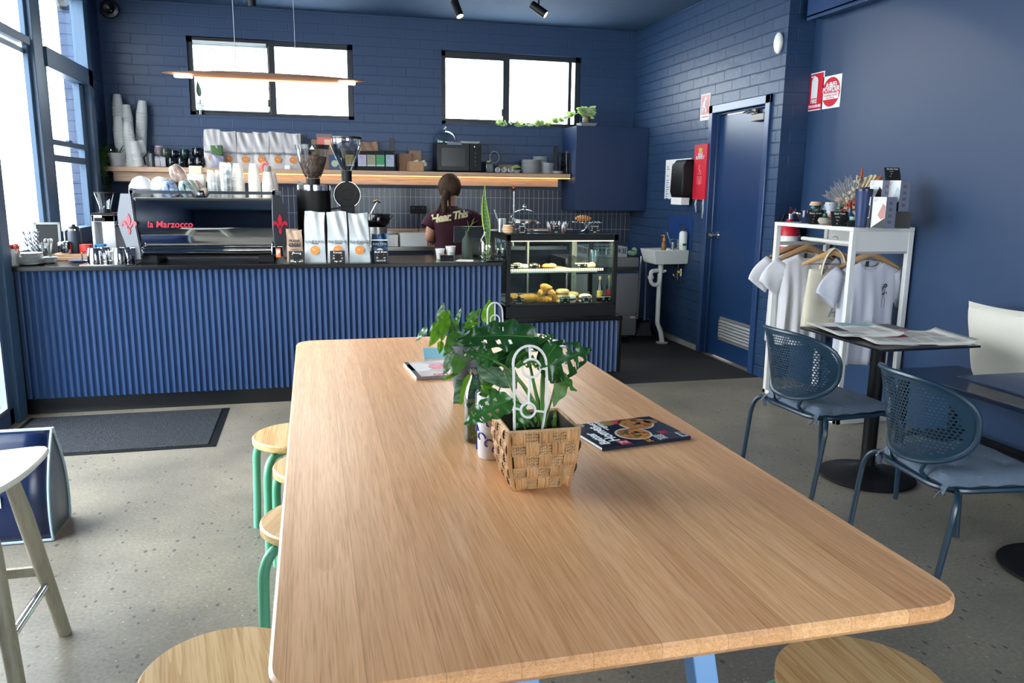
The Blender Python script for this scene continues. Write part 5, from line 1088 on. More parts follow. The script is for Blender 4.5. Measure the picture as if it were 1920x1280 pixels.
# loyalty cup sign leaning on the grinder's lid
p2 = at(608, 262, 'y', GY); tk = thing('cup_cutout', 'cardboard cut-out of a red takeaway cup leaning on the bean hopper', 'cut-out', (p2.x, GY-.02, WT+hz1+.004), R_(-5))
M().box(-.05, .05, -.003, .003, .0, .05).build('cup_body', P('cutout_red', '#a8524c', .6), tk, bevel=.001); M().box(-.056, .056, -.003, .003, .05, .075).build('cup_lid', P('cutout_grey', '#5a5055', .6), tk, bevel=.001); M().box(-.0, .045, -.006, -.003, -.0, .035).build('cup_card', P('cutout_tan', '#b89a86', .6), tk)
GY2 = 6.02; p = ctr(654, GY2); G2 = thing('coffee_grinder', 'grinder with a round black disc body and an empty clear hopper', 'grinder', p); dz = hgt(656, 365, GY2); rd = (at(681, 365, 'y', GY2).x-at(632, 365, 'y', GY2).x)/2
M().tr((0, -.02, dz), (PI/2, 0, 0)).lathe([(rd*.96, -.10), (rd, -.09), (rd, .0), (rd*.93, .014), (rd*.42, .016), (rd*.40, .012), (0, .012)], 44).build('disc_body', P('satin_black', '#0b0c0e', .5, spec=.25), G2)
M().tr((0, -.02, dz), (PI/2, 0, 0)).lathe([(rd*1.01, -.06), (rd*1.015, -.03), (rd*1.01, .0), (rd*1.0, 0)], 44).build('chrome_trim', chrome, G2)
M().cbox(0, .05, 0, .10, .16, dz-rd*.6).box(-.03, .03, -.05, .02, 0, .02).build('stand', P('satin_black', '#0b0c0e', .5, spec=.25), G2, bevel=.006)
c0, c1, c2_ = hgt(654, 338, GY2), hgt(654, 320, GY2), hgt(650, 260, GY2); rt2 = (at(679, 270, 'y', GY2).x-at(617, 270, 'y', GY2).x)/2
M().lathe([(rt2*.32, c0-.01), (rt2*.33, c1), (0, c1)], 24).tube([(0, .02, dz+rd*.8), (0, .02, c0)], .02, 10).build('neck', black_pl, G2)
M().shell([(rt2*.31, c1), (rt2*.42, c1+.03), (rt2*.9, c2_-.075), (rt2, c2_-.04), (rt2, c2_)], 40).build('hopper', hopc, G2); M().lathe([(rt2*1.01, c2_-.004), (rt2*1.03, c2_+.003), (rt2*1.02, c2_+.012), (0, c2_+.013)], 40).build('hopper_lid', P('smoke_lid', '#22262c', .25), G2)
M().tube([(-.12, -.03, hgt(640, 392, GY2)), (-.02, -.03, hgt(640, 388, GY2))], .006, 6).build('fork', black_pl, G2)
# small white grinder at the left
GY3 = 6.35; p = ctr(205, GY3); G3 = thing('coffee_grinder', 'white coffee grinder with a clear hopper behind the pitchers', 'grinder', p); z1 = hgt(200, 402, GY3); hx = (at(219, 420, 'y', GY3).x-at(176, 420, 'y', GY3).x)/2
m = M(); m.box(-hx, hx, .0, .20, 0, z1); m.box(-hx, -hx+.02, -.10, .0, 0, z1); m.box(hx-.085, hx, -.10, .0, 0, z1); m.box(-hx, hx, -.10, 0, z1-.05, z1); m.build('body', P('grinder_white', '#c9c9cc', .3), G3, bevel=.004)
M().box(-hx-.002, hx+.002, -.102, .2, z1, z1+.012).box(-hx+.02, -hx+.09, -.1025, -.1, z1-.045, z1-.02).box(-hx+.022, hx-.087, -.06, -.01, .02, .06).build('black_trim', black_pl, G3); M().tr((hx, -.03, z1-.07), (0, PI/2, 0)).lathe([(.018, 0), (.018, .03), (0, .032)], 16).build('dial', chrome, G3)
r3 = (at(210, 370, 'y', GY3).x-at(173, 370, 'y', GY3).x)/2
M().lathe([(r3*.6, z1+.012), (r3*.55, z1+.04), (0, z1+.04)], 20).build('collar', black_pl, G3)
M().shell([(r3*.55, z1+.04), (r3*.6, z1+.06), (r3, hgt(200, 362, GY3))], 28).build('hopper', hopc, G3); M().lathe([(r3*1.02, hgt(200, 363, GY3)), (r3*1.02, hgt(200, 360, GY3)), (0, hgt(200, 360, GY3))], 28).build('hopper_lid', black_pl, G3)
text('ZZ', .0001, G3, ink, (0, 0, 0)) if False else None
# ---- coffee bags
def bag_mesh(w_, h_, d_, seed, fold=.3):
    r = random.Random(seed); ph = [r.uniform(0, 6) for _ in range(8)]; m = M(); NZ = 22; NX = 12; rings = []
    for k in range(NZ+1):
        v = k/NZ; z = h_*v; top = max(0, (v-.52)/.48); d = d_*(1-top**1.1*.93); ww = w_*(1-.03*math.sin(PI*v)-.07*v)
        ring = []
        def wr(x, s_): return (.010*top*(1-abs(x)**2)*math.sin(3.1*x+ph[0]+2.5*v*s_)+.006*math.sin(7*x+ph[1]+9*v)*(.25+top)*(1-abs(x)**3)+.004*math.sin(11*v+ph[2]+4*x)*(1-abs(x)**3))*min(1, v*4)*(1 if v < .97 else .4)
        sag = .006*math.sin(4*v+ph[4])*top
        for j in range(NX+1): x = -1+2*j/NX; ring.append((x*ww/2+sag, -d/2+wr(x, 1)-.008*(1-x*x)*(1-top)*math.sin(PI*min(1, v*1.6)), z+.006*math.sin(2*x+ph[3])*(v == 1)))
        ring.append((ww/2-.012*top*0-min(.018, d*.3)*(1 if v > .1 else v*10), 0, z))
        for j in range(NX+1): x = 1-2*j/NX; ring.append((x*ww/2+sag, d/2+wr(x, -1)*.7, z+.006*math.sin(2*x+ph[3])*(v == 1)))
        ring.append((-ww/2+min(.018, d*.3)*(1 if v > .1 else v*10), 0, z)); rings.append(ring)
    return m.loft(rings)
bagm = P('silver_white_bag', '#aeb6bb', .38, .25, bump=(9, .35)); dot = P('orange_dot', '#c97a2b', .6); greyp = P('grey_print', '#6f767c', .7)
def coffee_bag(lb, p, w_, h_, d_, seed, rz, mt=bagm, group=None, dotz=.25, txt=True):
    t = thing('coffee_bag', lb, 'coffee bag', p, rz, group); bag_mesh(w_, h_, d_, seed).build('bag', mt, t, smooth=60)
    M().tr((0, -d_/2-.011, h_*dotz), (PI/2, 0, 0)).lathe([(0, -.004), (w_*.21, -.004), (w_*.21, .001), (0, .0012)], 28).build('orange_dot', dot, t)
    if txt:
        text('KARVAN', w_*.19, t, greyp, (0, -d_/2-.0125, h_*(dotz+.165)), spacing=1.3, extrude=.003); text('COFFEE', w_*.075, t, greyp, (0, -d_/2-.0125, h_*(dotz+.128)), spacing=1.2, extrude=.003)
        text('1kg', w_*.10, t, wh, (-w_*.05, -d_/2-.0135, h_*(dotz+.015)))
    return t
BY = 5.61
for i, (px, lb) in enumerate(((592, 'left of the three large silver coffee bags at the counter front'), (634, 'middle large silver coffee bag, price card at its foot'), (674, 'right large silver coffee bag beside the blue pouch'))):
    coffee_bag(lb, ctr(px, BY), .143, hgt(px, 397+(i == 2)*2, BY), .085, 11+i, R_(-5+2*i), group='large coffee bags on the counter')
# chai pouch
CY2 = 5.64; p = ctr(554, CY2); t = thing('chai_pouch', 'small brown paper chai pouch left of the coffee bags', 'pouch', p, R_(-4)); hb = hgt(554, 430, CY2)
bag_mesh(.11, hb, .05, 31).build('pouch', P('kraft_pouch', '#9b8674', .7), t, smooth=60); text('PRANA', .022, t, ink, (0, -.036, hb*.66), extrude=.004, offset=.0006); text('CHAI', .034, t, ink, (0, -.037, hb*.53), extrude=.004, offset=.0008); text('masala blend', .011, t, P('rust_ink', '#a5583a', .7), (0, -.037, hb*.40), extrude=.004)
M().tr((.02, -.034, hb*.18), (PI/2, 0, 0)).lathe([(0, 0), (.022, 0), (0, .002)], 16).build('cup_print', P('rust_ink', '#a5583a', .7), t)
tag(M().box(-.06, .05, -.09, .09, 0, .145).build('white_box', white_m, None, ctr(549, 6.15)+Vector((0, 0, 0)), bevel=.002), 'plain white box behind the chai pouch', 'box')
bx_ = bpy.data.objects[-1] if False else None
# blue pouch
BY2 = 5.63; p = ctr(712, BY2); t = thing('coffee_pouch', 'dark blue coffee pouch with a pale band right of the silver bags', 'pouch', p, R_(-3)); hb = hgt(712, 438, BY2)
bluep = P('deep_blue_foil', '#123a5c', .35, .3); bag_mesh(.12, hb, .06, 41).build('pouch', bluep, t, smooth=60)
M().box(-.058, .058, -.044, -.03, hb*.77, hb*.80).build('pale_band', wh, t); pale = P('pale_grey_print', '#a9b4b4', .6)
text('KARVAN', .021, t, pale, (0, -.043, hb*.64), extrude=.004, spacing=1.2); text('COFFEE', .009, t, pale, (0, -.043, hb*.57), extrude=.004)
m = M(); m.add([(-.0, -.0445, hb*.36)]+[(.026*math.cos(R_(a)), -.0445, hb*.36+.026*math.sin(R_(a))) for a in range(0, 181, 15)], [tuple(range(14))]); m.build('half_sun', pale, t, smooth=0, thick=.003)
card('chalk price card in front of the chai pouch', ['Prana', 'Chai', '250g - $21'], 0, 0, .10, .083, p=ctr(556, 5.525), size=.023, tilt=6)
card('chalk price card at the foot of the middle coffee bag', ['Karvan', 'med/dark', '250g - 19.5', '1kg - 58'], 0, 0, .10, .083, p=ctr(633, 5.525), size=.018, tilt=6)
card('chalk price card in front of the blue pouch', ['Bush Brew', '$19.50', 'Dark roast', 'blend $ 20'], 0, 0, .09, .085, p=ctr(714, 5.53), size=.017, tilt=4)
# ---- sample paper cups, size card, till area
def take_cup(lb, p, h, r0, r1, tx=True):
    t = thing('takeaway_cup', lb, 'paper cup', p, R_(-8)); M().lathe([(0, .004), (r0-.002, .0), (r0, .0), (r1, h-.003), (r1+.0025, h-.002), (r1+.002, h+.002), (r1-.001, h), (r0-.002, .008), (0, .008)], 30).build('cup', paperw, t)
    text('Hear\nThis', .016, t, greyp, (.006, -(r0+r1)/2*.99-.0005, h*.40), (R_(94), 0, 0), extrude=.002, shear=.2); return t
CPY = 5.78
take_cup('small upright sample paper cup, left of the two', ctr(825, CPY), .072, .024, .034); take_cup('larger upright sample paper cup, right of the two', ctr(845, CPY+.02), .088, .027, .037)
t = thing('size_card', 'low black size card in front of the two sample cups', 'price card', ctr(838, 5.70), R_(-3)); M().tr(rot=(R_(-14), 0, 0)).box(-.048, .048, 0, .003, 0, .033).tr(rot=(R_(25), 0, 0)).box(-.048, .048, 0.002, .005, 0, .033).build('board', slate, t, smooth=0)
text('Small', .015, t, chalk, (-.024, .001, .013), (R_(76), 0, 0)); text('Large', .015, t, chalk, (.024, .001, .013), (R_(76), 0, 0))
t = thing('green_bottle', 'matte dark green stone bottle holding a leafy cutting', 'vase', ctr(876, 5.74)); R = .040; hb = hgt(876, 433, 5.74)
M().lathe([(0, 0), (R-.004, 0), (R, .006), (R, hb*.58), (R*.85, hb*.72), (.014, hb*.85), (.013, hb*.93), (.016, hb), (.011, hb), (0, hb*.9)], 32).build('bottle', P('matte_bottle_green', '#25332b', .7, bump=(200, .2)), t)
leafg = P('fresh_leaf', '#5f8a3a', .45, trans=.3)
def leaf_m(m, base, tip, wd, up=(0, 0, 1), n=8, fold=.25, droop=.0, shape=1.0):
    """a pointed leaf blade from base to tip"""
    b0 = Vector(base); t0 = Vector(tip); ax = t0-b0; L = ax.length; ax.normalize(); upv = Vector(up); sd = ax.cross(upv)
    if sd.length < 1e-3: sd = ax.orthogonal()
    sd.normalize(); nn = sd.cross(ax).normalized(); vs = []; NS = 4
    for i in range(n+1):
        u = i/n; w_ = wd/2*(math.sin(PI*u**(.62*shape)))**.85 if 0 < u < 1 else 0.0005
        for j in range(NS+1):
            s_ = (j/NS-.5)*2; vs.append(b0+ax*(L*u)+sd*(w_*s_)+nn*(fold*w_*abs(s_)+droop*L*math.sin(PI*u)))
    m.add(vs, [(i*(NS+1)+j, (i+1)*(NS+1)+j, (i+1)*(NS+1)+j+1, i*(NS+1)+j+1) for i in range(n) for j in range(NS)])
m = M(); m.tube([(0, 0, hb-.01), (.015, 0, hb+.03), (.055, 0, hb+.065)], .003, 5); leaf_m(m, (0, 0, hb+.01), (-.05, -.01, hb+.025), .02); leaf_m(m, (.03, 0, hb+.04), (.055, 0, hb+.10), .018); leaf_m(m, (.01, 0, hb+.03), (0, 0, hb+.08), .012); leaf_m(m, (.03, 0, hb+.05), (.085, 0, hb+.075), .014); m.build('cutting', leafg, t)
# clear vase with snake plant leaf
t = thing('clear_vase', 'clear jug vase holding one tall variegated snake plant leaf', 'vase', ctr(910, 5.74)); hv = hgt(910, 430, 5.74)
M().shell([(.030, .0), (.045, .004), (.049, .02), (.049, hv*.52), (.038, hv*.68), (.018, hv*.82), (.016, hv*.95), (.020, hv)], 32).build('vase', glass('vase_glass', '#e3ecea', .02, 2.6, .08), t); M().lathe([(0, .004), (.046, .006), (.047, .045), (0, .045)], 28).build('water', glass('water_glassy', '#dfeae6', .02, .6, .02), t)
lh = hgt(910, 347, 5.74)
def snake(u, v): 
    w_ = .030*(math.sin(PI*min(1, .18+.82*u)**.9))**.8*(1-u**6)+.003; w_ = w_*(.35+.65*min(1, max(0, (u-.18)/.30))); x = (v-.5)*2*w_; return (x+.014-.02*u+.010*math.sin(u*6), -.006*abs(v-.5)*2+.004*u+.01*math.sin(u*5), .01+(lh-.01)*u)
m = M(); m.mat(0); m.grid(snake, 40, 8)
for i in range(40):
    for j in range(8):
        idx = i*8+j; m.m[idx] = 1 if j in (0, 7) else (2 if ((i*7+j*3) % 5 < 2 and i % 2) else 0)
m.build('snake_leaf', [P('snake_mid', '#4f7a3c', .4), P('snake_edge', '#b9c455', .4), P('snake_dark', '#1f4228', .4)], t, thick=.002)
# tray under it, papers, tablet stand
t = thing('black_tray', 'shallow black tray under the clear vase', 'tray', ctr(917, 5.72), R_(-4)); 
bpy.data.objects.remove(t)
tag(M().box(-.075, .075, -.14, .14, 0, .006).build('till_tray', P('gloss_black_tray', '#0b0d10', .12), None, ctr(921, 5.66)+Vector((.012, -.03, 0)), (0, 0, R_(-3)), bevel=.002), 'flat glossy black pad on the counter by the display case', 'pad')
m = M()
for k, (a, b_) in enumerate(((0, 0), (.010, 6), (-.008, -5))): m.tr((a, 0, k*.0012), (0, 0, R_(b_))).box(-.05, .05, -.06, .06, 0, .001)
tag(m.build('paper_slips', paper, None, ctr(872, 5.60), (0, 0, R_(-20)), smooth=0), 'few white paper slips on the counter before the green bottle', 'papers')
TBY = 5.98; p = ctr(888, TBY); t = thing('till_terminal', 'black point of sale tablet seen from behind on its dark stand', 'till', p, R_(-6)); zt, zb = hgt(890, 425, TBY), hgt(890, 452, TBY)
wt_, wb_ = (at(909, 430, 'y', TBY).x-at(838, 430, 'y', TBY).x)/2, (at(905, 430, 'y', TBY).x-at(830, 430, 'y', TBY).x)/2
m = M(); m.loft([[(-wb_, -.015, zb-.01), (wb_, -.015, zb-.01), (wb_, -.003, zb-.01), (-wb_, -.003, zb-.01)], [(-wt_, .07, zt), (wt_, .07, zt), (wt_, .082, zt), (-wt_, .082, zt)]]); m.build('screen_back', P('dark_plastic_back', '#23262c', .3), t, bevel=.004)
M().loft([[(-.075, -.0, 0), (.075, -.0, 0), (.075, .12, 0), (-.075, .12, 0)], [(-.065, -.01, zb+.02), (.065, -.01, zb+.02), (.065, .05, zb+.02), (-.065, .05, zb+.02)]]).build('stand', P('dark_plastic_back', '#23262c', .3), t, bevel=.012)
# blue spray bottles seen behind the case glass
for px, lb in ((932, 'clear spray bottle with a blue trigger, left one behind the case'), (941, 'clear spray bottle with a blue trigger, right one behind the case')):
    t = thing('spray_bottle', lb, 'spray bottle', ctr(px, 6.02)); M().lathe([(0, 0), (.018, 0), (.019, .08), (.009, .105), (0, .105)], 16).build('bottle', glass('spray_glass', '#c9dbe6', .05, 2, .12), t); M().box(-.008, .008, -.02, .012, .105, .15).build('trigger', P('sky_blue_plastic', '#2f7cc9', .4), t, bevel=.003)
# ---- milk jugs, plates, straws at the left end
jugm = P('polished_steel_jug', '#b9bbbd', .10, 1.0)
tray = tag(M().box(-.165, .165, -.09, .09, 0, .006).build('drip_tray', jugm, None, ctr(207, 5.60), bevel=.002), 'shallow steel tray carrying the milk pitchers', 'tray')
jb = ctr(207, 5.60)
for dx, dy, lb in ((-.085, -.03, 'front left steel milk pitcher on the tray'), (.06, -.04, 'front right steel milk pitcher on the tray'), (-.05, .05, 'rear left steel milk pitcher on the tray'), (.085, .045, 'rear right steel milk pitcher on the tray')):
    t = thing('milk_pitcher', lb, 'milk pitcher', (jb.x+dx, jb.y+dy, WT+.0065), R_(-20), 'steel milk pitchers'); M().lathe([(.046, 0), (.047, .008), (.046, .05), (.040, .085), (.036, .102), (.0, .104)], 28).build('body', jugm, t)
    M().tube([(-.042, -.01, .02), (-.075, -.015, .025), (-.077, -.015, .075), (-.042, -.01, .08)], .004, 8).build('handle', jugm, t)
def plate_stack(lbf, px, Y, n, r, pitch, mt, z=WT, base=None, group=None, name='plate', cat='plate', nn=30):
    p = base or ctr(px, Y); o = M().lathe([(0, .0), (r*.55, .0), (r*.62, .002), (r, .011), (r, .013), (r*.6, .005), (0, .004)], nn).build(name, mt); tag(o, lbf, cat, group); rr = random.Random(n)
    for i in range(n):
        q = o if i == 0 else o.copy()
        if i: COL.objects.link(q)
        if i and i == n-1: q['label'] = 'topmost '+lbf
        q.location = (p[0]+rr.uniform(-.002, .002), p[1]+rr.uniform(-.002, .002), z+i*pitch)
china = P('white_china', '#c2c8ca', .2)
plate_stack('white saucer in the taller stack at the left end of the counter', 55, 5.62, 8, .078, .0092, china, group='saucers at the counter end, taller stack')
plate_stack('white saucer in the low stack beside the taller saucer stack', 86, 5.74, 4, .065, .009, china, group='saucers at the counter end, low stack')
t = thing('sugar_cup', 'white cup of red and white sugar sachets at the end of the counter', 'cup', ctr(24, 5.60)); M().lathe([(0, 0), (.030, 0), (.040, .105), (.038, .105), (.028, .01), (0, .01)], 24).build('cup', paperw, t)
m = M(); r = random.Random(2)
for i in range(16): a = r.uniform(0, 6.28); d = r.uniform(0, .028); m.tr((d*math.cos(a), d*math.sin(a), .09+r.uniform(0, .012)), (r.uniform(-.3, .3), r.uniform(-.3, .3), a)).box(-.014, .014, -.002, .002, -.03, .035)
m.build('sachets', [P('sachet_red', '#c2543f', .6)], t)
t = thing('straw_jar', 'clear jar of black and white striped paper straws', 'jar', ctr(66, 5.84)); M().shell([(.0, .002), (.036, .002), (.038, .11)], 24).build('jar', clearg, t); r = random.Random(5)
stripe = bpy.data.materials.new('striped_straw'); stripe.use_nodes = True; nt = stripe.node_tree
wv = N(nt, 'ShaderNodeTexWave'); wv.inputs['Scale'].default_value = 22; wv.bands_direction = 'DIAGONAL'; cr = N(nt, 'ShaderNodeValToRGB'); cr.color_ramp.interpolation = 'CONSTANT'; cr.color_ramp.elements[0].color = lin('#2b3350'); cr.color_ramp.elements[1].color = lin('#e4e4e6'); cr.color_ramp.elements[1].position = .45
tcc = N(nt, 'ShaderNodeTexCoord'); nt.links.new(tcc.outputs['Object'], wv.inputs[0]); nt.links.new(wv.outputs[0], cr.inputs[0]); nt.links.new(cr.outputs[0], nt.nodes['Principled BSDF'].inputs[0])
for i in range(26):
    a = r.uniform(0, 6.28); M().tube([(.01*math.cos(a), .01*math.sin(a), .01), ((.035+.02*r.random())*math.cos(a)-.02, .04*math.sin(a), .20-.05*(i % 5 == 0)+.015*r.random())], .0035, 6).build('straw', stripe, t)
t = thing('cutlery_jar', 'small glass jar of teaspoons beside the striped straws', 'jar', ctr(94, 5.80)); M().shell([(.0, .002), (.026, .002), (.028, .085)], 20).build('jar', clearg, t)
for i in range(5): a = i*1.25; M().tube([(0, 0, .01), (.02*math.cos(a), .02*math.sin(a), .13)], .0028, 6).sph((.021*math.cos(a), .021*math.sin(a), .14), (.010, .006, .016), 8, 6).build('spoon', steel, t)
t = thing('frosted_tumblers', 'clear tumbler behind the saucers', 'glass', ctr(81, 5.95)); M().shell([(.0, .002), (.030, .002), (.036, .12)], 20).build('tumbler', frost, t)
t = thing('easel_board', 'small black menu board in a pale timber frame by the window', 'menu board', ctr(92, 6.12), R_(12), rot=(R_(-10), 0, R_(10))); 
m = M(); h2 = .25; m.box(-.08, .08, 0, .012, 0, .015).box(-.08, .08, 0, .012, h2-.015, h2).box(-.08, -.065, 0, .012, 0, h2).box(.065, .08, 0, .012, 0, h2); m.build('frame', P('grey_timber', '#8f9290', .6), t, smooth=0); M().box(-.065, .065, .004, .010, .015, h2-.015).build('board', slate, t, smooth=0)
# boards, kettle jug, red, blue tins on the side ledge
t = tag(M().box(-.14, .14, -.10, .10, 0, .022).build('timber_board', shelfw, None, ctr(142, 6.02), bevel=.003), 'pale timber serving board at the window end of the counter', 'board')
t = tag(M().box(-.12, .12, -.09, .09, 0, .018).build('timber_board', shelfw, None, ctr(140, 6.03)+Vector((0, 0, .0225)), (0, 0, .06), bevel=.003), 'upper timber board lying on the pale one', 'board')
bz2 = WT+.041
def onb(px, Y): p = at(px, 460, 'y', Y); p.z = bz2; return p
p = onb(141, 6.04); t = thing('coffee_flask', 'matte navy insulated flask with a steel wire handle on the boards', 'flask', p); hb = .21
M().lathe([(0, 0), (.040, 0), (.042, .01), (.042, .14), (.036, .155), (0, .155)], 30).build('body', P('matte_navy_flask', '#1c2b3b', .5), t); M().lathe([(.037, .155), (.038, .166), (0, .166)], 30).build('steel_ring', chrome, t); M().lathe([(.036, .166), (.030, .180), (.012, .186), (.012, .198), (0, .198)], 24).build('lid', black_pl, t)
M().tube([(-.03, -.01, .17), (-.055, -.02, .15), (-.052, -.03, .05), (-.045, -.03, .01)], .004, 6).build('wire_handle', chrome, t)
for px, nm, lb, mt_ in ((116, 'steel_tin', 'brushed steel canister left of the flask on the boards', jugm), ):
    p = onb(px+6, 6.0); tag(M().lathe([(0, 0), (.042, 0), (.045, .01), (.045, .075), (.04, .082), (0, .082)], 28).build(nm, mt_, None, p), lb, 'canister')
p = onb(161, 6.02); o = M().prism(rrect(.075, .06, .014), 0, .062).build('red_tin', P('gloss_red', '#c22418', .25), None, p, bevel=.004); tag(o, 'small glossy red tin on the timber boards', 'tin')
p = ctr(190, 6.10); o = M().prism(rrect(.07, .06, .014), 0, .10).build('blue_tin', P('gloss_blue', '#2a7fc0', .25), None, p, bevel=.004); tag(o, 'blue tin between the boards and the white grinder', 'tin')
m = M(); m.sph((0, 0, .010), (.075, .035, .012), 16, 8); m.sph((.05, .01, .014), (.04, .02, .014), 12, 6); tag(m.build('tea_towel', P('grey_tea_towel', '#5b6078', .9, bump=(25, 1.0)), None, ctr(150, 5.80)), 'crumpled grey tea towel lying on the counter', 'cloth')
# ================================================================== ON THE WALL SHELF
ST_ = SZ+.0005
def shf(px, Y=8.17): p = at(px, 300, 'y', Y); p.z = ST_; return p
def sh_h(px, py, Y=8.17): return at(px, py, 'y', Y).z-ST_
# plants at the left end
p = shf(219, 8.12); t = thing('potted_succulent', 'spiky succulent in a white tapered pot at the left end of the shelf', 'pot plant', p); h = sh_h(219, 287, 8.12)
M().lathe([(0, 0), (.052, 0), (.080, h), (.074, h), (.06, h*.85), (0, h*.85)], 28).build('pot', P('white_pot', '#b9b5b3', .5), t)
m = M(); r = random.Random(3)
for i in range(30): a = r.uniform(0, 6.28); L = r.uniform(.05, .12); leaf_m(m, (.02*math.cos(a), .02*math.sin(a), h*.85), (L*math.cos(a)*1.0-.02, L*math.sin(a)*.8, h+r.uniform(.0, .075)), .018, n=5)
m.build('foliage', P('succulent_green', '#33503c', .5, trans=.2), t)
p = shf(209, 8.29); t = thing('trailing_plant', 'trailing green vine in a clear glass pot hanging down beside the window', 'pot plant', p); h = sh_h(209, 280, 8.29)
M().lathe([(0, 0), (.055, 0), (.06, h), (.054, h), (.05, .01), (0, .01)], 24).build('pot', glass('grey_glass_pot', '#8f979b', .05, 2, .25), t)
vine = P('bright_vine_leaf', '#4f8a35', .4, trans=.4); stemg = P('green_stem', '#4c6b33', .5)
lv = M(); sm = M(); r = random.Random(8)
for k in range(5):
    x0, y0 = .012-.007*k, -.285-.012*(k % 2); z = h+.02; pts = [(0, 0, h*.9), (x0*.7, y0*.5, h+.02), (x0, y0*.95, h*.6)]; L = [.42, .34, .30, .38, .22][k]
    for i in range(12): pts.append((x0-.015+.02*math.sin(i*.9+k*2)+.012*(k % 3), y0+.01*math.cos(i+k), h+.02-L*(i+1)/12))
    sm.tube(pts, .0025, 5)
    for i, q in enumerate(pts[2:]):
        for s_ in (-1, 1): leaf_m(lv, q, (q[0]+s_*r.uniform(.02, .05), q[1]-r.uniform(.0, .03), q[2]+r.uniform(-.02, .025)), .026, n=5)
for i in range(26): a = r.uniform(0, 6.28); leaf_m(lv, (.03*math.cos(a), .03*math.sin(a), h*.95), (.09*math.cos(a), .08*math.sin(a), h+r.uniform(-.01, .05)), .03, n=5)
sm.build('stem', stemg, t); lv.build('foliage', vine, t)
# tall cup stacks: px, y_top, Y, radius label
for px_b, px_t, yt, Y, lb in ((244, 219, 179, 8.27, 'tallest'), (250, 236, 198, 8.25, 'second tallest'), (262, 268, 190, 8.30, 'rightmost tall'), (240, 220, 220, 8.18, 'front left leaning'), (252, 238, 230, 8.15, 'middle leaning'), (263, 250, 267, 8.13, 'short front'), (268, 263, 266, 8.21, 'short right')):
    base = shf(px_b if False else px_t+10 if px_b-px_t > 8 else px_b, Y); zt = sh_h(px_t, yt, Y); tx = at(px_t, yt, 'y', Y).x
    if px_b-px_t > 8: base.x = at(px_t+9, 300, 'y', Y).x
    n = max(3, int((zt-.10)/.0115)+1); lx = (tx-base.x)/zt*.9
    stack(n, .0115, .049, .034, .115, paperw, base, 'paper_cup', 'white paper cup in the %s nested stack on the wall shelf' % lb, 'paper cup', 'paper cups on the shelf, %s stack' % lb, lean=(lx, 0))
# press, jars, mugs
p = shf(283, 8.16); t = thing('coffee_press', 'small glass coffee press with a dark lid on the shelf', 'coffee press', p); h = sh_h(283, 283, 8.16)
M().lathe([(0, .0), (.03, .0), (.031, h*.85), (0, h*.85)], 20).build('glass', P('smoked_glass', '#4b5056', .1), t); M().lathe([(.034, h*.85), (.03, h*.97), (0, h)], 20).tube([(-.03, 0, h*.8), (-.06, 0, h*.6), (-.05, 0, .02)], .006, 6).build('lid', black_pl, t)
for px, Y, lb in ((296, 8.15, 'clear plastic jar with a pink top, left one'), (306, 8.15, 'clear plastic jar with a pink top, right one')):
    t = thing('plastic_jar', lb, 'jar', shf(px, Y)); M().box(-.028, .028, -.028, .028, 0, .10).build('jar', frost, t, bevel=.008); M().box(-.022, .022, -.022, .022, .003, .08).build('contents', P('pale_pink_powder', '#a58d93', .7), t)
t = thing('storage_jar', 'jar with a pale cap stacked behind the plastic jars', 'jar', shf(300, 8.26)); M().lathe([(0, 0), (.045, 0), (.045, .17), (.035, .185), (0, .185)], 24).build('jar', P('grey_pink_jar', '#7d7079', .4), t); M().lathe([(.037, .185), (.037, .2), (0, .2)], 20).build('cap', P('pale_cap', '#b9a0a8', .4), t)
dkg = P('black_gloss_glaze', '#10161a', .10, spec=.7); olg = P('olive_glaze', '#3c473c', .12)
def mug(lb, px, Y, z, mt, r=.042, h=.085, rz=0):
    p = shf(px, Y); t = thing('mug', lb, 'mug', (p.x, p.y, ST_+z), rz, 'dark mugs on the shelf'); M().lathe([(0, 0), (r*.7, 0), (r, h*.3), (r, h*.7), (r*.85, h), (r*.78, h), (r*.9, h*.6), (0, h*.15)], 24).build('body', mt, t)
    M().tube(bez((r*.9, 0, h*.85), (r*1.8, 0, h*.7), (r*.95, 0, h*.2), 8), .005, 7).build('handle', mt, t)
mug('olive green mug, upper left of the dark mug pile', 312, 8.24, .0855, olg, .05, .09); mug('olive mug beneath the upper olive mug', 312, 8.24, 0, olg)
mug('black glossy mug at the front left of the pile', 322, 8.14, 0, dkg); mug('black glossy mug stacked on the front left one', 327, 8.16, .0855, dkg, .035, .07)
mug('black glossy mug in the middle front of the pile', 340, 8.15, 0, dkg); mug('black mug behind the middle of the pile', 349, 8.27, 0, dkg); mug('green sheened black mug, upper middle of the pile', 347, 8.20, .0855, P('sheen_green', '#1d2f2e', .08)); mug('black mug at the lower right of the pile', 358, 8.17, 0, dkg)
mug('large black mug at the lower right end', 374, 8.17, 0, dkg, .052, .095); mug('large black mug, topmost at the right end', 371, 8.20, .0955, dkg, .05, .09)
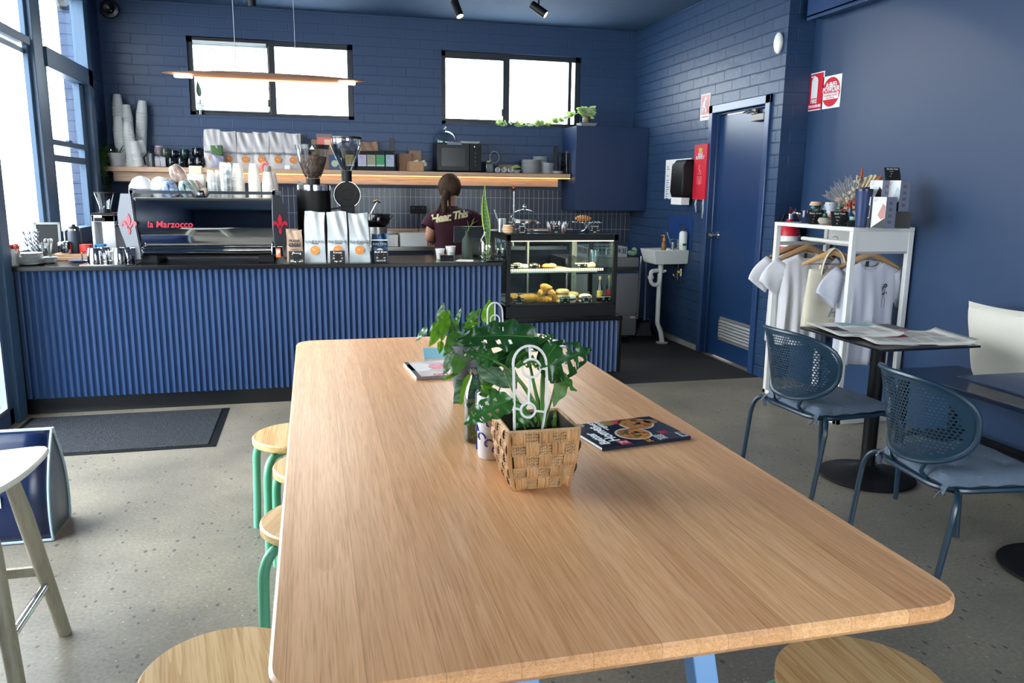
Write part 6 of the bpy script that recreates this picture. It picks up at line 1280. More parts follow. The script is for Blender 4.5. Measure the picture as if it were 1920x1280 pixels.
# big pale coffee bags on the shelf
bags = [(400, 243, 'leftmost pale coffee bag on the shelf, green pouch before it'), (430, 246, 'second pale coffee bag from the left on the shelf'), (461, 249, 'third pale coffee bag from the left on the shelf'), (491, 248, 'fourth pale coffee bag from the left on the shelf'), (521, 248, 'fifth pale coffee bag from the left on the shelf'), (550, 250, 'rightmost pale coffee bag on the shelf')]
sbm = P('matte_pale_bag', '#b9b3b2', .55, .1, bump=(9, .35))
for i, (px, py, lb) in enumerate(bags): coffee_bag(lb, shf(px, 8.20), .158, sh_h(px, py, 8.20), .08, 50+i, R_([-3, 2, 1, -2, 2, -1][i]), sbm, 'pale coffee bags on the shelf', dotz=.255)
p = shf(407, 8.10); t = thing('green_pouch', 'small green and silver pouch in front of the leftmost shelf bag', 'pouch', p, R_(10)); h = sh_h(407, 272, 8.1)
bag_mesh(.118, h, .05, 71).build('pouch', P('lilac_silver', '#a09fb0', .4, .3), t, smooth=60)
m = M(); m.grid(lambda u, v: ((u-.5)*.108, -.030-.004*math.sin(PI*u)+.0215*(v*.45+.55-.5)/.5*1.0, h*(.62+.36*v)-(.0 if v > 0 else .10*h*(u)) ), 8, 6); m.build('green_top', P('pouch_green', '#4e7040', .5), t, thick=.001)
p = shf(538, 8.10); tag(M().box(-.025, .025, 0, .012, 0, .037).box(-.014, .014, -.001, .0, .014, .024).build('timer', [white_pl], None, p), 'little white digital timer in front of the rightmost shelf bag', 'timer')
# paper bags, tins
kraft = P('kraft_card', '#8a6b55', .75, bump=(40, .2)); kraft_l = P('kraft_card_light', '#a9835f', .75)
p = shf(606, 8.28); h = sh_h(598, 262, 8.28); tag(M().box(-.11, .11, -.03, .03, 0, h).build('paper_sack', kraft, None, p, bevel=.006), 'brown paper sack behind the bean hopper', 'paper bag')
p = shf(690, 8.29); t = thing('paper_sack', 'brown paper sack standing behind the black tins, right of the clear hopper', 'paper bag', p); h = sh_h(690, 265, 8.28)
bag_mesh(.22, h, .06, 77).build('sack', kraft, t, smooth=60)
tins = [(655, '#a58a50', None, 'mustard labelled black tea tin, leftmost'), (678, '#a9a0b8', None, 'lilac labelled black tea tin, second from the left'), (695, '#8f8d75', None, 'sage grey labelled black tea tin'), (712, '#3f8f5f', None, 'green labelled black tea tin'), (730, '#9fa8bd', None, 'pale blue labelled black tea tin, rightmost')]
for px, c, _, lb in tins:
    p = shf(px, 8.15); t = thing('tea_tin', lb, 'tin', p, 0, 'black tea tins on the shelf'); h = sh_h(px, 283, 8.15); M().box(-.0455, .0455, -.045, .045, 0, h).build('tin', black_m, t, bevel=.002)
    lm = P('tin_label_'+c[1:], c, .6); M().box(-.038, .043, -.0462, -.045, h*.22, h*.80).build('label_patch', lm, t, smooth=0)
    M().box(-.038, .043, -.0466, -.0462, h*.22, h*.31).build('label_band', pale, t, smooth=0); m = M(); m.box(-.028, .0, -.0466, -.0462, h*.70, h*.72); m.box(-.028, .015, -.0466, -.0462, h*.64, h*.65); m.box(-.028, .008, -.0466, -.0462, h*.60, h*.61); m.build('label_lines', P('label_ink', '#5d6260', .6), t, smooth=0)
p = shf(627, 8.16); t = thing('blue_carton', 'dark blue carton with a cream disc between the two hoppers', 'box', p); h = sh_h(627, 290, 8.16); M().box(-.055, .055, -.04, .04, 0, h).build('carton', bluep, t, bevel=.002); M().tr((0, -.0405, h*.42), (PI/2, 0, 0)).lathe([(0, 0), (.032, 0), (.032, .001), (0, .001)], 24).build('disc', P('cream_disc', '#a9aa90', .6), t)
# cardboard boxes
p = shf(758, 8.24); tag(M().box(-.065, .065, -.05, .05, 0, sh_h(758, 288, 8.24)).build('cardboard_box', kraft, None, p, (0, 0, R_(8)), bevel=.002), 'closed brown cardboard box, left behind the open one', 'box')
p = shf(779, 8.15); t = thing('cardboard_box', 'small open cardboard box holding white cups', 'box', p); h = sh_h(779, 303, 8.15)
m = M(); w_ = .078; m.box(-w_, w_, -.06, -.057, 0, h); m.box(-w_, w_, .057, .06, 0, h*1.0); m.box(-w_, -w_+.003, -.06, .06, 0, h); m.box(w_-.003, w_, -.06, .06, 0, h); m.box(-w_, w_, -.06, .06, 0, .003); m.build('box', kraft_l, t, smooth=0)
M().tr((-.0, .062, h), (R_(-12), 0, 0)).box(-.055, .068, -.002, .001, 0, .115).build('flap', kraft, t, smooth=0)
for x, rz in ((-.045, .5), (.035, -.3)): M().tr((x, 0, h-.03), (R_(10), R_(75), rz)).lathe([(.024, 0), (.032, .075), (.030, .075), (.022, .003), (0, .003)], 18).build('cup', paperw, t)
# microwave with dome and tray
p0, p1 = shf(819, 8.10), shf(902, 8.10); h = sh_h(860, 268, 8.10); hw = (p1.x-p0.x)/2
MW = thing('microwave', 'black microwave oven on the shelf', 'microwave', ((p0.x+p1.x)/2, 8.08, ST_)); M().box(-hw, hw, .02, .29, .008, h).build('body', black_pl, MW, bevel=.004)
M().box(-hw+.002, hw*.45, 0, .018, .012, h-.004).build('door', P('microwave_door', '#08090b', .3, spec=.2), MW, bevel=.003); M().box(hw*.47, hw-.002, .0, .018, .012, h-.004).build('control_panel', P('control_black', '#0b0c0e', .4, spec=.2), MW, bevel=.003)
M().box(-hw*.8, hw*.25, -.001, .0, h*.2, h*.82).build('window', P('dark_mesh_window', '#050608', .2, spec=.2), MW); M().box(hw*.66, hw*.70, -.0015, -.0, h*.86, h*.90).build('display', P('led_display', '#8b9bff', .4, emit=('#8da0ff', 2)), MW)
m = M()
for i in range(4): m.tr((hw*.72, -.0005, h*(.66-.14*i)), (PI/2, 0, 0)).lathe([(.008, 0), (.008, .002), (0, .0025)], 12)
m.build('button', P('dark_button', '#25272b', .4), MW); M().box(-hw*.55, hw*.10, -.0005, .003, h*.93, h*1.02).build('sticker', P('pale_sticker', '#6e7683', .5), MW)
dom = glass('dome_glass', '#f0f5f4', .02, 1.0, .012)
def dome(lb, p, r, hh, grp=None, rimh=.004):
    t = thing('glass_dome', lb, 'glass dome', p, 0, grp); prof = [(r, 0), (r*1.0, .01)]+[(r*math.cos(a), .01+(hh-.01)*math.sin(a)) for a in [PI/2*i/10 for i in range(1, 10)]]+[(.01, hh)]
    M().shell(prof, 36).build('dome', dom, t); M().tube([(r*math.cos(a), r*math.sin(a), .003) for a in [2*PI*i/36 for i in range(36)]], .003, 6, closed=True).build('rim', glass('rim_glass', '#cfe0dc', .1, 1.5, .12), t); M().sph((0, 0, hh+.018), (.016, .016, .018), 14, 10).lathe([(.012, hh-.002), (.008, hh+.006), (0, hh+.006)], 12).build('knob', glass('knob_glass', '#d5dfdf', .03, 3, .3), t); return t
p = shf(835, 8.2); dome('empty clear glass dome standing on the left of the microwave', (p.x, 8.22, ST_+h+.003), .125, .125)
tag(M().loft([[(-.08, -.06, 0), (.08, -.06, 0), (.08, .06, 0), (-.08, .06, 0)], [(-.10, -.075, .018), (.10, -.075, .018), (.10, .075, .018), (-.10, .075, .018)]]).build('white_tray', china, None, (at(880, 264, 'y', 8.2).x, 8.2, ST_+h+.002), bevel=.003), 'white shallow tray lying on the right of the microwave', 'tray')
# jar, cups, bowl, plates
p = shf(917, 8.14); t = thing('preserve_jar', 'square glass jar with a metal lid right of the microwave', 'jar', p); h = sh_h(917, 301, 8.14); M().box(-.042, .042, -.035, .035, 0, h*.85).build('jar', P('dark_jar_glass', '#2b3236', .08, spec=.8), t, bevel=.012); M().lathe([(.034, h*.85), (.036, h*.98), (0, h)], 20).build('lid', P('brass_lid', '#8a9568', .35, .6), t)
p = at(927, 290, 'y', 8.30); t = thing('wire_whisk', 'thin wire ring standing on its handle behind the glass jar', 'kitchen tool', (p.x, 8.30, ST_)); M().tube([(.0+.05*math.cos(a), 0, .165+.06*math.sin(a)) for a in [2*PI*i/24 for i in range(24)]], .0022, 6, closed=True).tube([(-.02, 0, .0), (-.012, 0, .108)], .004, 6).build('ring', steel, t)
for px, lb in ((932, 'left'), (944, 'middle'), (956, 'right')):
    p = shf(px, 8.12); t = thing('espresso_cup', 'small white espresso cup lying on its side, %s of three' % lb, 'cup', (p.x, p.y, ST_+.027), 0, 'espresso cups by the plates', rot=(R_(78), 0, R_(10))); M().lathe([(0, -.02), (.017, -.02), (.025, .0), (.027, .03), (.025, .03), (.021, .0), (0, -.012)], 20).build('cup', china, t)
p = shf(947, 8.24); tag(M().box(-.075, .075, -.03, .03, 0, .085).build('cardboard_box', kraft, None, p), 'low cardboard box behind the espresso cups', 'box')
p = shf(968, 8.2); t = thing('fruit_bowl', 'white bowl with a yellow green banana left of the plates', 'bowl', p); M().lathe([(0, 0), (.03, 0), (.055, .035), (.052, .035), (.03, .006), (0, .006)], 24).build('bowl', china, t); M().tube(arc((.01, 0, -.0), .07, 150, 60, 8), [.006, .016, .018, .018, .018, .018, .016, .012, .006], 8).build('banana', P('banana', '#a5a552', .5), t)
plate_stack('white dinner plate in the big stack on the shelf', 0, 0, 14, .105, .0098, china, z=ST_, base=shf(996, 8.19), group='dinner plates, big stack', nn=28)
plate_stack('white plate in the rear stack on the shelf', 0, 0, 18, .085, .0098, china, z=ST_, base=shf(1013, 8.30), group='plates, rear stack', nn=28)
plate_stack('white side plate in the lower right stack on the shelf', 0, 0, 11, .072, .0098, china, z=ST_, base=shf(1027, 8.15), group='side plates, lower right stack', nn=28)
plate_stack('white saucer in the tiny stack at the right end of the shelf', 0, 0, 3, .062, .007, china, z=ST_, base=shf(1046, 8.10), group='saucers at the shelf end', nn=24)
p = shf(1062, 8.22); t = thing('wire_trays', 'black and chrome wire grill trays standing on edge beside the cabinet', 'tray', p, R_(8)); h = sh_h(1062, 286, 8.22)
M().box(-.012, .035, -.10, .10, 0.003, h).build('tray_body', black_m, t, bevel=.006); m = M()
for i in range(14): m.tube([(-.045, -.095, .02+i*(h-.03)/14), (-.03, .09, .02+i*(h-.03)/14)], .0018, 5)
m.tube([(-.04, -.095, .005), (-.05, -.095, h+.005), (.03, -.095, h+.01), (.03, -.095, .005)], .004, 6); m.tube([(-.03, .09, .005), (-.04, .09, h+.005), (.03, .09, h+.01)], .004, 6); m.tube([(-.05, -.095, h+.005), (-.04, .09, h+.005)], .004, 6); m.build('wire_grid', chrome, t)
# bottle with a leaf hanging in front of window 1 (stands on the sill)
p = at(375, 190, 'y', YB+.01); t = thing('sill_bottle', 'little clear bottle with one dark leaf on the left window sill', 'bottle', (p.x, YB+.022, W1[2]+.0005))
M().shell([(.0, .002), (.030, .004), (.032, .10), (.014, .125), (.013, .145)], 20).build('bottle', frost, t); M().box(-.026, .010, -.034, -.0325, .045, .10).build('label_patch', wh, t)
m = M(); m.tube([(0, 0, .01), (0, -.01, .2)], .003, 5); leaf_m(m, (0, -.01, .17), (-.012, -.02, .315), .045, up=(0, -1, 0), n=8); m.build('leaf', P('dark_leaf', '#2e4a32', .5, trans=.2), t)
# blind in the left half of window 1
bl = M(); bx0, bx1, bz0_, bz1_ = W1[0]+.055, -.365, W1[2]+.045, W1[3]-.055
for i in range(44): z = bz0_+(bz1_-bz0_)*(i+.5)/44; dz_ = (bz1_-bz0_)/44; bl.add([(bx0, YB+.018, z-dz_*.44), (bx1, YB+.018, z-dz_*.44), (bx1, YB+.026, z+dz_*.44), (bx0, YB+.026, z+dz_*.44)], [(0, 1, 2, 3)])
bo = bl.build('venetian_blind', P('blind_slat', '#cfd6da', .5, trans=.045), None, smooth=0); tag(bo, 'white venetian blind covering the left half of the left high window', 'blind')
m = M(); m.box(bx0, bx1, YB+.012, YB+.034, bz1_, bz1_+.02); m.build('head_rail', white_pl, bo)
m = M()
for i in range(60): m.sph((bx1+.018, YB+.015, bz1_-.01-i*.0105), .0035, 6, 4)
m.build('bead_chain', P('brass_beads', '#a5917a', .4, .5), bo)
# ---- pothos on the cabinet trailing along the right window sill
CT_Z = 1.262+.86
p = at(1100, 234, 'y', 8.05); t = thing('pothos_plant', 'pothos in a glass jar on the cabinet, its vine trailing along the right window sill', 'pot plant', (p.x, 8.06, CT_Z+.0005))
M().loft([[(-.07, -.06, 0), (.07, -.06, 0), (.07, .06, 0), (-.07, .06, 0)], [(-.09, -.075, .035), (.10, -.075, .035), (.10, .075, .035), (-.09, .075, .035)]]).build('tray', P('grey_tray', '#8d8c8a', .4), t, bevel=.004)
M().lathe([(0, .036), (.035, .036), (.042, .06), (.04, .10), (.034, .105), (0, .10)], 20).build('jar', P('brown_glass_jar', '#7d6a58', .15, trans=.4), t)
var = P('variegated_leaf', '#8fae5e', .4, trans=.45, var=(30, '#dfe6c0', .35)); lv = M(); sm = M(); r = random.Random(12)
pathp = [Vector((0, 0, .10)), Vector((-.03, -.02, .16)), Vector((-.10, .1, .13))]
def rel(px, py, Y): q = at(px, py, 'y', Y); return q-Vector(t.location)
pathp += [rel(1062, 218, 8.30), rel(1045, 228, YB-.0), rel(1020, 234, YB-.0), rel(1000, 232, YB-.0), rel(980, 236, YB-.0), rel(962, 228, YB-.0), rel(945, 234, YB-.0), rel(928, 232, YB)]
sm.tube(pathp, .004, 6)
for i in range(46):
    k = r.uniform(2.2, len(pathp)-1.01); a = int(k); q = pathp[a].lerp(pathp[a+1], k-a); L = r.uniform(.05, .085); an = r.uniform(-2.6, -.3) if r.random() < .5 else r.uniform(.3, 2.8)
    leaf_m(lv, q, (q.x+L*math.cos(an), q.y-r.uniform(.01, .05), q.z+L*.8*math.sin(an)*(1 if math.sin(an) > 0 else .3)), L*.75, up=(.2, -1, .3), n=6)
for i in range(26):
    a = r.uniform(-2.2, 2.9); L = r.uniform(.05, .12); q = Vector((r.uniform(-.05, .03), r.uniform(-.03, .03), .12+r.uniform(0, .05))); leaf_m(lv, q, (q.x+L*math.cos(a), q.y-.04*r.random(), q.z+L*.5*math.sin(a)), .055, up=(.2, -1, .3), n=6)
sm.tube([(0, 0, .12), (.03, 0, .18), (.06, -.02, .195), (.08, -.02, .17)], .003, 5); sm.build('vine', P('pale_vine', '#7f9a5a', .5), t); lv.build('foliage', var, t)

# ================================================================== BACK BENCH
BZ_ = .9055; BY_ = 7.95
def bb(px, Y=BY_): p = at(px, 430, 'y', Y); p.z = BZ_; return p
for px0, px1, z0, hh_, lb in ((722, 744, 0, .085, 'short white carton at the left of the back bench'), (748, 798, 0, .105, 'long white carton on the back bench left of the person')):
    a, b_ = bb(px0), bb(px1); tag(M().box(-(b_.x-a.x)/2, (b_.x-a.x)/2, -.10, .10, 0, hh_+.03).build('white_carton', white_m, None, ((a.x+b_.x)/2, BY_, BZ_), bevel=.003), lb, 'box')
p = bb(729, 8.2); t = thing('spread_jar', 'jar of brown chocolate spread with a white lid on the back bench', 'jar', p); h = .115; M().loft([[(x*sx_, y*.030, z) for x, y in ((-1, -1), (1, -1), (1, 1), (-1, 1))] for z, sx_ in ((0, .038), (h*.55, .040), (h*.8, .030))]).build('jar', P('chocolate_spread', '#5a3328', .3), t, bevel=.008)
M().lathe([(.03, h*.8), (.032, h), (0, h)], 20).build('lid', wh, t); M().box(-.036, .036, -.0405, -.030, h*.08, h*.50).build('label_band', wh, t); text('nutella', .024, t, red, (0, -.0415, h*.3), offset=.0006)
# black water jug with chrome handles; gooseneck spout
JY = 7.9; p = bb(707, JY); t = thing('serving_jug', 'round black bowl topped appliance with a chrome lever behind the coffee bags', 'appliance', p); zb, zt = at(707, 425, 'y', JY).z-BZ_, at(707, 400, 'y', JY).z-BZ_
M().lathe([(0, .0), (.10, 0), (.10, zb), (0, zb)], 24).build('steel_base', steel, t); M().lathe([(.08, zb), (.12, zb+.03), (.13, zt-.01), (.125, zt), (0, zt)], 30).build('bowl', P('gloss_black_bowl', '#08090b', .12), t)
M().tube([(-.06, -.05, zt), (-.02, -.05, zt+.075), (.005, -.05, zt+.115)], .008, 8).tube([(-.035, -.05, zt+.108), (.0, -.05, zt+.122), (.035, -.05, zt+.108)], .010, 8).tube([(.05, -.12, zt-.01), (.12, -.10, zt-.005), (.15, -.05, zt-.02), (.125, -.03, zt-.06)], .006, 8).build('chrome_lever', chrome, t)
# power outlet with cord on the tiles
p = at(784, 393, 'y', YB-.01); t = thing('wall_outlet', 'black double power outlet on the tiles with a hanging cord', 'outlet', (p.x, YB-.009, p.z)); M().box(-.085, .085, -.012, 0, -.04, .04).build('plate', black_pl, t, bevel=.003)
M().box(-.02, .02, -.045, -.012, -.025, .015).build('plug', black_pl, t); M().tube([(0, -.03, -.02), (.005, -.04, -.10), (-.005, -.03, -.2), (.01, -.05, -.30), (.0, -.06, p.z*0-.355)], .004, 6).build('cord', black_pl, t)
M().box(-.06, -.04, -.014, -.012, .01, .025).box(.04, .06, -.014, -.012, .01, .025).build('switch', P('outlet_switch', '#2a2c30', .4), t)
# pre-rinse spring tap
p = at(968, 400, 'y', 8.0); t = thing('spring_tap', 'tall chrome spring neck tap rising behind the glass dome', 'tap', (p.x, 8.1, BZ_)); zt = at(968, 352, 'y', 8.1).z-BZ_
M().tube([(0, 0, 0), (0, 0, zt-.04)], .010, 10).tube(arc((-.03, 0, zt-.04), .03, 0, 150, 8), .008, 8).build('riser', chrome, t); m = M()
for i in range(int((zt-.1)/.016)): m.tube([(.013*math.cos(a), .013*math.sin(a), .08+i*.016+a/2/PI*.006) for a in [2*PI*k/10 for k in range(11)]], .0035, 5)
m.build('spring', chrome, t); M().sph((0, 0, zt), (.02, .018, .022), 12, 8).build('spray_head', P('copper_head', '#a56a40', .25, .9), t)
tag(M().box(-.22, .30, -.15, .15, 0, .10).build('dark_appliance', P('dark_panel', '#23262b', .3), None, (2.35, 8.1, BZ_), bevel=.01), 'low dark appliance on the back bench behind the croissant stand', 'appliance')

# ================================================================== IN AND ON THE DISPLAY CASE
DT = DZ1+.0008; DCX, DCY = (DX0+DX1)/2, (DYF+DYB)/2
def dct(px, Y): p = at(px, 435, 'y', Y); p.z = DT; return p
crust = P('golden_pastry', '#bd7a30', .45, bump=(25, .5), var=(22, '#dba352', .8)); crust2 = P('baked_brown', '#9a5c2c', .5, bump=(30, .5), var=(14, '#c48948', .8)); bun = P('bagel_crust', '#c79a62', .5, var=(20, '#dfbd8c', .7)); flour = P('floured_bun', '#d9cdbb', .8); meat = P('filling_brown', '#5d2c22', .6)
# cake dome over cookies
p = dct(983, 5.74); R0 = .118
t = thing('cake_stand', 'wide clear glass cake plate under the dome on the case', 'cake stand', p); zr = at(983, 417, 'y', 5.74).z-DT
M().lathe([(0, 0), (.05, .002), (.052, .006), (.014, .02), (.013, zr-.015), (.03, zr-.008), (R0+.006, zr-.006), (R0+.008, zr), (0, zr)], 36).build('plate', glass('stand_glass', '#dceae6', .12, 1.2, .10), t)
dome('clear glass dome with a round knob covering the cookies on the case', (p.x, p.y, DT+zr+.001), R0, at(983, 392, 'y', 5.74).z-DT-zr)
r = random.Random(6)
ck = [(-.07, -.02), (-.03, -.05), (.02, -.05), (.065, -.02), (.0, .0), (-.04, .04), (.04, .045)]
for i, (x, y) in enumerate(ck): tag(M().sph((0, 0, .010), (.028, .028, .011), 14, 8).build('cookie', [P('choc_cookie', '#5b2f2a', .7, bump=(60, 1.0), var=(40, '#a98f84', .5))], None, (p.x+x, p.y+y, DT+zr+.001+.0)), 'dark frosted cookie under the glass dome on the case', 'cookie', 'cookies under the dome')
p = dct(954, 5.62); o = None
for k in range(4):
    q = M().lathe([(0, 0), (.036, 0), (.040, .006), (.038, .013), (0, .014)], 24).build('stacked_cookie', P('pale_biscuit', '#cba67e', .6), None, (p.x, p.y, DT+k*.0145)); tag(q, 'pale round biscuit in the small pile left of the price card', 'biscuit', 'pale biscuit pile')
t = thing('glass_jar', 'clear glass with a tilted straw on the left of the case', 'glass', dct(940, 5.70)); M().shell([(.0, .002), (.032, .002), (.036, .10)], 20).build('glass', frost, t); M().tube([(.0, 0, .01), (-.055, 0, .165)], .005, 6).build('straw', P('grey_straw', '#8f979b', .3), t)
tag(M().lathe([(0, 0), (.03, .002), (.045, .012), (.04, .014), (0, .010)], 20).build('small_dish', china, None, dct(927, 5.80)), 'small white dish at the back left of the case top', 'dish')
p = dct(1045, 5.66); t = thing('muffins', '', 'muffin', p); bpy.data.objects.remove(t)
wrap = P('muffin_paper', '#c5c2c4', .8)
for i, (dx, dy, lb) in enumerate(((-.04, .03, 'muffin in a white tulip paper, left behind the middle card'), (.02, .06, 'muffin in a white tulip paper, middle behind the card'), (.045, -.0, 'tall white tulip paper muffin right of the middle card'))):
    t = thing('muffin', lb, 'muffin', (p.x+dx, p.y+dy, DT), 0, 'muffins on the case'); M().lathe([(0, 0), (.022, 0), (.030, .045), (0, .05)], 20).sph((0, 0, .05), (.027, .027, .016), 12, 6).build('cake', P('muffin_brown', '#5a3a2e', .8), t)
    m = M()
    for k in range(5): a = k*1.256+i; m.add([(.021*math.cos(a-.5), .021*math.sin(a-.5), 0), (.021*math.cos(a+.5), .021*math.sin(a+.5), 0), (.034*math.cos(a+.5), .034*math.sin(a+.5), .05), (.042*math.cos(a), .042*math.sin(a), .085), (.034*math.cos(a-.5), .034*math.sin(a-.5), .05)], [(0, 1, 2, 3, 4)])
    m.build('paper_case', wrap, t, thick=.001)
tag(M().lathe([(0, 0), (.055, .003), (.07, .01), (.066, .012), (0, .008)], 26).build('oval_plate', china, None, dct(1017, 5.78)), 'pale plate lying between the dome and the muffins', 'plate')
p = dct(1100, 5.72); zr = at(1100, 416, 'y', 5.72).z-DT; t = thing('cake_stand', 'footed scalloped glass stand carrying a croissant', 'cake stand', p)
m = M(); m.lathe([(0, 0), (.045, .003), (.05, .008), (.018, .018), (.012, .03), (.014, zr-.02), (.03, zr-.008), (.10, zr-.004), (.10, zr), (0, zr)], 36)
for k in range(26): a = 2*PI*k/26; m.sph((.103*math.cos(a), .103*math.sin(a), zr-.002), (.012, .012, .005), 8, 5)
m.build('stand', glass('stand_glass', '#dceae6', .12, 1.2, .10), t)
def croissant(name, lb, loc, rz, s=1.0, grp=None, mt=crust2, flat=1, cat='pastry'):
    m = M(); n = 22
    for seg in range(7):
        a0, a1 = seg/7, (seg+1)/7; pts = []; rr = []
        for i in range(5):
            u = a0+(a1-a0)*i/4*1.04; an = PI*(.14+.72*min(1, u)); pts.append((-.062*math.cos(an)*s, -.035*math.sin(an)*s+.02*s, .024*s*flat)); base = .022*math.sin(PI*(.08+.84*min(1, u)))+.002; rr.append(base*s*(.72+.34*math.sin(PI*i/4)))
        m.tube(pts, rr, 12)
    return tag(m.build(name, mt, None, loc, (0, 0, rz)), lb, cat, grp)
croissant('croissant', 'big brown croissant lying on the footed glass stand', (p.x-.03, p.y, DT+zr+.001), R_(170), 1.05)
CY0 = 5.53
card('chalk card in front of the domed cookies, left on the case', ['Gerties', 'Cookies $4.5', 'choc chip', 'brookie'], 0, 0, .075, .058, p=dct(979, CY0), size=.014, tilt=5)
card('chalk card in front of the muffins, middle of the case', ['Apple +', 'Cinnamon', 'Muffin', '$5.5'], 0, 0, .075, .062, p=dct(1043, CY0), size=.015, tilt=5)
card('chalk card at the foot of the croissant stand', ['Croissant', 'w/ jam $6', '+ Ham & cheese', '$9.5'], 0, 0, .075, .060, p=dct(1115, CY0), size=.014, tilt=5)
# inside: boards, upper shelf
S2 = DZ0+.3402; S1 = DZ0+.0922
def dci(px, Y, z): p = at(px, 500, 'y', Y); p.z = z; return p
FYc = DYF+.07
card('small chalk card at the left end of the upper case shelf', ['Festive Roll', 'roasted turkey', 'cranberry'], 0, 0, .075, .052, p=dci(967, FYc, S2), size=.015, tilt=12)
card('small chalk card second on the upper case shelf', ['Egg $5.5', 'bacon', 'brioche & cheese'], 0, 0, .082, .052, p=dci(1001, FYc, S2), size=.015, tilt=12)
card('small chalk card at the right of the upper case shelf', ['Schnitzel & Slaw', 'Brioche Roll', 'plain 12', 'large 16'], 0, 0, .085, .058, p=dci(1091, FYc, S2), size=.014, tilt=12)
cardm = P('kraft_tray_card', '#a58d68', .8); paperb = P('brown_paper_wrap', '#86796a', .8)
for i, (px, w_, lb) in enumerate(((970, .05, 'round roll wrapped behind the first upper card'), (983, .04, 'pale roll half behind the first upper card'), (1002, .045, 'seeded roll behind the second upper card'), (1026, .042, 'small glazed pastry right of the second upper card'), (1034, .04, 'flat pink pastry towards the back of the upper shelf'))):
    q = dci(px, DYF+.16+.04*(i == 4), S2+.0005); tag(M().sph((0, 0, w_*.5), (w_, w_*.8, w_*.5), 16, 10).build('bread_roll', [bun, flour, crust2, crust2, P('pink_pastry', '#b98a6c', .6)][i], None, q), lb, 'bread roll', 'rolls on the upper shelf')
tag(M().box(-.075, .075, -.09, .09, 0, .003).build('paper_tray', cardm, None, dci(1042, DYF+.26, S2+.0005), (0, 0, .2), smooth=0), 'flat kraft card tray on the upper case shelf', 'tray')
q = dci(1080, DYF+.23, S2+.0005); t = thing('clear_tub', 'clear plastic wedge tub standing behind the right upper card', 'tub', q); M().loft([[(-.06, -.05, 0), (.06, -.05, 0), (.06, .05, 0), (-.06, .05, 0)], [(-.045, -.06, .10), (.05, -.06, .06), (.05, .05, .06), (-.045, .05, .10)]]).build('tub', frost, t, smooth=0)
q = dci(1112, DYF+.22, S2+.0005); tag(M().lathe([(0, 0), (.03, 0), (.042, .10), (.042, .14), (0, .14)], 20).build('clear_cups', frost, None, q), 'stack of clear plastic cups at the right of the upper shelf', 'cups')
q = dci(1109, DYF+.12, S2+.0005); tag(M().sph((0, 0, .026), (.032, .03, .026), 14, 8).build('bread_roll', bun, None, q), 'round roll behind the right upper card', 'bread roll')
# lower deck
def lower(px, dy=0): return dci(px, DYF+.11+dy, S1)
for i, (px, dy, lb) in enumerate(((962, .04, 'sausage roll at the left edge of the lower deck'), (990, .02, 'larger sausage roll behind the first lower card'))):
    q = lower(px, dy); t = thing('sausage_roll', lb, 'sausage roll', q, R_(60-40*i), 'sausage rolls'); M().tube([(-.075, 0, .033), (-.04, 0, .036), (.0, 0, .037), (.04, 0, .036), (.075, 0, .033)], [.028, .035, .036, .035, .028], 16, flat=.95).build('pastry', crust, t)
    for s_ in (-1, 1): M().tr((s_*.0755, 0, .033), (0, PI/2, 0)).lathe([(0, -.001), (.024, -.001), (.024, .001), (0, .002)], 16).build('filling', meat, t)
pst = [(1020, 0, 0), (1036, .0, 0), (1014, .07, 0), (1040, .07, 0), (1020, .035, .045), (1038, .035, .045), (1026, .03, .088)]
for i, (px, dy, dz) in enumerate(pst): q = lower(px, dy); croissant('filled_croissant', 'golden filled croissant in the heap on the lower deck', (q.x, q.y, S1+dz), R_(150+23*i), 1.15, 'croissants heaped in the case', crust)
bg_ = [(1056, 0, 0), (1056, 0, .034), (1056, .0, .068), (1072, .08, 0), (1074, .08, .034)]
for i, (px, dy, dz) in enumerate(bg_):
    q = lower(px, dy); tag(M().lathe([(.010, .008), (.02, .0), (.040, .0), (.054, .012), (.05, .026), (.034, .034), (.018, .030), (.010, .018)], 28).build('bagel', bun, None, (q.x, q.y, S1+dz)), ['bottom bagel of the left bagel stack', 'middle bagel of the left bagel stack', 'top bagel of the left bagel stack', 'lower bagel of the right bagel pair', 'upper bagel of the right bagel pair'][i], 'bagel', 'bagels in the case')
for px, lb in ((1069, 'filled floured bagel sandwich behind the bagel card'), (1099, 'filled floured bagel sandwich behind the card to its right')):
    q = lower(px, .0); t = thing('filled_bagel', lb, 'sandwich', q, 0, 'filled bagels'); M().lathe([(0, 0), (.045, 0), (.052, .012), (.045, .022), (0, .022)], 24).lathe([(.046, .032), (.052, .040), (.044, .056), (.02, .064), (0, .062)], 24).build('bun', flour, t); M().lathe([(0, .022), (.049, .022), (.049, .032), (0, .032)], 24).build('filling', meat, t)
for px, dy, c1, lab, lb in ((1126, .03, '#2b1712', '#c9a84e', 'brown sauce bottle with a yellow label, left of two'), (1143, .06, '#0e0f12', '#a8232b', 'dark sauce bottle with a red label, right of two')):
    q = lower(px, dy); t = thing('sauce_bottle', lb, 'bottle', q, 0, 'sauce bottles'); M().lathe([(0, 0), (.021, 0), (.022, .01), (.022, .10), (.010, .135), (.009, .17), (0, .17)], 22).build('bottle', P('sauce_'+c1[1:], c1, .1, spec=.8), t); M().lathe([(.0225, .03), (.0225, .085)], 22).build('label_band', P('lab_'+lab[1:], lab, .5), t); M().lathe([(.0115, .165), (.0115, .19), (0, .19)], 18).build('cap', P('gold_cap', '#b59a63', .35, .5), t)
card('chalk card in front of the sausage rolls', ['Sausage Roll', 'Sauce $6.5'], 0, 0, .078, .048, p=dci(974, DYF+.048, S1), size=.013, tilt=8)
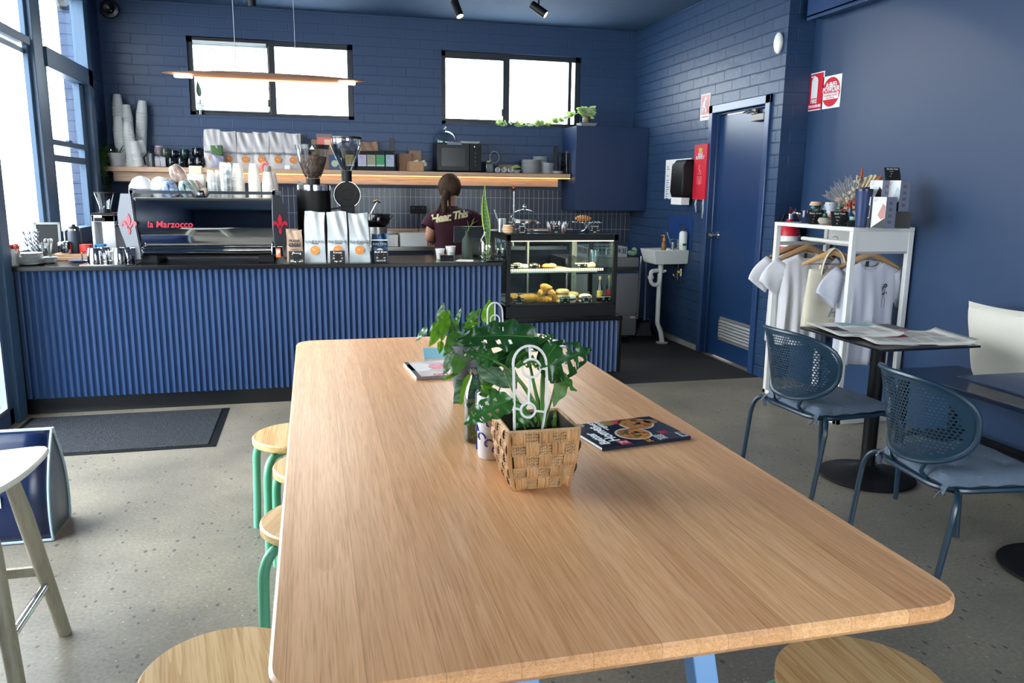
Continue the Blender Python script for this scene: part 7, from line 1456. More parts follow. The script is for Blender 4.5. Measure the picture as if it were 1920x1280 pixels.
card('chalk card in front of the bagel stack', ['Bagel  Nut', 'cream cheese', '$9'], 0, 0, .078, .052, p=dci(1061, DYF+.048, S1), size=.014, tilt=8)
card('chalk card in front of the right filled bagel', ['Roast Beef', 'Bagel $15', 'pickles'], 0, 0, .076, .052, p=dci(1101, DYF+.048, S1), size=.015, tilt=8)
card('chalk card in front of the two sauce bottles', ['Mixed & Good', 'Cola & Lemon', '$5'], 0, 0, .078, .056, p=dci(1139, DYF+.048, S1), size=.012, tilt=8)

# ================================================================== LAMPS, SPEAKER
LY = 4.9; a = at(303, 137, 'y', LY); b_ = at(687, 152, 'y', LY); a.z = b_.z = (a.z+b_.z)/2; L = b_.x-a.x; cxl = (a.x+b_.x)/2
PD = thing('pendant_lamp', 'long slim timber pendant lamp hanging on two thin wires above the counter', 'pendant lamp', (cxl, LY, a.z))
m = M(); rings = []
for i in range(25):
    u = i/24*2-1; x = u*L/2; hh_ = .020*(1-.75*abs(u)**3)*(1 if abs(u) < 1 else .15); d = .035*(1-.6*abs(u)**4); rings.append([(x, d*math.cos(a_), hh_*math.sin(a_)+.004*(1-u*u)) for a_ in [2*PI*k/12 for k in range(12)]])
m.loft(rings); m.build('timber_body', wood('lamp_walnut', '#8f6a55', '#6d4c3b', axis='X', rough=.5), PD)
for s_ in (-1, 1): M().box(s_*L*.40-.045, s_*L*.40+.045, -.030, .02, -.021, -.011).build('light_slot', P('lamp_slot', '#fff3dc', .4, emit=('#fff0d2', 14)), PD, smooth=0)
M().box(-L*.34, L*.34, -.02, .02, -.020, -.016).build('diffuser', P('lamp_glow', '#ffcf9a', .4, emit=('#ffb774', 2.0)), PD, smooth=0)
la = bpy.data.lights.new('pendant_light', 'AREA'); la.shape = 'RECTANGLE'; la.size = L*.8; la.size_y = .03; la.energy = 9; la.color = (1, .85, .68); lo = bpy.data.objects.new('pendant_light', la); COL.objects.link(lo); lo.parent = PD; lo.location = (0, 0, -.03)
for px in (438, 550): x = at(px, 0, 'y', LY).x-cxl+.02; x2 = at(px+5, 140, 'y', LY).x-cxl; M().tube([(x2, 0, .018), (x2, 0, ZC-a.z)], .002, 5).build('suspension_wire', P('steel_wire', '#8a8f96', .4, .5), PD)
def spot(lb, px, py, Y, tilt, rz, on=True, ext=.06):
    p = at(px, py, 'y', Y); t = thing('ceiling_spotlight', lb, 'spotlight', (p.x, p.y, ZC), 0, 'track spotlights'); dz_ = p.z-ZC
    M().box(-.02, .02, -.02, .02, -.03, 0).tube([(0, 0, -.02), (0, 0, dz_)], .007, 8).build('stem', black_m, t)
    M().tr((0, 0, dz_), (R_(tilt), 0, R_(rz))).lathe([(0, .07), (.030, .07), (.032, .06), (.032, -.075), (.029, -.075), (.026, -.06), (0, -.06)], 24).build('barrel', black_m, t)
    if on: M().tr((0, 0, dz_), (R_(tilt), 0, R_(rz))).lathe([(0, -.064), (.025, -.064), (.025, -.068), (0, -.070)], 20).build('lens', P('spot_lens', '#fff6e2', .3, emit=('#fff1d6', 40)), t)
    if on:
        l = bpy.data.lights.new('spot_light', 'SPOT'); l.energy = 25; l.spot_size = R_(70); l.color = (1, .88, .7); l.shadow_soft_size = .03; o = bpy.data.objects.new('spot_light', l); COL.objects.link(o); o.parent = t; mm = Euler((R_(tilt), 0, R_(rz))).to_matrix(); o.location = Vector((0, 0, dz_))+mm @ Vector((0, 0, -.08)); o.rotation_euler = (R_(tilt), 0, R_(rz))
spot('black ceiling spotlight tilted down, left of the two lit ones', 857, 16, 6.6, -28, 35); spot('black ceiling spotlight with a short track bar, right of the two lit ones', 1010, 18, 6.3, -55, 60)
spot('black ceiling spotlight cut off at the top edge above the pendant', 472, -8, 6.9, 10, 0, on=False)
p = at(1010, 5, 'y', 6.3); tag(M().box(-.015, .015, -.6, .5, -.03, 0).build('track_rail', black_m, None, (p.x+.05, 6.4, ZC-.0005), (0, 0, R_(-28)), smooth=0), 'black ceiling track beside the right lit spotlight', 'track')
p = at(207, 18, 'y', YB-.05); t = thing('wall_speaker', 'round dark speaker high in the back left corner', 'speaker', (p.x, YB-.0, p.z)); 
M().tr((0, -.002, 0), (PI/2, 0, 0)).lathe([(0, 0), (.05, 0), (.055, .02), (.075, .045), (.085, .075), (.078, .10), (.05, .108), (.02, .09), (0, .085)], 32).build('shell', P('dark_speaker', '#131820', .35), t); M().sph((.015, -.105, -.02), (.007, .004, .007), 8, 6).build('led', chrome, t)
p = at(112, 18, 'x', XL-.3); t = thing('outside_lamp', 'round dark lamp on the brick outside the side window', 'lamp', (XL-.155, 8.092, p.z+.02)); M().tr((-.03, 0, 0), (PI/2, 0, 0)).lathe([(0, 0), (.06, 0), (.075, .03), (.05, .06), (0, .055)], 24).build('shell', P('dark_speaker', '#131820', .35), t)
# ================================================================== THE PERSON
PY_ = 7.0
def pp(px, py, dy=0): return at(px, py, 'y', PY_+dy)
skin = P('skin', '#c08d77', .55, sub=.1); maroon = P('maroon_cotton', '#3d1224', .85, bump=(7, .5)); denim = P('dark_trousers', '#1b1f29', .8)
hd = pp(843, 356, .03); nk = pp(845, 389, .0); x0 = nk.x
PE = thing('person', 'person with tied back brown hair and maroon t-shirt, facing the back bench', 'person', (x0, PY_, 0))
def L_(v): return Vector(v)-Vector((x0, PY_, 0))
zN = nk.z; shL = L_(pp(806, 404)); shR = L_(pp(884, 402)); elL = L_(pp(801, 444, -.02)); elR = L_(pp(908, 425, .10))
topz = pp(843, 331).z
J = {'pel': (.02, .02, .86), 'sp': (.01, .02, 1.02), 'ch': (0, .0, zN-.12), 'nb': (0, .0, zN-.01), 'nm': (-.005, .03, zN+.045), 'h1': (L_(hd).x, .06, topz-.155), 'h2': (L_(hd).x, .05, topz-.095), 'h3': (L_(hd).x, .045, topz-.05),
     'sl': (shL.x+.03, .0, shL.z-.01), 'el': (elL.x+.015, -.01, elL.z-.02), 'wl': (elL.x+.10, .23, 1.0), 'hl': (elL.x+.12, .31, .985),
     'sr': (shR.x-.03, .0, shR.z-.01), 'er': (elR.x-.01, .14, elR.z-.03), 'wr': (elR.x+.02, .37, 1.02), 'hr': (elR.x+.02, .45, .985),
     'hpl': (-.07, .02, .82), 'kl': (-.10, -.0, .46), 'al': (-.11, .03, .09), 'tl': (-.12, -.0+.14, .035), 'hpr': (.11, .02, .82), 'kr': (.13, .0, .46), 'ar': (.14, .03, .09), 'tr': (.15, .14, .035)}
RAD = {'pel': .13, 'sp': .12, 'ch': .13, 'nb': .06, 'nm': .052, 'h1': .066, 'h2': .082, 'h3': .068, 'sl': .052, 'el': .042, 'wl': .026, 'hl': .030, 'sr': .052, 'er': .040, 'wr': .026, 'hr': .030, 'hpl': .085, 'kl': .055, 'al': .038, 'tl': .03, 'hpr': .085, 'kr': .055, 'ar': .038, 'tr': .03}
ED = [('pel', 'sp'), ('sp', 'ch'), ('ch', 'nb'), ('nb', 'nm'), ('nm', 'h1'), ('h1', 'h2'), ('h2', 'h3'), ('ch', 'sl'), ('sl', 'el'), ('el', 'wl'), ('wl', 'hl'), ('ch', 'sr'), ('sr', 'er'), ('er', 'wr'), ('wr', 'hr'), ('pel', 'hpl'), ('hpl', 'kl'), ('kl', 'al'), ('al', 'tl'), ('pel', 'hpr'), ('hpr', 'kr'), ('kr', 'ar'), ('ar', 'tr')]
def skinned(name, joints, rad, edges, root, mt, parent, levels=2):
    ks = list(joints); me = bpy.data.meshes.new(name); me.from_pydata([joints[k] for k in ks], [(ks.index(a), ks.index(b)) for a, b in edges], []); me.materials.append(mt)
    o = bpy.data.objects.new(name, me); COL.objects.link(o); o.parent = parent
    md = o.modifiers.new('skin', 'SKIN'); md.use_smooth_shade = True
    for i, k in enumerate(ks):
        sv = me.skin_vertices[0].data[i]; sv.radius = (rad[k], rad[k]); sv.use_root = (k == root)
    s2 = o.modifiers.new('sub', 'SUBSURF'); s2.levels = s2.render_levels = levels; return o
# fingers join the hands in the same skeleton
for h_, s_ in (('hl', 1), ('hr', -1)):
    c = Vector(J[h_])
    for f in range(4):
        o1 = (f-1.5)*.020; ln = [.070, .080, .075, .058][f]; k1, k2 = h_+'f%da' % f, h_+'f%db' % f
        J[k1] = tuple(c+Vector((o1, .035, -.004))); J[k2] = tuple(c+Vector((o1*1.15, .035+ln*.6, -.018))); k3 = h_+'f%dc' % f; J[k3] = tuple(c+Vector((o1*1.15, .035+ln*.85, -.038)))
        RAD[k1], RAD[k2], RAD[k3] = .009, .0085, .007; ED += [(h_, k1), (k1, k2), (k2, k3)]
    k1, k2 = h_+'ta', h_+'tb'; J[k1] = tuple(c+Vector((s_*.032, -.005, -.006))); J[k2] = tuple(c+Vector((s_*.045, .030, -.02))); RAD[k1], RAD[k2] = .011, .009; ED += [(h_, k1), (k1, k2)]
skinned('body', J, RAD, ED, 'pel', skin, PE)
# t-shirt torso
zH = .90; RG = [  # z, cx, cy, a, b
 (zH, .02, .03, .165, .115), (.98, .018, .02, .158, .112), (1.05, .012, .01, .160, .115), (1.12, .006, 0, .172, .122), (1.18, .0, -.005, .190, .125), (zN-.045, .0, -.0, .196, .118), (zN-.026, .0, .002, .160, .108), (zN-.008, .0, .01, .105, .085), (zN+.008, .0, .015, .066, .062)]
def sring(z, cx_, cy_, a, b, n=36, e=2.4):
    out = []
    for i in range(n): t_ = 2*PI*i/n; c, s = math.cos(t_), math.sin(t_); q = (abs(c)**e+abs(s)**e)**(-1/e); out.append((cx_+a*q*c, cy_+b*q*s, z))
    return out
m = M(); m.loft([sring(*r) for r in RG], caps=False); m.build('tshirt', maroon, PE, thick=.004, sub=1)
m = M(); R0 = Vector(J['sl']); hemL = L_(pp(802, 427, -.01)); hemR = L_(pp(896, 417, .07))
for s_, A, B in ((-1, Vector((shL.x+.055, 0, shL.z-.025)), hemL), (1, Vector((shR.x-.055, 0, shR.z-.02)), hemR)):
    pts = [A, A.lerp(B, .35)+Vector((s_*.014, 0, .014)), A.lerp(B, .7)+Vector((s_*.006, 0, .006)), B]
    M().tube(pts, [.070, .072, .070, .069], 20, caps=False).build('sleeve', maroon, PE, thick=.004, sub=1)
m = M(); m.tube([(.066*math.cos(t_), .015+.062*math.sin(t_), zN+.008) for t_ in [2*PI*i/28 for i in range(28)]], .006, 6, closed=True); m.build('collar', maroon, PE)
def ontorso(x, z):
    z = max(zH+.001, min(zN+.007, z))
    for (za, ca, ya, aa, ba), (zb, cb, yb, ab, bb_) in zip(RG, RG[1:]):
        if za <= z <= zb: k = (z-za)/(zb-za); cx_, cy_, a, b = ca+(cb-ca)*k, ya+(yb-ya)*k, aa+(ab-aa)*k, ba+(bb_-ba)*k; break
    q = max(0, 1-(abs(x-cx_)/a)**2.4)**(1/2.4); return cy_-b*q
cream = P('cream_print', '#e0d3a6', .8)
for s, size, px, py, sh, off in (('Hear This', .090, 842, 406, .32, .0035), ('COFFEE HOUSE', .020, 832, 414, .0, .0006)):
    c = L_(pp(px, py, -.12)); t = text(s, size, PE, cream, (0, 0, 0), (0, 0, 0), shear=sh, offset=off, extrude=.0008, name='back_print', spacing=.92)
    ca, sa = math.cos(R_(9)), math.sin(R_(9))
    for v in t.data.vertices: x = c.x+v.co.x*ca-v.co.y*sa; z = c.z+v.co.x*sa+v.co.y*ca; v.co = Vector((x, ontorso(x, z)-.011-v.co.z, z))
# trousers and shoes
m = M(); m.loft([sring(.95, .02, .03, .155, .105), sring(.86, .02, .03, .165, .12), sring(.80, .02, .03, .16, .12)], caps=True)
for hp, kn, an in (('hpl', 'kl', 'al'), ('hpr', 'kr', 'ar')): m.tube([Vector(J[hp])+Vector((0, 0, .03)), Vector(J[hp])+Vector((0, 0, -.05)), J[kn], Vector(J[an])+Vector((0, 0, .02))], [.09, .098, .072, .062], 16)
m.build('trousers', denim, PE)
for an in ('al', 'ar'):
    a = Vector(J[an]); M().loft([[(a.x+x*.042, a.y-.06+(y+1)*.125, z) for x, y in ((-1, -1), (1, -1), (1.1, .2), (.7, 1), (-.7, 1), (-1.1, .2))] for z in (.004, .045)]+[[(a.x+x*.036, a.y-.05+(y+1)*.06, .09) for x, y in ((-1, -1), (1, -1), (1, .2), (.8, 1), (-.8, 1), (-1, .2))]]).build('shoe', black_pl, PE, bevel=.01)
# hair, face
hc = Vector((L_(hd).x, .045, topz-.095)); hair = P('brown_hair', '#2a1d15', .75, spec=.2, bump=(60, .8), stretch=(1, 1, .15), var=(22, '#4f3a2b', .9))
m = M(); m.grid(lambda u, v: (hc.x+.098*math.sin(PI*min(.999, .02+.70*v))*math.cos(2*PI*u), hc.y-.012+.108*math.sin(PI*(.02+.70*v))*math.sin(2*PI*u)*(1 if math.sin(2*PI*u) < 0 else .88), hc.z+.005+.112*math.cos(PI*(.02+.70*v))+.004*math.sin(40*u)), 40, 14, keep=lambda u, v: not (v > .45 and .05 < u < .45))
m.build('hair', hair, PE, thick=.008)
t0 = hc+Vector((-.035, -.085, -.03)); hx = L_(pp(834, 395, -.1))
m = M(); m.tube([t0+Vector((.02, .0, .05)), t0, Vector((hx.x-.01, -.115, (t0.z+hx.z)/2)), Vector((hx.x-.005, -.125, hx.z+.01)), Vector((hx.x-.02, -.125, hx.z-.03))], [.03, .034, .030, .022, .006], 12)
m.tube([t0+Vector((.02, 0, -.01)), Vector((hx.x+.04, -.12, hx.z+.03)), Vector((hx.x+.075, -.135, hx.z-.05))], [.014, .010, .003], 8); m.tube([t0+Vector((-.02, 0, -.01)), Vector((hx.x-.05, -.10, hx.z+.015)), Vector((hx.x-.085, -.09, hx.z-.035))], [.014, .011, .003], 8); m.build('ponytail', hair, PE)
M().sph((hc.x-.088, .05, hc.z-.02), (.010, .018, .028), 10, 8).build('ear', skin, PE); M().sph((hc.x+.088, .05, hc.z-.02), (.010, .018, .028), 10, 8).build('ear', skin, PE)
M().sph((hc.x, .14, hc.z-.035), (.012, .018, .020), 10, 8).build('nose', skin, PE); M().sph((hc.x, .122, hc.z-.075), (.024, .008, .007), 12, 6).build('mouth', P('lip_tone', '#9c5a52', .5), PE)
for s_ in (-1, 1): M().sph((hc.x+s_*.032, .120, hc.z-.008), (.012, .008, .008), 10, 6).build('eye', P('eye_white', '#d8d6d2', .2), PE)

# ================================================================== PLANTS AND MAGAZINES ON THE COMMUNAL TABLE
T_ = TZ+.0005
def tp_(px, py): p = at(px, py, 'z', T_); return p
dk = P('monstera_green', '#2a5c24', .32, bump=(30, .4), trans=.15, var=(12, '#3d7434', .8)); dk2 = P('monstera_deep', '#204a20', .3, bump=(30, .4), trans=.12); rib = P('leaf_rib', '#5d8a4c', .4, trans=.2)
brt = P('pothos_bright', '#6ea51f', .4, trans=.5, var=(9, '#5a9420', .8)); mid = P('pothos_mid', '#3c7028', .4, trans=.3, var=(14, '#5c8a3a', .8)); sil = P('silver_stripe_leaf', '#456e4a', .35, trans=.15, bump=(20, .5), var=(26, '#a9c2a6', .55), stretch=(1, 3, 3)); stm = P('plant_stem', '#4f7a35', .45); soil = P('dark_soil', '#1f1712', .95, bump=(80, 1))
def leaf_obj(par, b, yb, tpx, yt, wpx, mt, up=(-.1, -.75, .65), holes=False, fold=.18, droop=.05, bend=0, split=.0, nm='leaf'):
    B = at(b[0], b[1], 'y', yb)-Vector(par.location); Tt = at(tpx[0], tpx[1], 'y', yt)-Vector(par.location)
    W = wpx*((yb+yt)/2*1.03+.1)/FPX; ax = Tt-B; Ln = ax.length; ax.normalize(); upv = Vector(up); sd = ax.cross(upv).normalized(); nn = sd.cross(ax).normalized()
    nU, nS = (30, 20) if holes else (14, 8)
    def fn(u, v):
        s_ = (v-.5)*2; w_ = W/2*max(0, math.sin(PI*min(1, u)**.60))**.75 if 0 < u < 1 else .0006
        rip = .012*W/.1*math.sin(u*26)*abs(s_)**1.3 if holes else .004*math.sin(u*14)*abs(s_)
        return B+ax*(Ln*u+.10*Ln*abs(s_)**1.5*(1-u)*-.6)+sd*(w_*s_+bend*Ln*math.sin(PI*u*.5)**2)+nn*(fold*w_*abs(s_)-fold*w_*s_*s_*.9+droop*Ln*math.sin(PI*u)+rip)
    def kp(u, v):
        if not holes: return True
        s_ = (v-.5)*2
        for i, (hu, hs, du, ds) in enumerate(((.26, .42, .032, .22), (.42, .48, .040, .27), (.58, .50, .040, .26), (.73, .45, .032, .24), (.34, -.46, .034, .24), (.50, -.5, .042, .27), (.66, -.48, .036, .25))):
            if ((u-hu-.06*(abs(s_)-.45))/du)**2+((s_-hs)/ds)**2 < holes: return False
        return True
    m = M(); m.grid(fn, nU, nS, keep=kp)
    o = m.build(nm, [mt, rib], par, smooth=80)
    M().tube([fn(i/10, .5)-nn*.0005 for i in range(11)], [.0022*(1-.09*i) for i in range(11)], 5).build('midrib', rib, o); return o
def stem(par, pts, r, r2=None, nm='stem', mt=None):
    P3 = [at(a, b, 'y', y)-Vector(par.location) for a, b, y in pts]; n = len(P3)
    if n == 3: P3 = bez(P3[0], P3[1], P3[2], 8)
    r2 = r2 or r; k = len(P3); return M().tube(P3, [r+(r2-r)*i/(k-1) for i in range(k)], 8).build(nm, mt or stm, par)
# basket
bn = tp_(966, 919); HB = .152; sz = .133; top = .172
BK = thing('basket_plant', 'monstera with holed leaves and a white ring trellis in a woven water hyacinth basket', 'pot plant', (bn.x+sz/2+.0, bn.y+sz/2, T_))
raf = P('raffia', '#c99d6e', .6, bump=(70, 1.0), stretch=(1, 1, .12), var=(30, '#a87a4e', .7)); rop = P('seagrass_rope', '#c9a57a', .7, var=(60, '#b08a60', .8), bump=(120, .3))
NCt, NRw = 5, 5
def bpt(side, u, v, o):     # side 0..3, u along, v up, o outward
    h = (sz+(top-sz)*max(0, v)**.8)/2+o+.006*math.sin(PI*v); x = (u-.5)*2*(sz+(top-sz)*max(0, v)**.8)/2; z = HB*v+.002
    a = side*PI/2; X, Y = x, -h; return Vector((X*math.cos(a)-Y*math.sin(a), X*math.sin(a)+Y*math.cos(a), z))
mr, mo = M(), M()
for sd_ in range(4):
    for c in range(NCt):
        for r_ in range(NRw):
            u0, u1, v0, v1 = c/NCt, (c+1)/NCt, r_/NRw, (r_+1)/NRw
            if (c+r_+sd_) % 2 == 0:
                mr.grid(lambda a, b: bpt(sd_, u0+(u1-u0)*(.02+.96*a), v0-.02+(v1-v0+.04)*b, .001+.0085*max(0, math.sin(PI*b))**.5+.0012*math.sin(a*22+c)), 10, 6)
            else:
                for k in range(4):
                    vv = v0+(v1-v0)*(k+.5)/4
                    for ph in (0, PI):
                        pts = [bpt(sd_, u0-.01+(u1-u0+.02)*i/12, vv, .0025)+Vector((0, 0, 1))*.0022*math.sin(i*1.6+ph)+(bpt(sd_, .5, .5, 1)-bpt(sd_, .5, .5, 0))*.0022*math.cos(i*1.6+ph) for i in range(13)]
                        mo.tube(pts, .0024, 5, caps=False)
[mr.tube([bpt(s_, 1, v/8, .0) for v in range(9)], .0065, 8) for s_ in range(4)]; mr.build('raffia_weave', raf, BK); mo.build('rope_weave', rop, BK)
m = M()
for sd_ in range(4): m.grid(lambda a, b: bpt(sd_, a, b*.985, -.003), 4, 6); 
m.add([(-.064, -.064, .004), (.064, -.064, .004), (.064, .064, .004), (-.064, .064, .004)], [(0, 1, 2, 3)]); m.build('liner', P('dark_liner', '#3a352c', .6), BK)
rt_ = [bpt(s_, 1, 1, .001) for s_ in range(4)]; m = M(); m.tube([rt_[i % 4].lerp(rt_[(i+1) % 4], k/3) for i in range(4) for k in range(3)], .0045, 8, closed=True); m.build('rim', rop, BK)
M().box(-.075, .075, -.075, .075, HB*.70, HB*.74).build('soil', soil, BK)
by0 = BK.location.y
# trellis
trm = P('trellis_white', '#e2e2e0', .4); m = M()
def TR(px, py, y=by0-.045): return at(px, py, 'y', y)-Vector(BK.location)
zb_ = HB*.72; lft, rgt = TR(963, 800), TR(1027, 800); 
arch = [Vector((TR(965, 795).x, -.045, zb_)), TR(964, 740), TR(963, 690)]+[TR(993-31*math.cos(R_(a)), 682-34*math.sin(R_(a))) for a in range(0, 181, 15)]+[TR(1026, 720), TR(1024, 760), Vector((TR(1013, 795).x, -.045, zb_))]
m.tube(arch, .0034, 8)
for cx_, cy_, rr in ((996, 690, 17), (990, 769, 13.5)): m.tube([TR(cx_+rr*math.cos(R_(a)), cy_+rr*math.sin(R_(a))) for a in range(0, 360, 15)], .0032, 8, closed=True)
m.tube([TR(993, 648), TR(994, 673)], .003, 6); m.tube([TR(993, 707), TR(991, 755)], .003, 6); m.tube([TR(1013, 690), TR(1026, 692)], .003, 6); m.tube([TR(964, 765), TR(977, 768)], .003, 6); m.tube([TR(1003, 770), TR(1020, 772)], .003, 6)
m.build('trellis', trm, BK)
S0 = (1020, 800, by0+.0)
stem(BK, [S0, (985, 700, by0-.02), (925, 676, by0+.0)], .0065, .003); stem(BK, [S0, (1012, 720, by0), (1020, 680, by0)], .007, .0035); stem(BK, [S0, (1000, 720, by0+.02), (988, 655, by0+.02)], .006, .003)
stem(BK, [S0, (1040, 730, by0-.02), (1045, 700, by0-.02)], .003, .002); stem(BK, [(990, 800, by0), (975, 740, by0), (955, 752, by0-.03)], .003, .002); stem(BK, [(1000, 800, by0+.02), (960, 740, by0+.03), (945, 690, by0+.03)], .0035, .002)
stem(BK, [(1010, 800, by0+.03), (1030, 700, by0+.03), (1010, 650, by0+.04)], .004, .002); stem(BK, [(985, 805, by0-.02), (970, 770, by0-.02), (1000, 745, by0-.02)], .0025, .002)
leaf_obj(BK, (1000, 632), by0+.03, (853, 637), by0+.02, 62, dk2, up=(0, -.8, .6), holes=.45, fold=.2, droop=.08)
leaf_obj(BK, (1012, 688), by0-.02, (1108, 655), by0+.02, 78, dk2, up=(.1, -.9, .35), holes=1.25, fold=.1, droop=.05)
leaf_obj(BK, (928, 676), by0+.02, (866, 658), by0+.05, 44, dk, up=(0, -.6, .8), holes=.5)
leaf_obj(BK, (955, 750), by0-.04, (870, 796), by0-.05, 50, dk, up=(-.2, -.75, .6), holes=.6, droop=.10)
leaf_obj(BK, (1016, 682), by0-.03, (964, 688), by0-.05, 30, mid, up=(0, -.5, .85), holes=.4, droop=.15)
leaf_obj(BK, (1008, 650), by0+.03, (1037, 626), by0+.05, 30, dk, up=(-.4, -.8, .4), holes=.7)
leaf_obj(BK, (1042, 648), by0-.01, (1014, 692), by0-.05, 40, dk, up=(-.5, -.8, .3), droop=.08)
leaf_obj(BK, (1050, 705), by0-.03, (1080, 734), by0-.04, 26, mid, up=(.3, -.6, .8)); leaf_obj(BK, (1058, 706), by0-.02, (1037, 762), by0-.03, 34, P('pale_under_leaf', '#5f7f4c', .5, trans=.3), up=(.3, -.95, .1), droop=.04)
leaf_obj(BK, (985, 660), by0+.02, (945, 690), by0-.0, 34, dk, up=(0, -.7, .7), droop=.1); leaf_obj(BK, (1030, 690), by0, (1062, 712), by0-.02, 34, mid, up=(.2, -.6, .8)); leaf_obj(BK, (960, 664), by0+.04, (918, 686), by0+.03, 34, dk2, up=(0, -.7, .7))
leaf_obj(BK, (995, 640), by0+.05, (1035, 655), by0+.04, 30, dk); leaf_obj(BK, (990, 790), by0-.02, (955, 745), by0-.02, 26, dk, up=(0, -.9, .4)); leaf_obj(BK, (1038, 800), by0-.0, (1040, 765), by0-.02, 9, mid, up=(0, -1, .1)); leaf_obj(BK, (975, 800), by0, (968, 770), by0-.0, 22, dk, up=(0, -.9, .4)); leaf_obj(BK, (1005, 790), by0, (1015, 745), by0+.02, 14, mid, up=(0, -.9, .4))
# small blue and white pot
bp_ = at(921, 862, 'z', T_); bp_.x += .012; bp_.y += .035
BP = thing('patterned_pot_plant', 'leafy plant in a white pot with blue scroll pattern, tucked behind the basket', 'pot plant', (bp_.x, bp_.y, T_)); hp = .175
M().lathe([(0, 0), (.040, 0), (.042, .004), (.044, hp), (.039, hp), (.037, hp-.03), (0, hp-.03)], 30).build('pot', P('white_glaze_pot', '#dcdde2', .2), BP); M().lathe([(0, hp-.028), (.0375, hp-.028), (0, hp-.02)], 20).build('soil', soil, BP)
m = M(); r = random.Random(5)
for i in range(16):
    a = R_(150+i*17+r.uniform(-6, 6)); z = .02+.13*((i*7) % 16)/16; R_0 = .0445
    pts = []
    for k in range(9): q = k/8*4.4; rr = .019*(1-k/11); aa = a+(rr*math.cos(q))/R_0; pts.append((R_0*math.cos(aa), R_0*math.sin(aa), z+rr*math.sin(q)))
    m.tube(pts, .0019, 5)
m.build('scroll_pattern', P('cobalt_glaze', '#2b3f9c', .25), BP)
yb_ = BP.location.y
for b, y1, t_, y2, w_, mt_ in (((900, 684), yb_, (955, 728), yb_-.02, 40, sil), ((905, 735), yb_, (945, 745), yb_-.03, 26, mid), ((935, 745), yb_, (900, 722), yb_, 20, brt), ((950, 690), yb_+.02, (968, 730), yb_, 28, sil), ((925, 700), yb_+.03, (900, 745), yb_+.02, 22, mid), ((918, 742), yb_, (945, 765), yb_-.03, 24, P('cream_green', '#9db05e', .4, trans=.3))):
    leaf_obj(BP, b, y1, t_, y2, w_, mt_)
for pts in ([(918, 770, yb_), (905, 720, yb_), (900, 684, yb_)], [(925, 770, yb_), (930, 740, yb_), (935, 745, yb_)], [(922, 770, yb_), (940, 720, yb_), (950, 690, yb_+.02)]): stem(BP, pts, .0025, .0015)
# glass bottle
gb = at(894, 833, 'z', T_); gb.y += .03; GB = thing('glass_bottle', 'tall pale green glass bottle of water with fine roots inside', 'bottle', (gb.x, gb.y, T_)); rb = .0315
hbt = at(896, 690, 'y', gb.y).z-T_
M().shell([(.0, .003), (rb-.003, .003), (rb, .01), (rb, hbt*.62), (rb*.8, hbt*.75), (rb*.42, hbt*.88), (rb*.40, hbt*.98), (rb*.46, hbt)], 28).build('glass', glass('aqua_glass', '#b4cfc4', .02, 2.2, .09), GB)
M().lathe([(0, .005), (rb-.003, .006), (rb-.003, hbt*.5), (0, hbt*.5)], 24).build('water', glass('green_water', '#a5c2b3', .02, .8, .03), GB)
r = random.Random(4); m = M()
for i in range(14): a = r.uniform(0, 6.28); pts = [(r.uniform(-.015, .015), r.uniform(-.015, .015), .015+k*.014) for k in range(6)]; m.tube(pts, .0009, 4, caps=False)
m.build('roots', P('pale_roots', '#a9a25c', .6), GB)
# grey pot with pothos and silver leaves
gp = at(868, 752, 'z', T_); gp.y += .05; GP = thing('pothos_pot', 'bright pothos and silver striped leaves in a tall dark grey pot on the table', 'pot plant', (gp.x+.03, gp.y+.02, T_)); hg = .19
M().lathe([(0, 0), (.045, 0), (.062, hg*.55), (.068, hg), (.062, hg), (.058, hg-.02), (0, hg-.02)], 34).build('pot', P('graphite_pot', '#3b3f47', .35, var=(6, '#6b6f78', .5), stretch=(4, 4, .5)), GP); M().lathe([(0, hg-.018), (.058, hg-.018), (0, hg-.01)], 20).build('soil', soil, GP)
yg = GP.location.y
LV = [((897, 678), .0, (851, 764), -.10, 46, sil), ((883, 705), -.1, (863, 760), -.14, 20, brt), ((866, 664), -.05, (852, 706), -.08, 28, mid), ((848, 664), -.04, (832, 703), -.06, 20, sil), ((853, 702), -.06, (829, 713), -.08, 9, brt),
      ((832, 604), .02, (805, 650), .0, 24, brt), ((836, 606), .02, (802, 628), .03, 30, mid), ((836, 594), .02, (828, 641), -.02, 20, brt), ((824, 602), .02, (832, 567), .03, 15, sil), ((830, 598), .0, (843, 582), .02, 18, brt), ((800, 615), .02, (780, 640), .03, 12, sil), ((827, 640), .0, (824, 664), .0, 12, brt),
      ((914, 604), .06, (919, 561), .07, 26, brt), ((873, 612), .05, (902, 603), .04, 17, brt), ((878, 602), .06, (902, 579), .07, 18, mid), ((855, 608), .05, (865, 576), .05, 9, sil), ((850, 612), .04, (820, 620), .02, 16, mid),
      ((860, 625), .0, (835, 650), -.03, 26, mid), ((870, 625), .0, (850, 660), -.03, 28, sil), ((880, 620), .03, (905, 640), .0, 28, dk), ((850, 640), -.02, (832, 668), -.03, 20, mid), ((890, 640), .0, (870, 672), -.04, 28, dk), ((868, 615), .05, (888, 605), .06, 18, dk), ((885, 655), -.02, (905, 690), -.06, 30, dk2), ((900, 615), .08, (925, 640), .05, 26, dk), ((895, 650), .0, (925, 665), -.02, 26, mid), ((845, 600), .04, (860, 640), .0, 22, mid)]
for b, d1, t_, d2, w_, mt_ in LV: leaf_obj(GP, b, yg+d1, t_, yg+d2, w_, mt_)
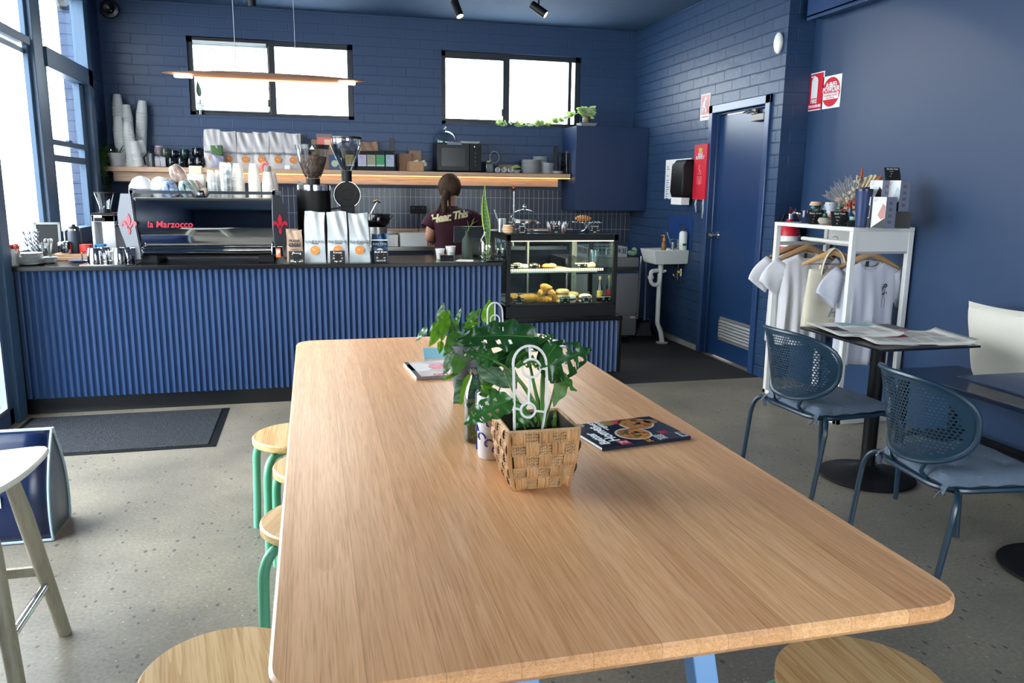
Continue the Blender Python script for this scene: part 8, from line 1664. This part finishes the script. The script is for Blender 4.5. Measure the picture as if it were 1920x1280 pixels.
for pts in ([(872, 680, yg), (858, 620, yg), (843, 583, yg+.02)], [(875, 680, yg), (850, 600, yg+.02), (830, 600, yg+.02)], [(875, 680, yg), (900, 640, yg+.04), (914, 604, yg+.06)], [(872, 680, yg), (880, 640, yg), (897, 678, yg)], [(872, 680, yg), (850, 650, yg-.03), (848, 664, yg-.04)], [(876, 680, yg), (862, 640, yg+.03), (873, 612, yg+.05)], [(870, 680, yg), (880, 690, yg-.06), (883, 705, yg-.1)]): stem(GP, pts, .003, .0018)
m = M(); yt_ = yg+.05
def G2_(px, py): return at(px, py, 'y', yt_)-Vector(GP.location)
m.tube([G2_(912, 700), G2_(914, 620)]+[G2_(928-14*math.cos(R_(a)), 585-18*math.sin(R_(a))) for a in range(0, 181, 20)]+[G2_(944, 640), G2_(942, 690)], .003, 8); m.tube([G2_(928, 567), G2_(928, 640)], .0025, 6); m.tube([G2_(928+9*math.cos(R_(a)), 600+10*math.sin(R_(a))) for a in range(0, 360, 20)], .0025, 6, closed=True); m.build('trellis', trm, GP)
# magazines
def mag(lb, cx_, cy_, rz, w_, h_, th, cover, z=T_, nm='magazine'):
    t = thing(nm, lb, 'magazine', (cx_, cy_, z), rz); M().box(-w_/2+.001, w_/2-.003, -h_/2+.002, h_/2-.002, .0008, th-.001).build('pages', P('page_edge', '#cfd2d4', .8), t, smooth=0); M().box(-w_/2, w_/2, -h_/2, h_/2, th-.001, th).box(-w_/2, w_/2, -h_/2, h_/2, 0, .0008).box(-w_/2-.0005, -w_/2+.001, -h_/2, h_/2, 0, th).build('cover', cover, t, smooth=0); return t
def disc(m, x, y, z, r, h=.0003, sy=1): m.lathe([(0, 0), (r, 0), (r, h), (0, h)], 26, (x, y, z), sy=sy)
# local x = page across (reading direction), local y = page up; the page top points to -X of the room
t = mag('glossy dark food magazine with two soup bowls on its cover, right of the basket', .905, 2.135, R_(90+9), .225, .30, .010, P('navy_cover', '#141a2b', .18))
z = .0101; bowl_c = P('soup_orange', '#c98a2c', .3, var=(60, '#8a4a1c', .6)); m = M(); disc(m, -.03, -.003, z, .056); disc(m, .055, -.065, z, .056); m.build('bowl_rim', P('bowl_rim_white', '#cfc6bd', .3), t); m = M(); disc(m, -.03, -.003, z+.0004, .050); disc(m, .055, -.065, z+.0004, .050); m.build('soup', bowl_c, t)
r = random.Random(3); m = M()
for cx_, cy_ in ((-.03, -.003), (.055, -.065)):
    for i in range(12): a = r.uniform(0, 6.28); d = r.uniform(0, .036); disc(m.mat(i % 2), cx_+d*math.cos(a), cy_+d*math.sin(a), z+.0009, r.uniform(.004, .009))
m.build('garnish', [P('garnish_red', '#7c2330', .4), P('garnish_green', '#2f4a25', .4)], t)
m = M(); m.box(-.11, -.072, .048, .083, z, z+.0003).box(.075, .11, -.10, .02, z, z+.0003).box(-.06, -.035, -.11, -.08, z, z+.0003); m.build('red_panel', P('cover_red', '#a81f30', .3), t, smooth=0)
m = M(); m.box(-.105, -.065, -.148, -.125, z, z+.0003); m.build('barcode_patch', wh, t); m = M(); [m.box(-.102+i*.0022, -.102+i*.0022+.0008+.0006*(i % 3 == 0), -.145, -.128, z+.0004, z+.0006) for i in range(16)]; m.build('barcode', ink, t)
m = M(); disc(m, .09, .02, z+.0004, .024); disc(m, .06, -.12, z+.0004, .022); disc(m, .10, .115, z+.0003, .02); m.build('inset_dish', P('inset_dish', '#b5582c', .3, var=(80, '#5d7a34', .5)), t)
Zt = z+.0006
text('Better', .042, t, wh, (-.035, .122, Zt), (0, 0, 0), offset=.0012, extrude=.0002); text('Homes', .050, t, wh, (-.0, .082, Zt), (0, 0, 0), offset=.0012, extrude=.0002); text('and gardens', .013, t, wh, (.06, .050, Zt), (0, 0, 0), extrude=.0002)
text('Z', .03, t, wh, (-.09, .065, Zt), (0, 0, 0), extrude=.0002); text('SOUPS', .026, t, P('cover_gold', '#c9902c', .4), (-.078, -.012, Zt), (0, 0, 0), extrude=.0002, offset=.0006); text('SMART\nLIVING', .022, t, wh, (.085, -.02+.075, Zt), (0, 0, 0), extrude=.0002, offset=.0006)
text('winter comfort\nslow roasts\neasy bakes\nweeknights', .009, t, wh, (-.085, -.06, Zt), (0, 0, 0), extrude=.0002)
q = at(820, 712, 'z', T_)
t = mag('teal covered book under the pale pink magazine on the table', .555, 3.37, R_(-6), .19, .22, .016, P('teal_cover', '#3f93a5', .4), nm='book'); t['category'] = 'book'
t = mag('pale magazine with pink flowers and red lettering left of the plants', .462, 3.085, R_(4), .20, .27, .014, P('blossom_cover', '#d9cdd0', .3, var=(14, '#b9a5a0', .6)), z=T_+.0)
m = M(); disc(m, .03, .02, .0142, .05); m.build('pink_flower', P('blossom_pink', '#c9475a', .4, var=(40, '#e8a3ad', .8)), t); m = M(); disc(m, -.055, .03, .0141, .05, sy=1.6); m.build('white_flower', P('blossom_white', '#e2ddda', .4), t); text('WHO', .04, t, P('who_red', '#b52a3a', .4), (.02, -.115, .0144), (0, 0, PI), offset=.001, extrude=.0002)
M().box(-.1, -.082, -.135, .135, .0141, .0144).build('spine_strip', P('dark_strip', '#3a3436', .4), t, smooth=0)
t = mag('pastel magazine at the far right end of the table behind the plants', 1.0, 3.56, R_(18), .21, .28, .006, P('pastel_cover', '#c9c4c8', .3, var=(9, '#a5b5c5', .7)))
t = mag('second pastel magazine overlapping at the far right end of the table', 1.01, 3.60, R_(30), .20, .26, .006, P('pastel_cover2', '#d5c3bb', .3, var=(9, '#b5bcae', .7)), z=T_+.0065)
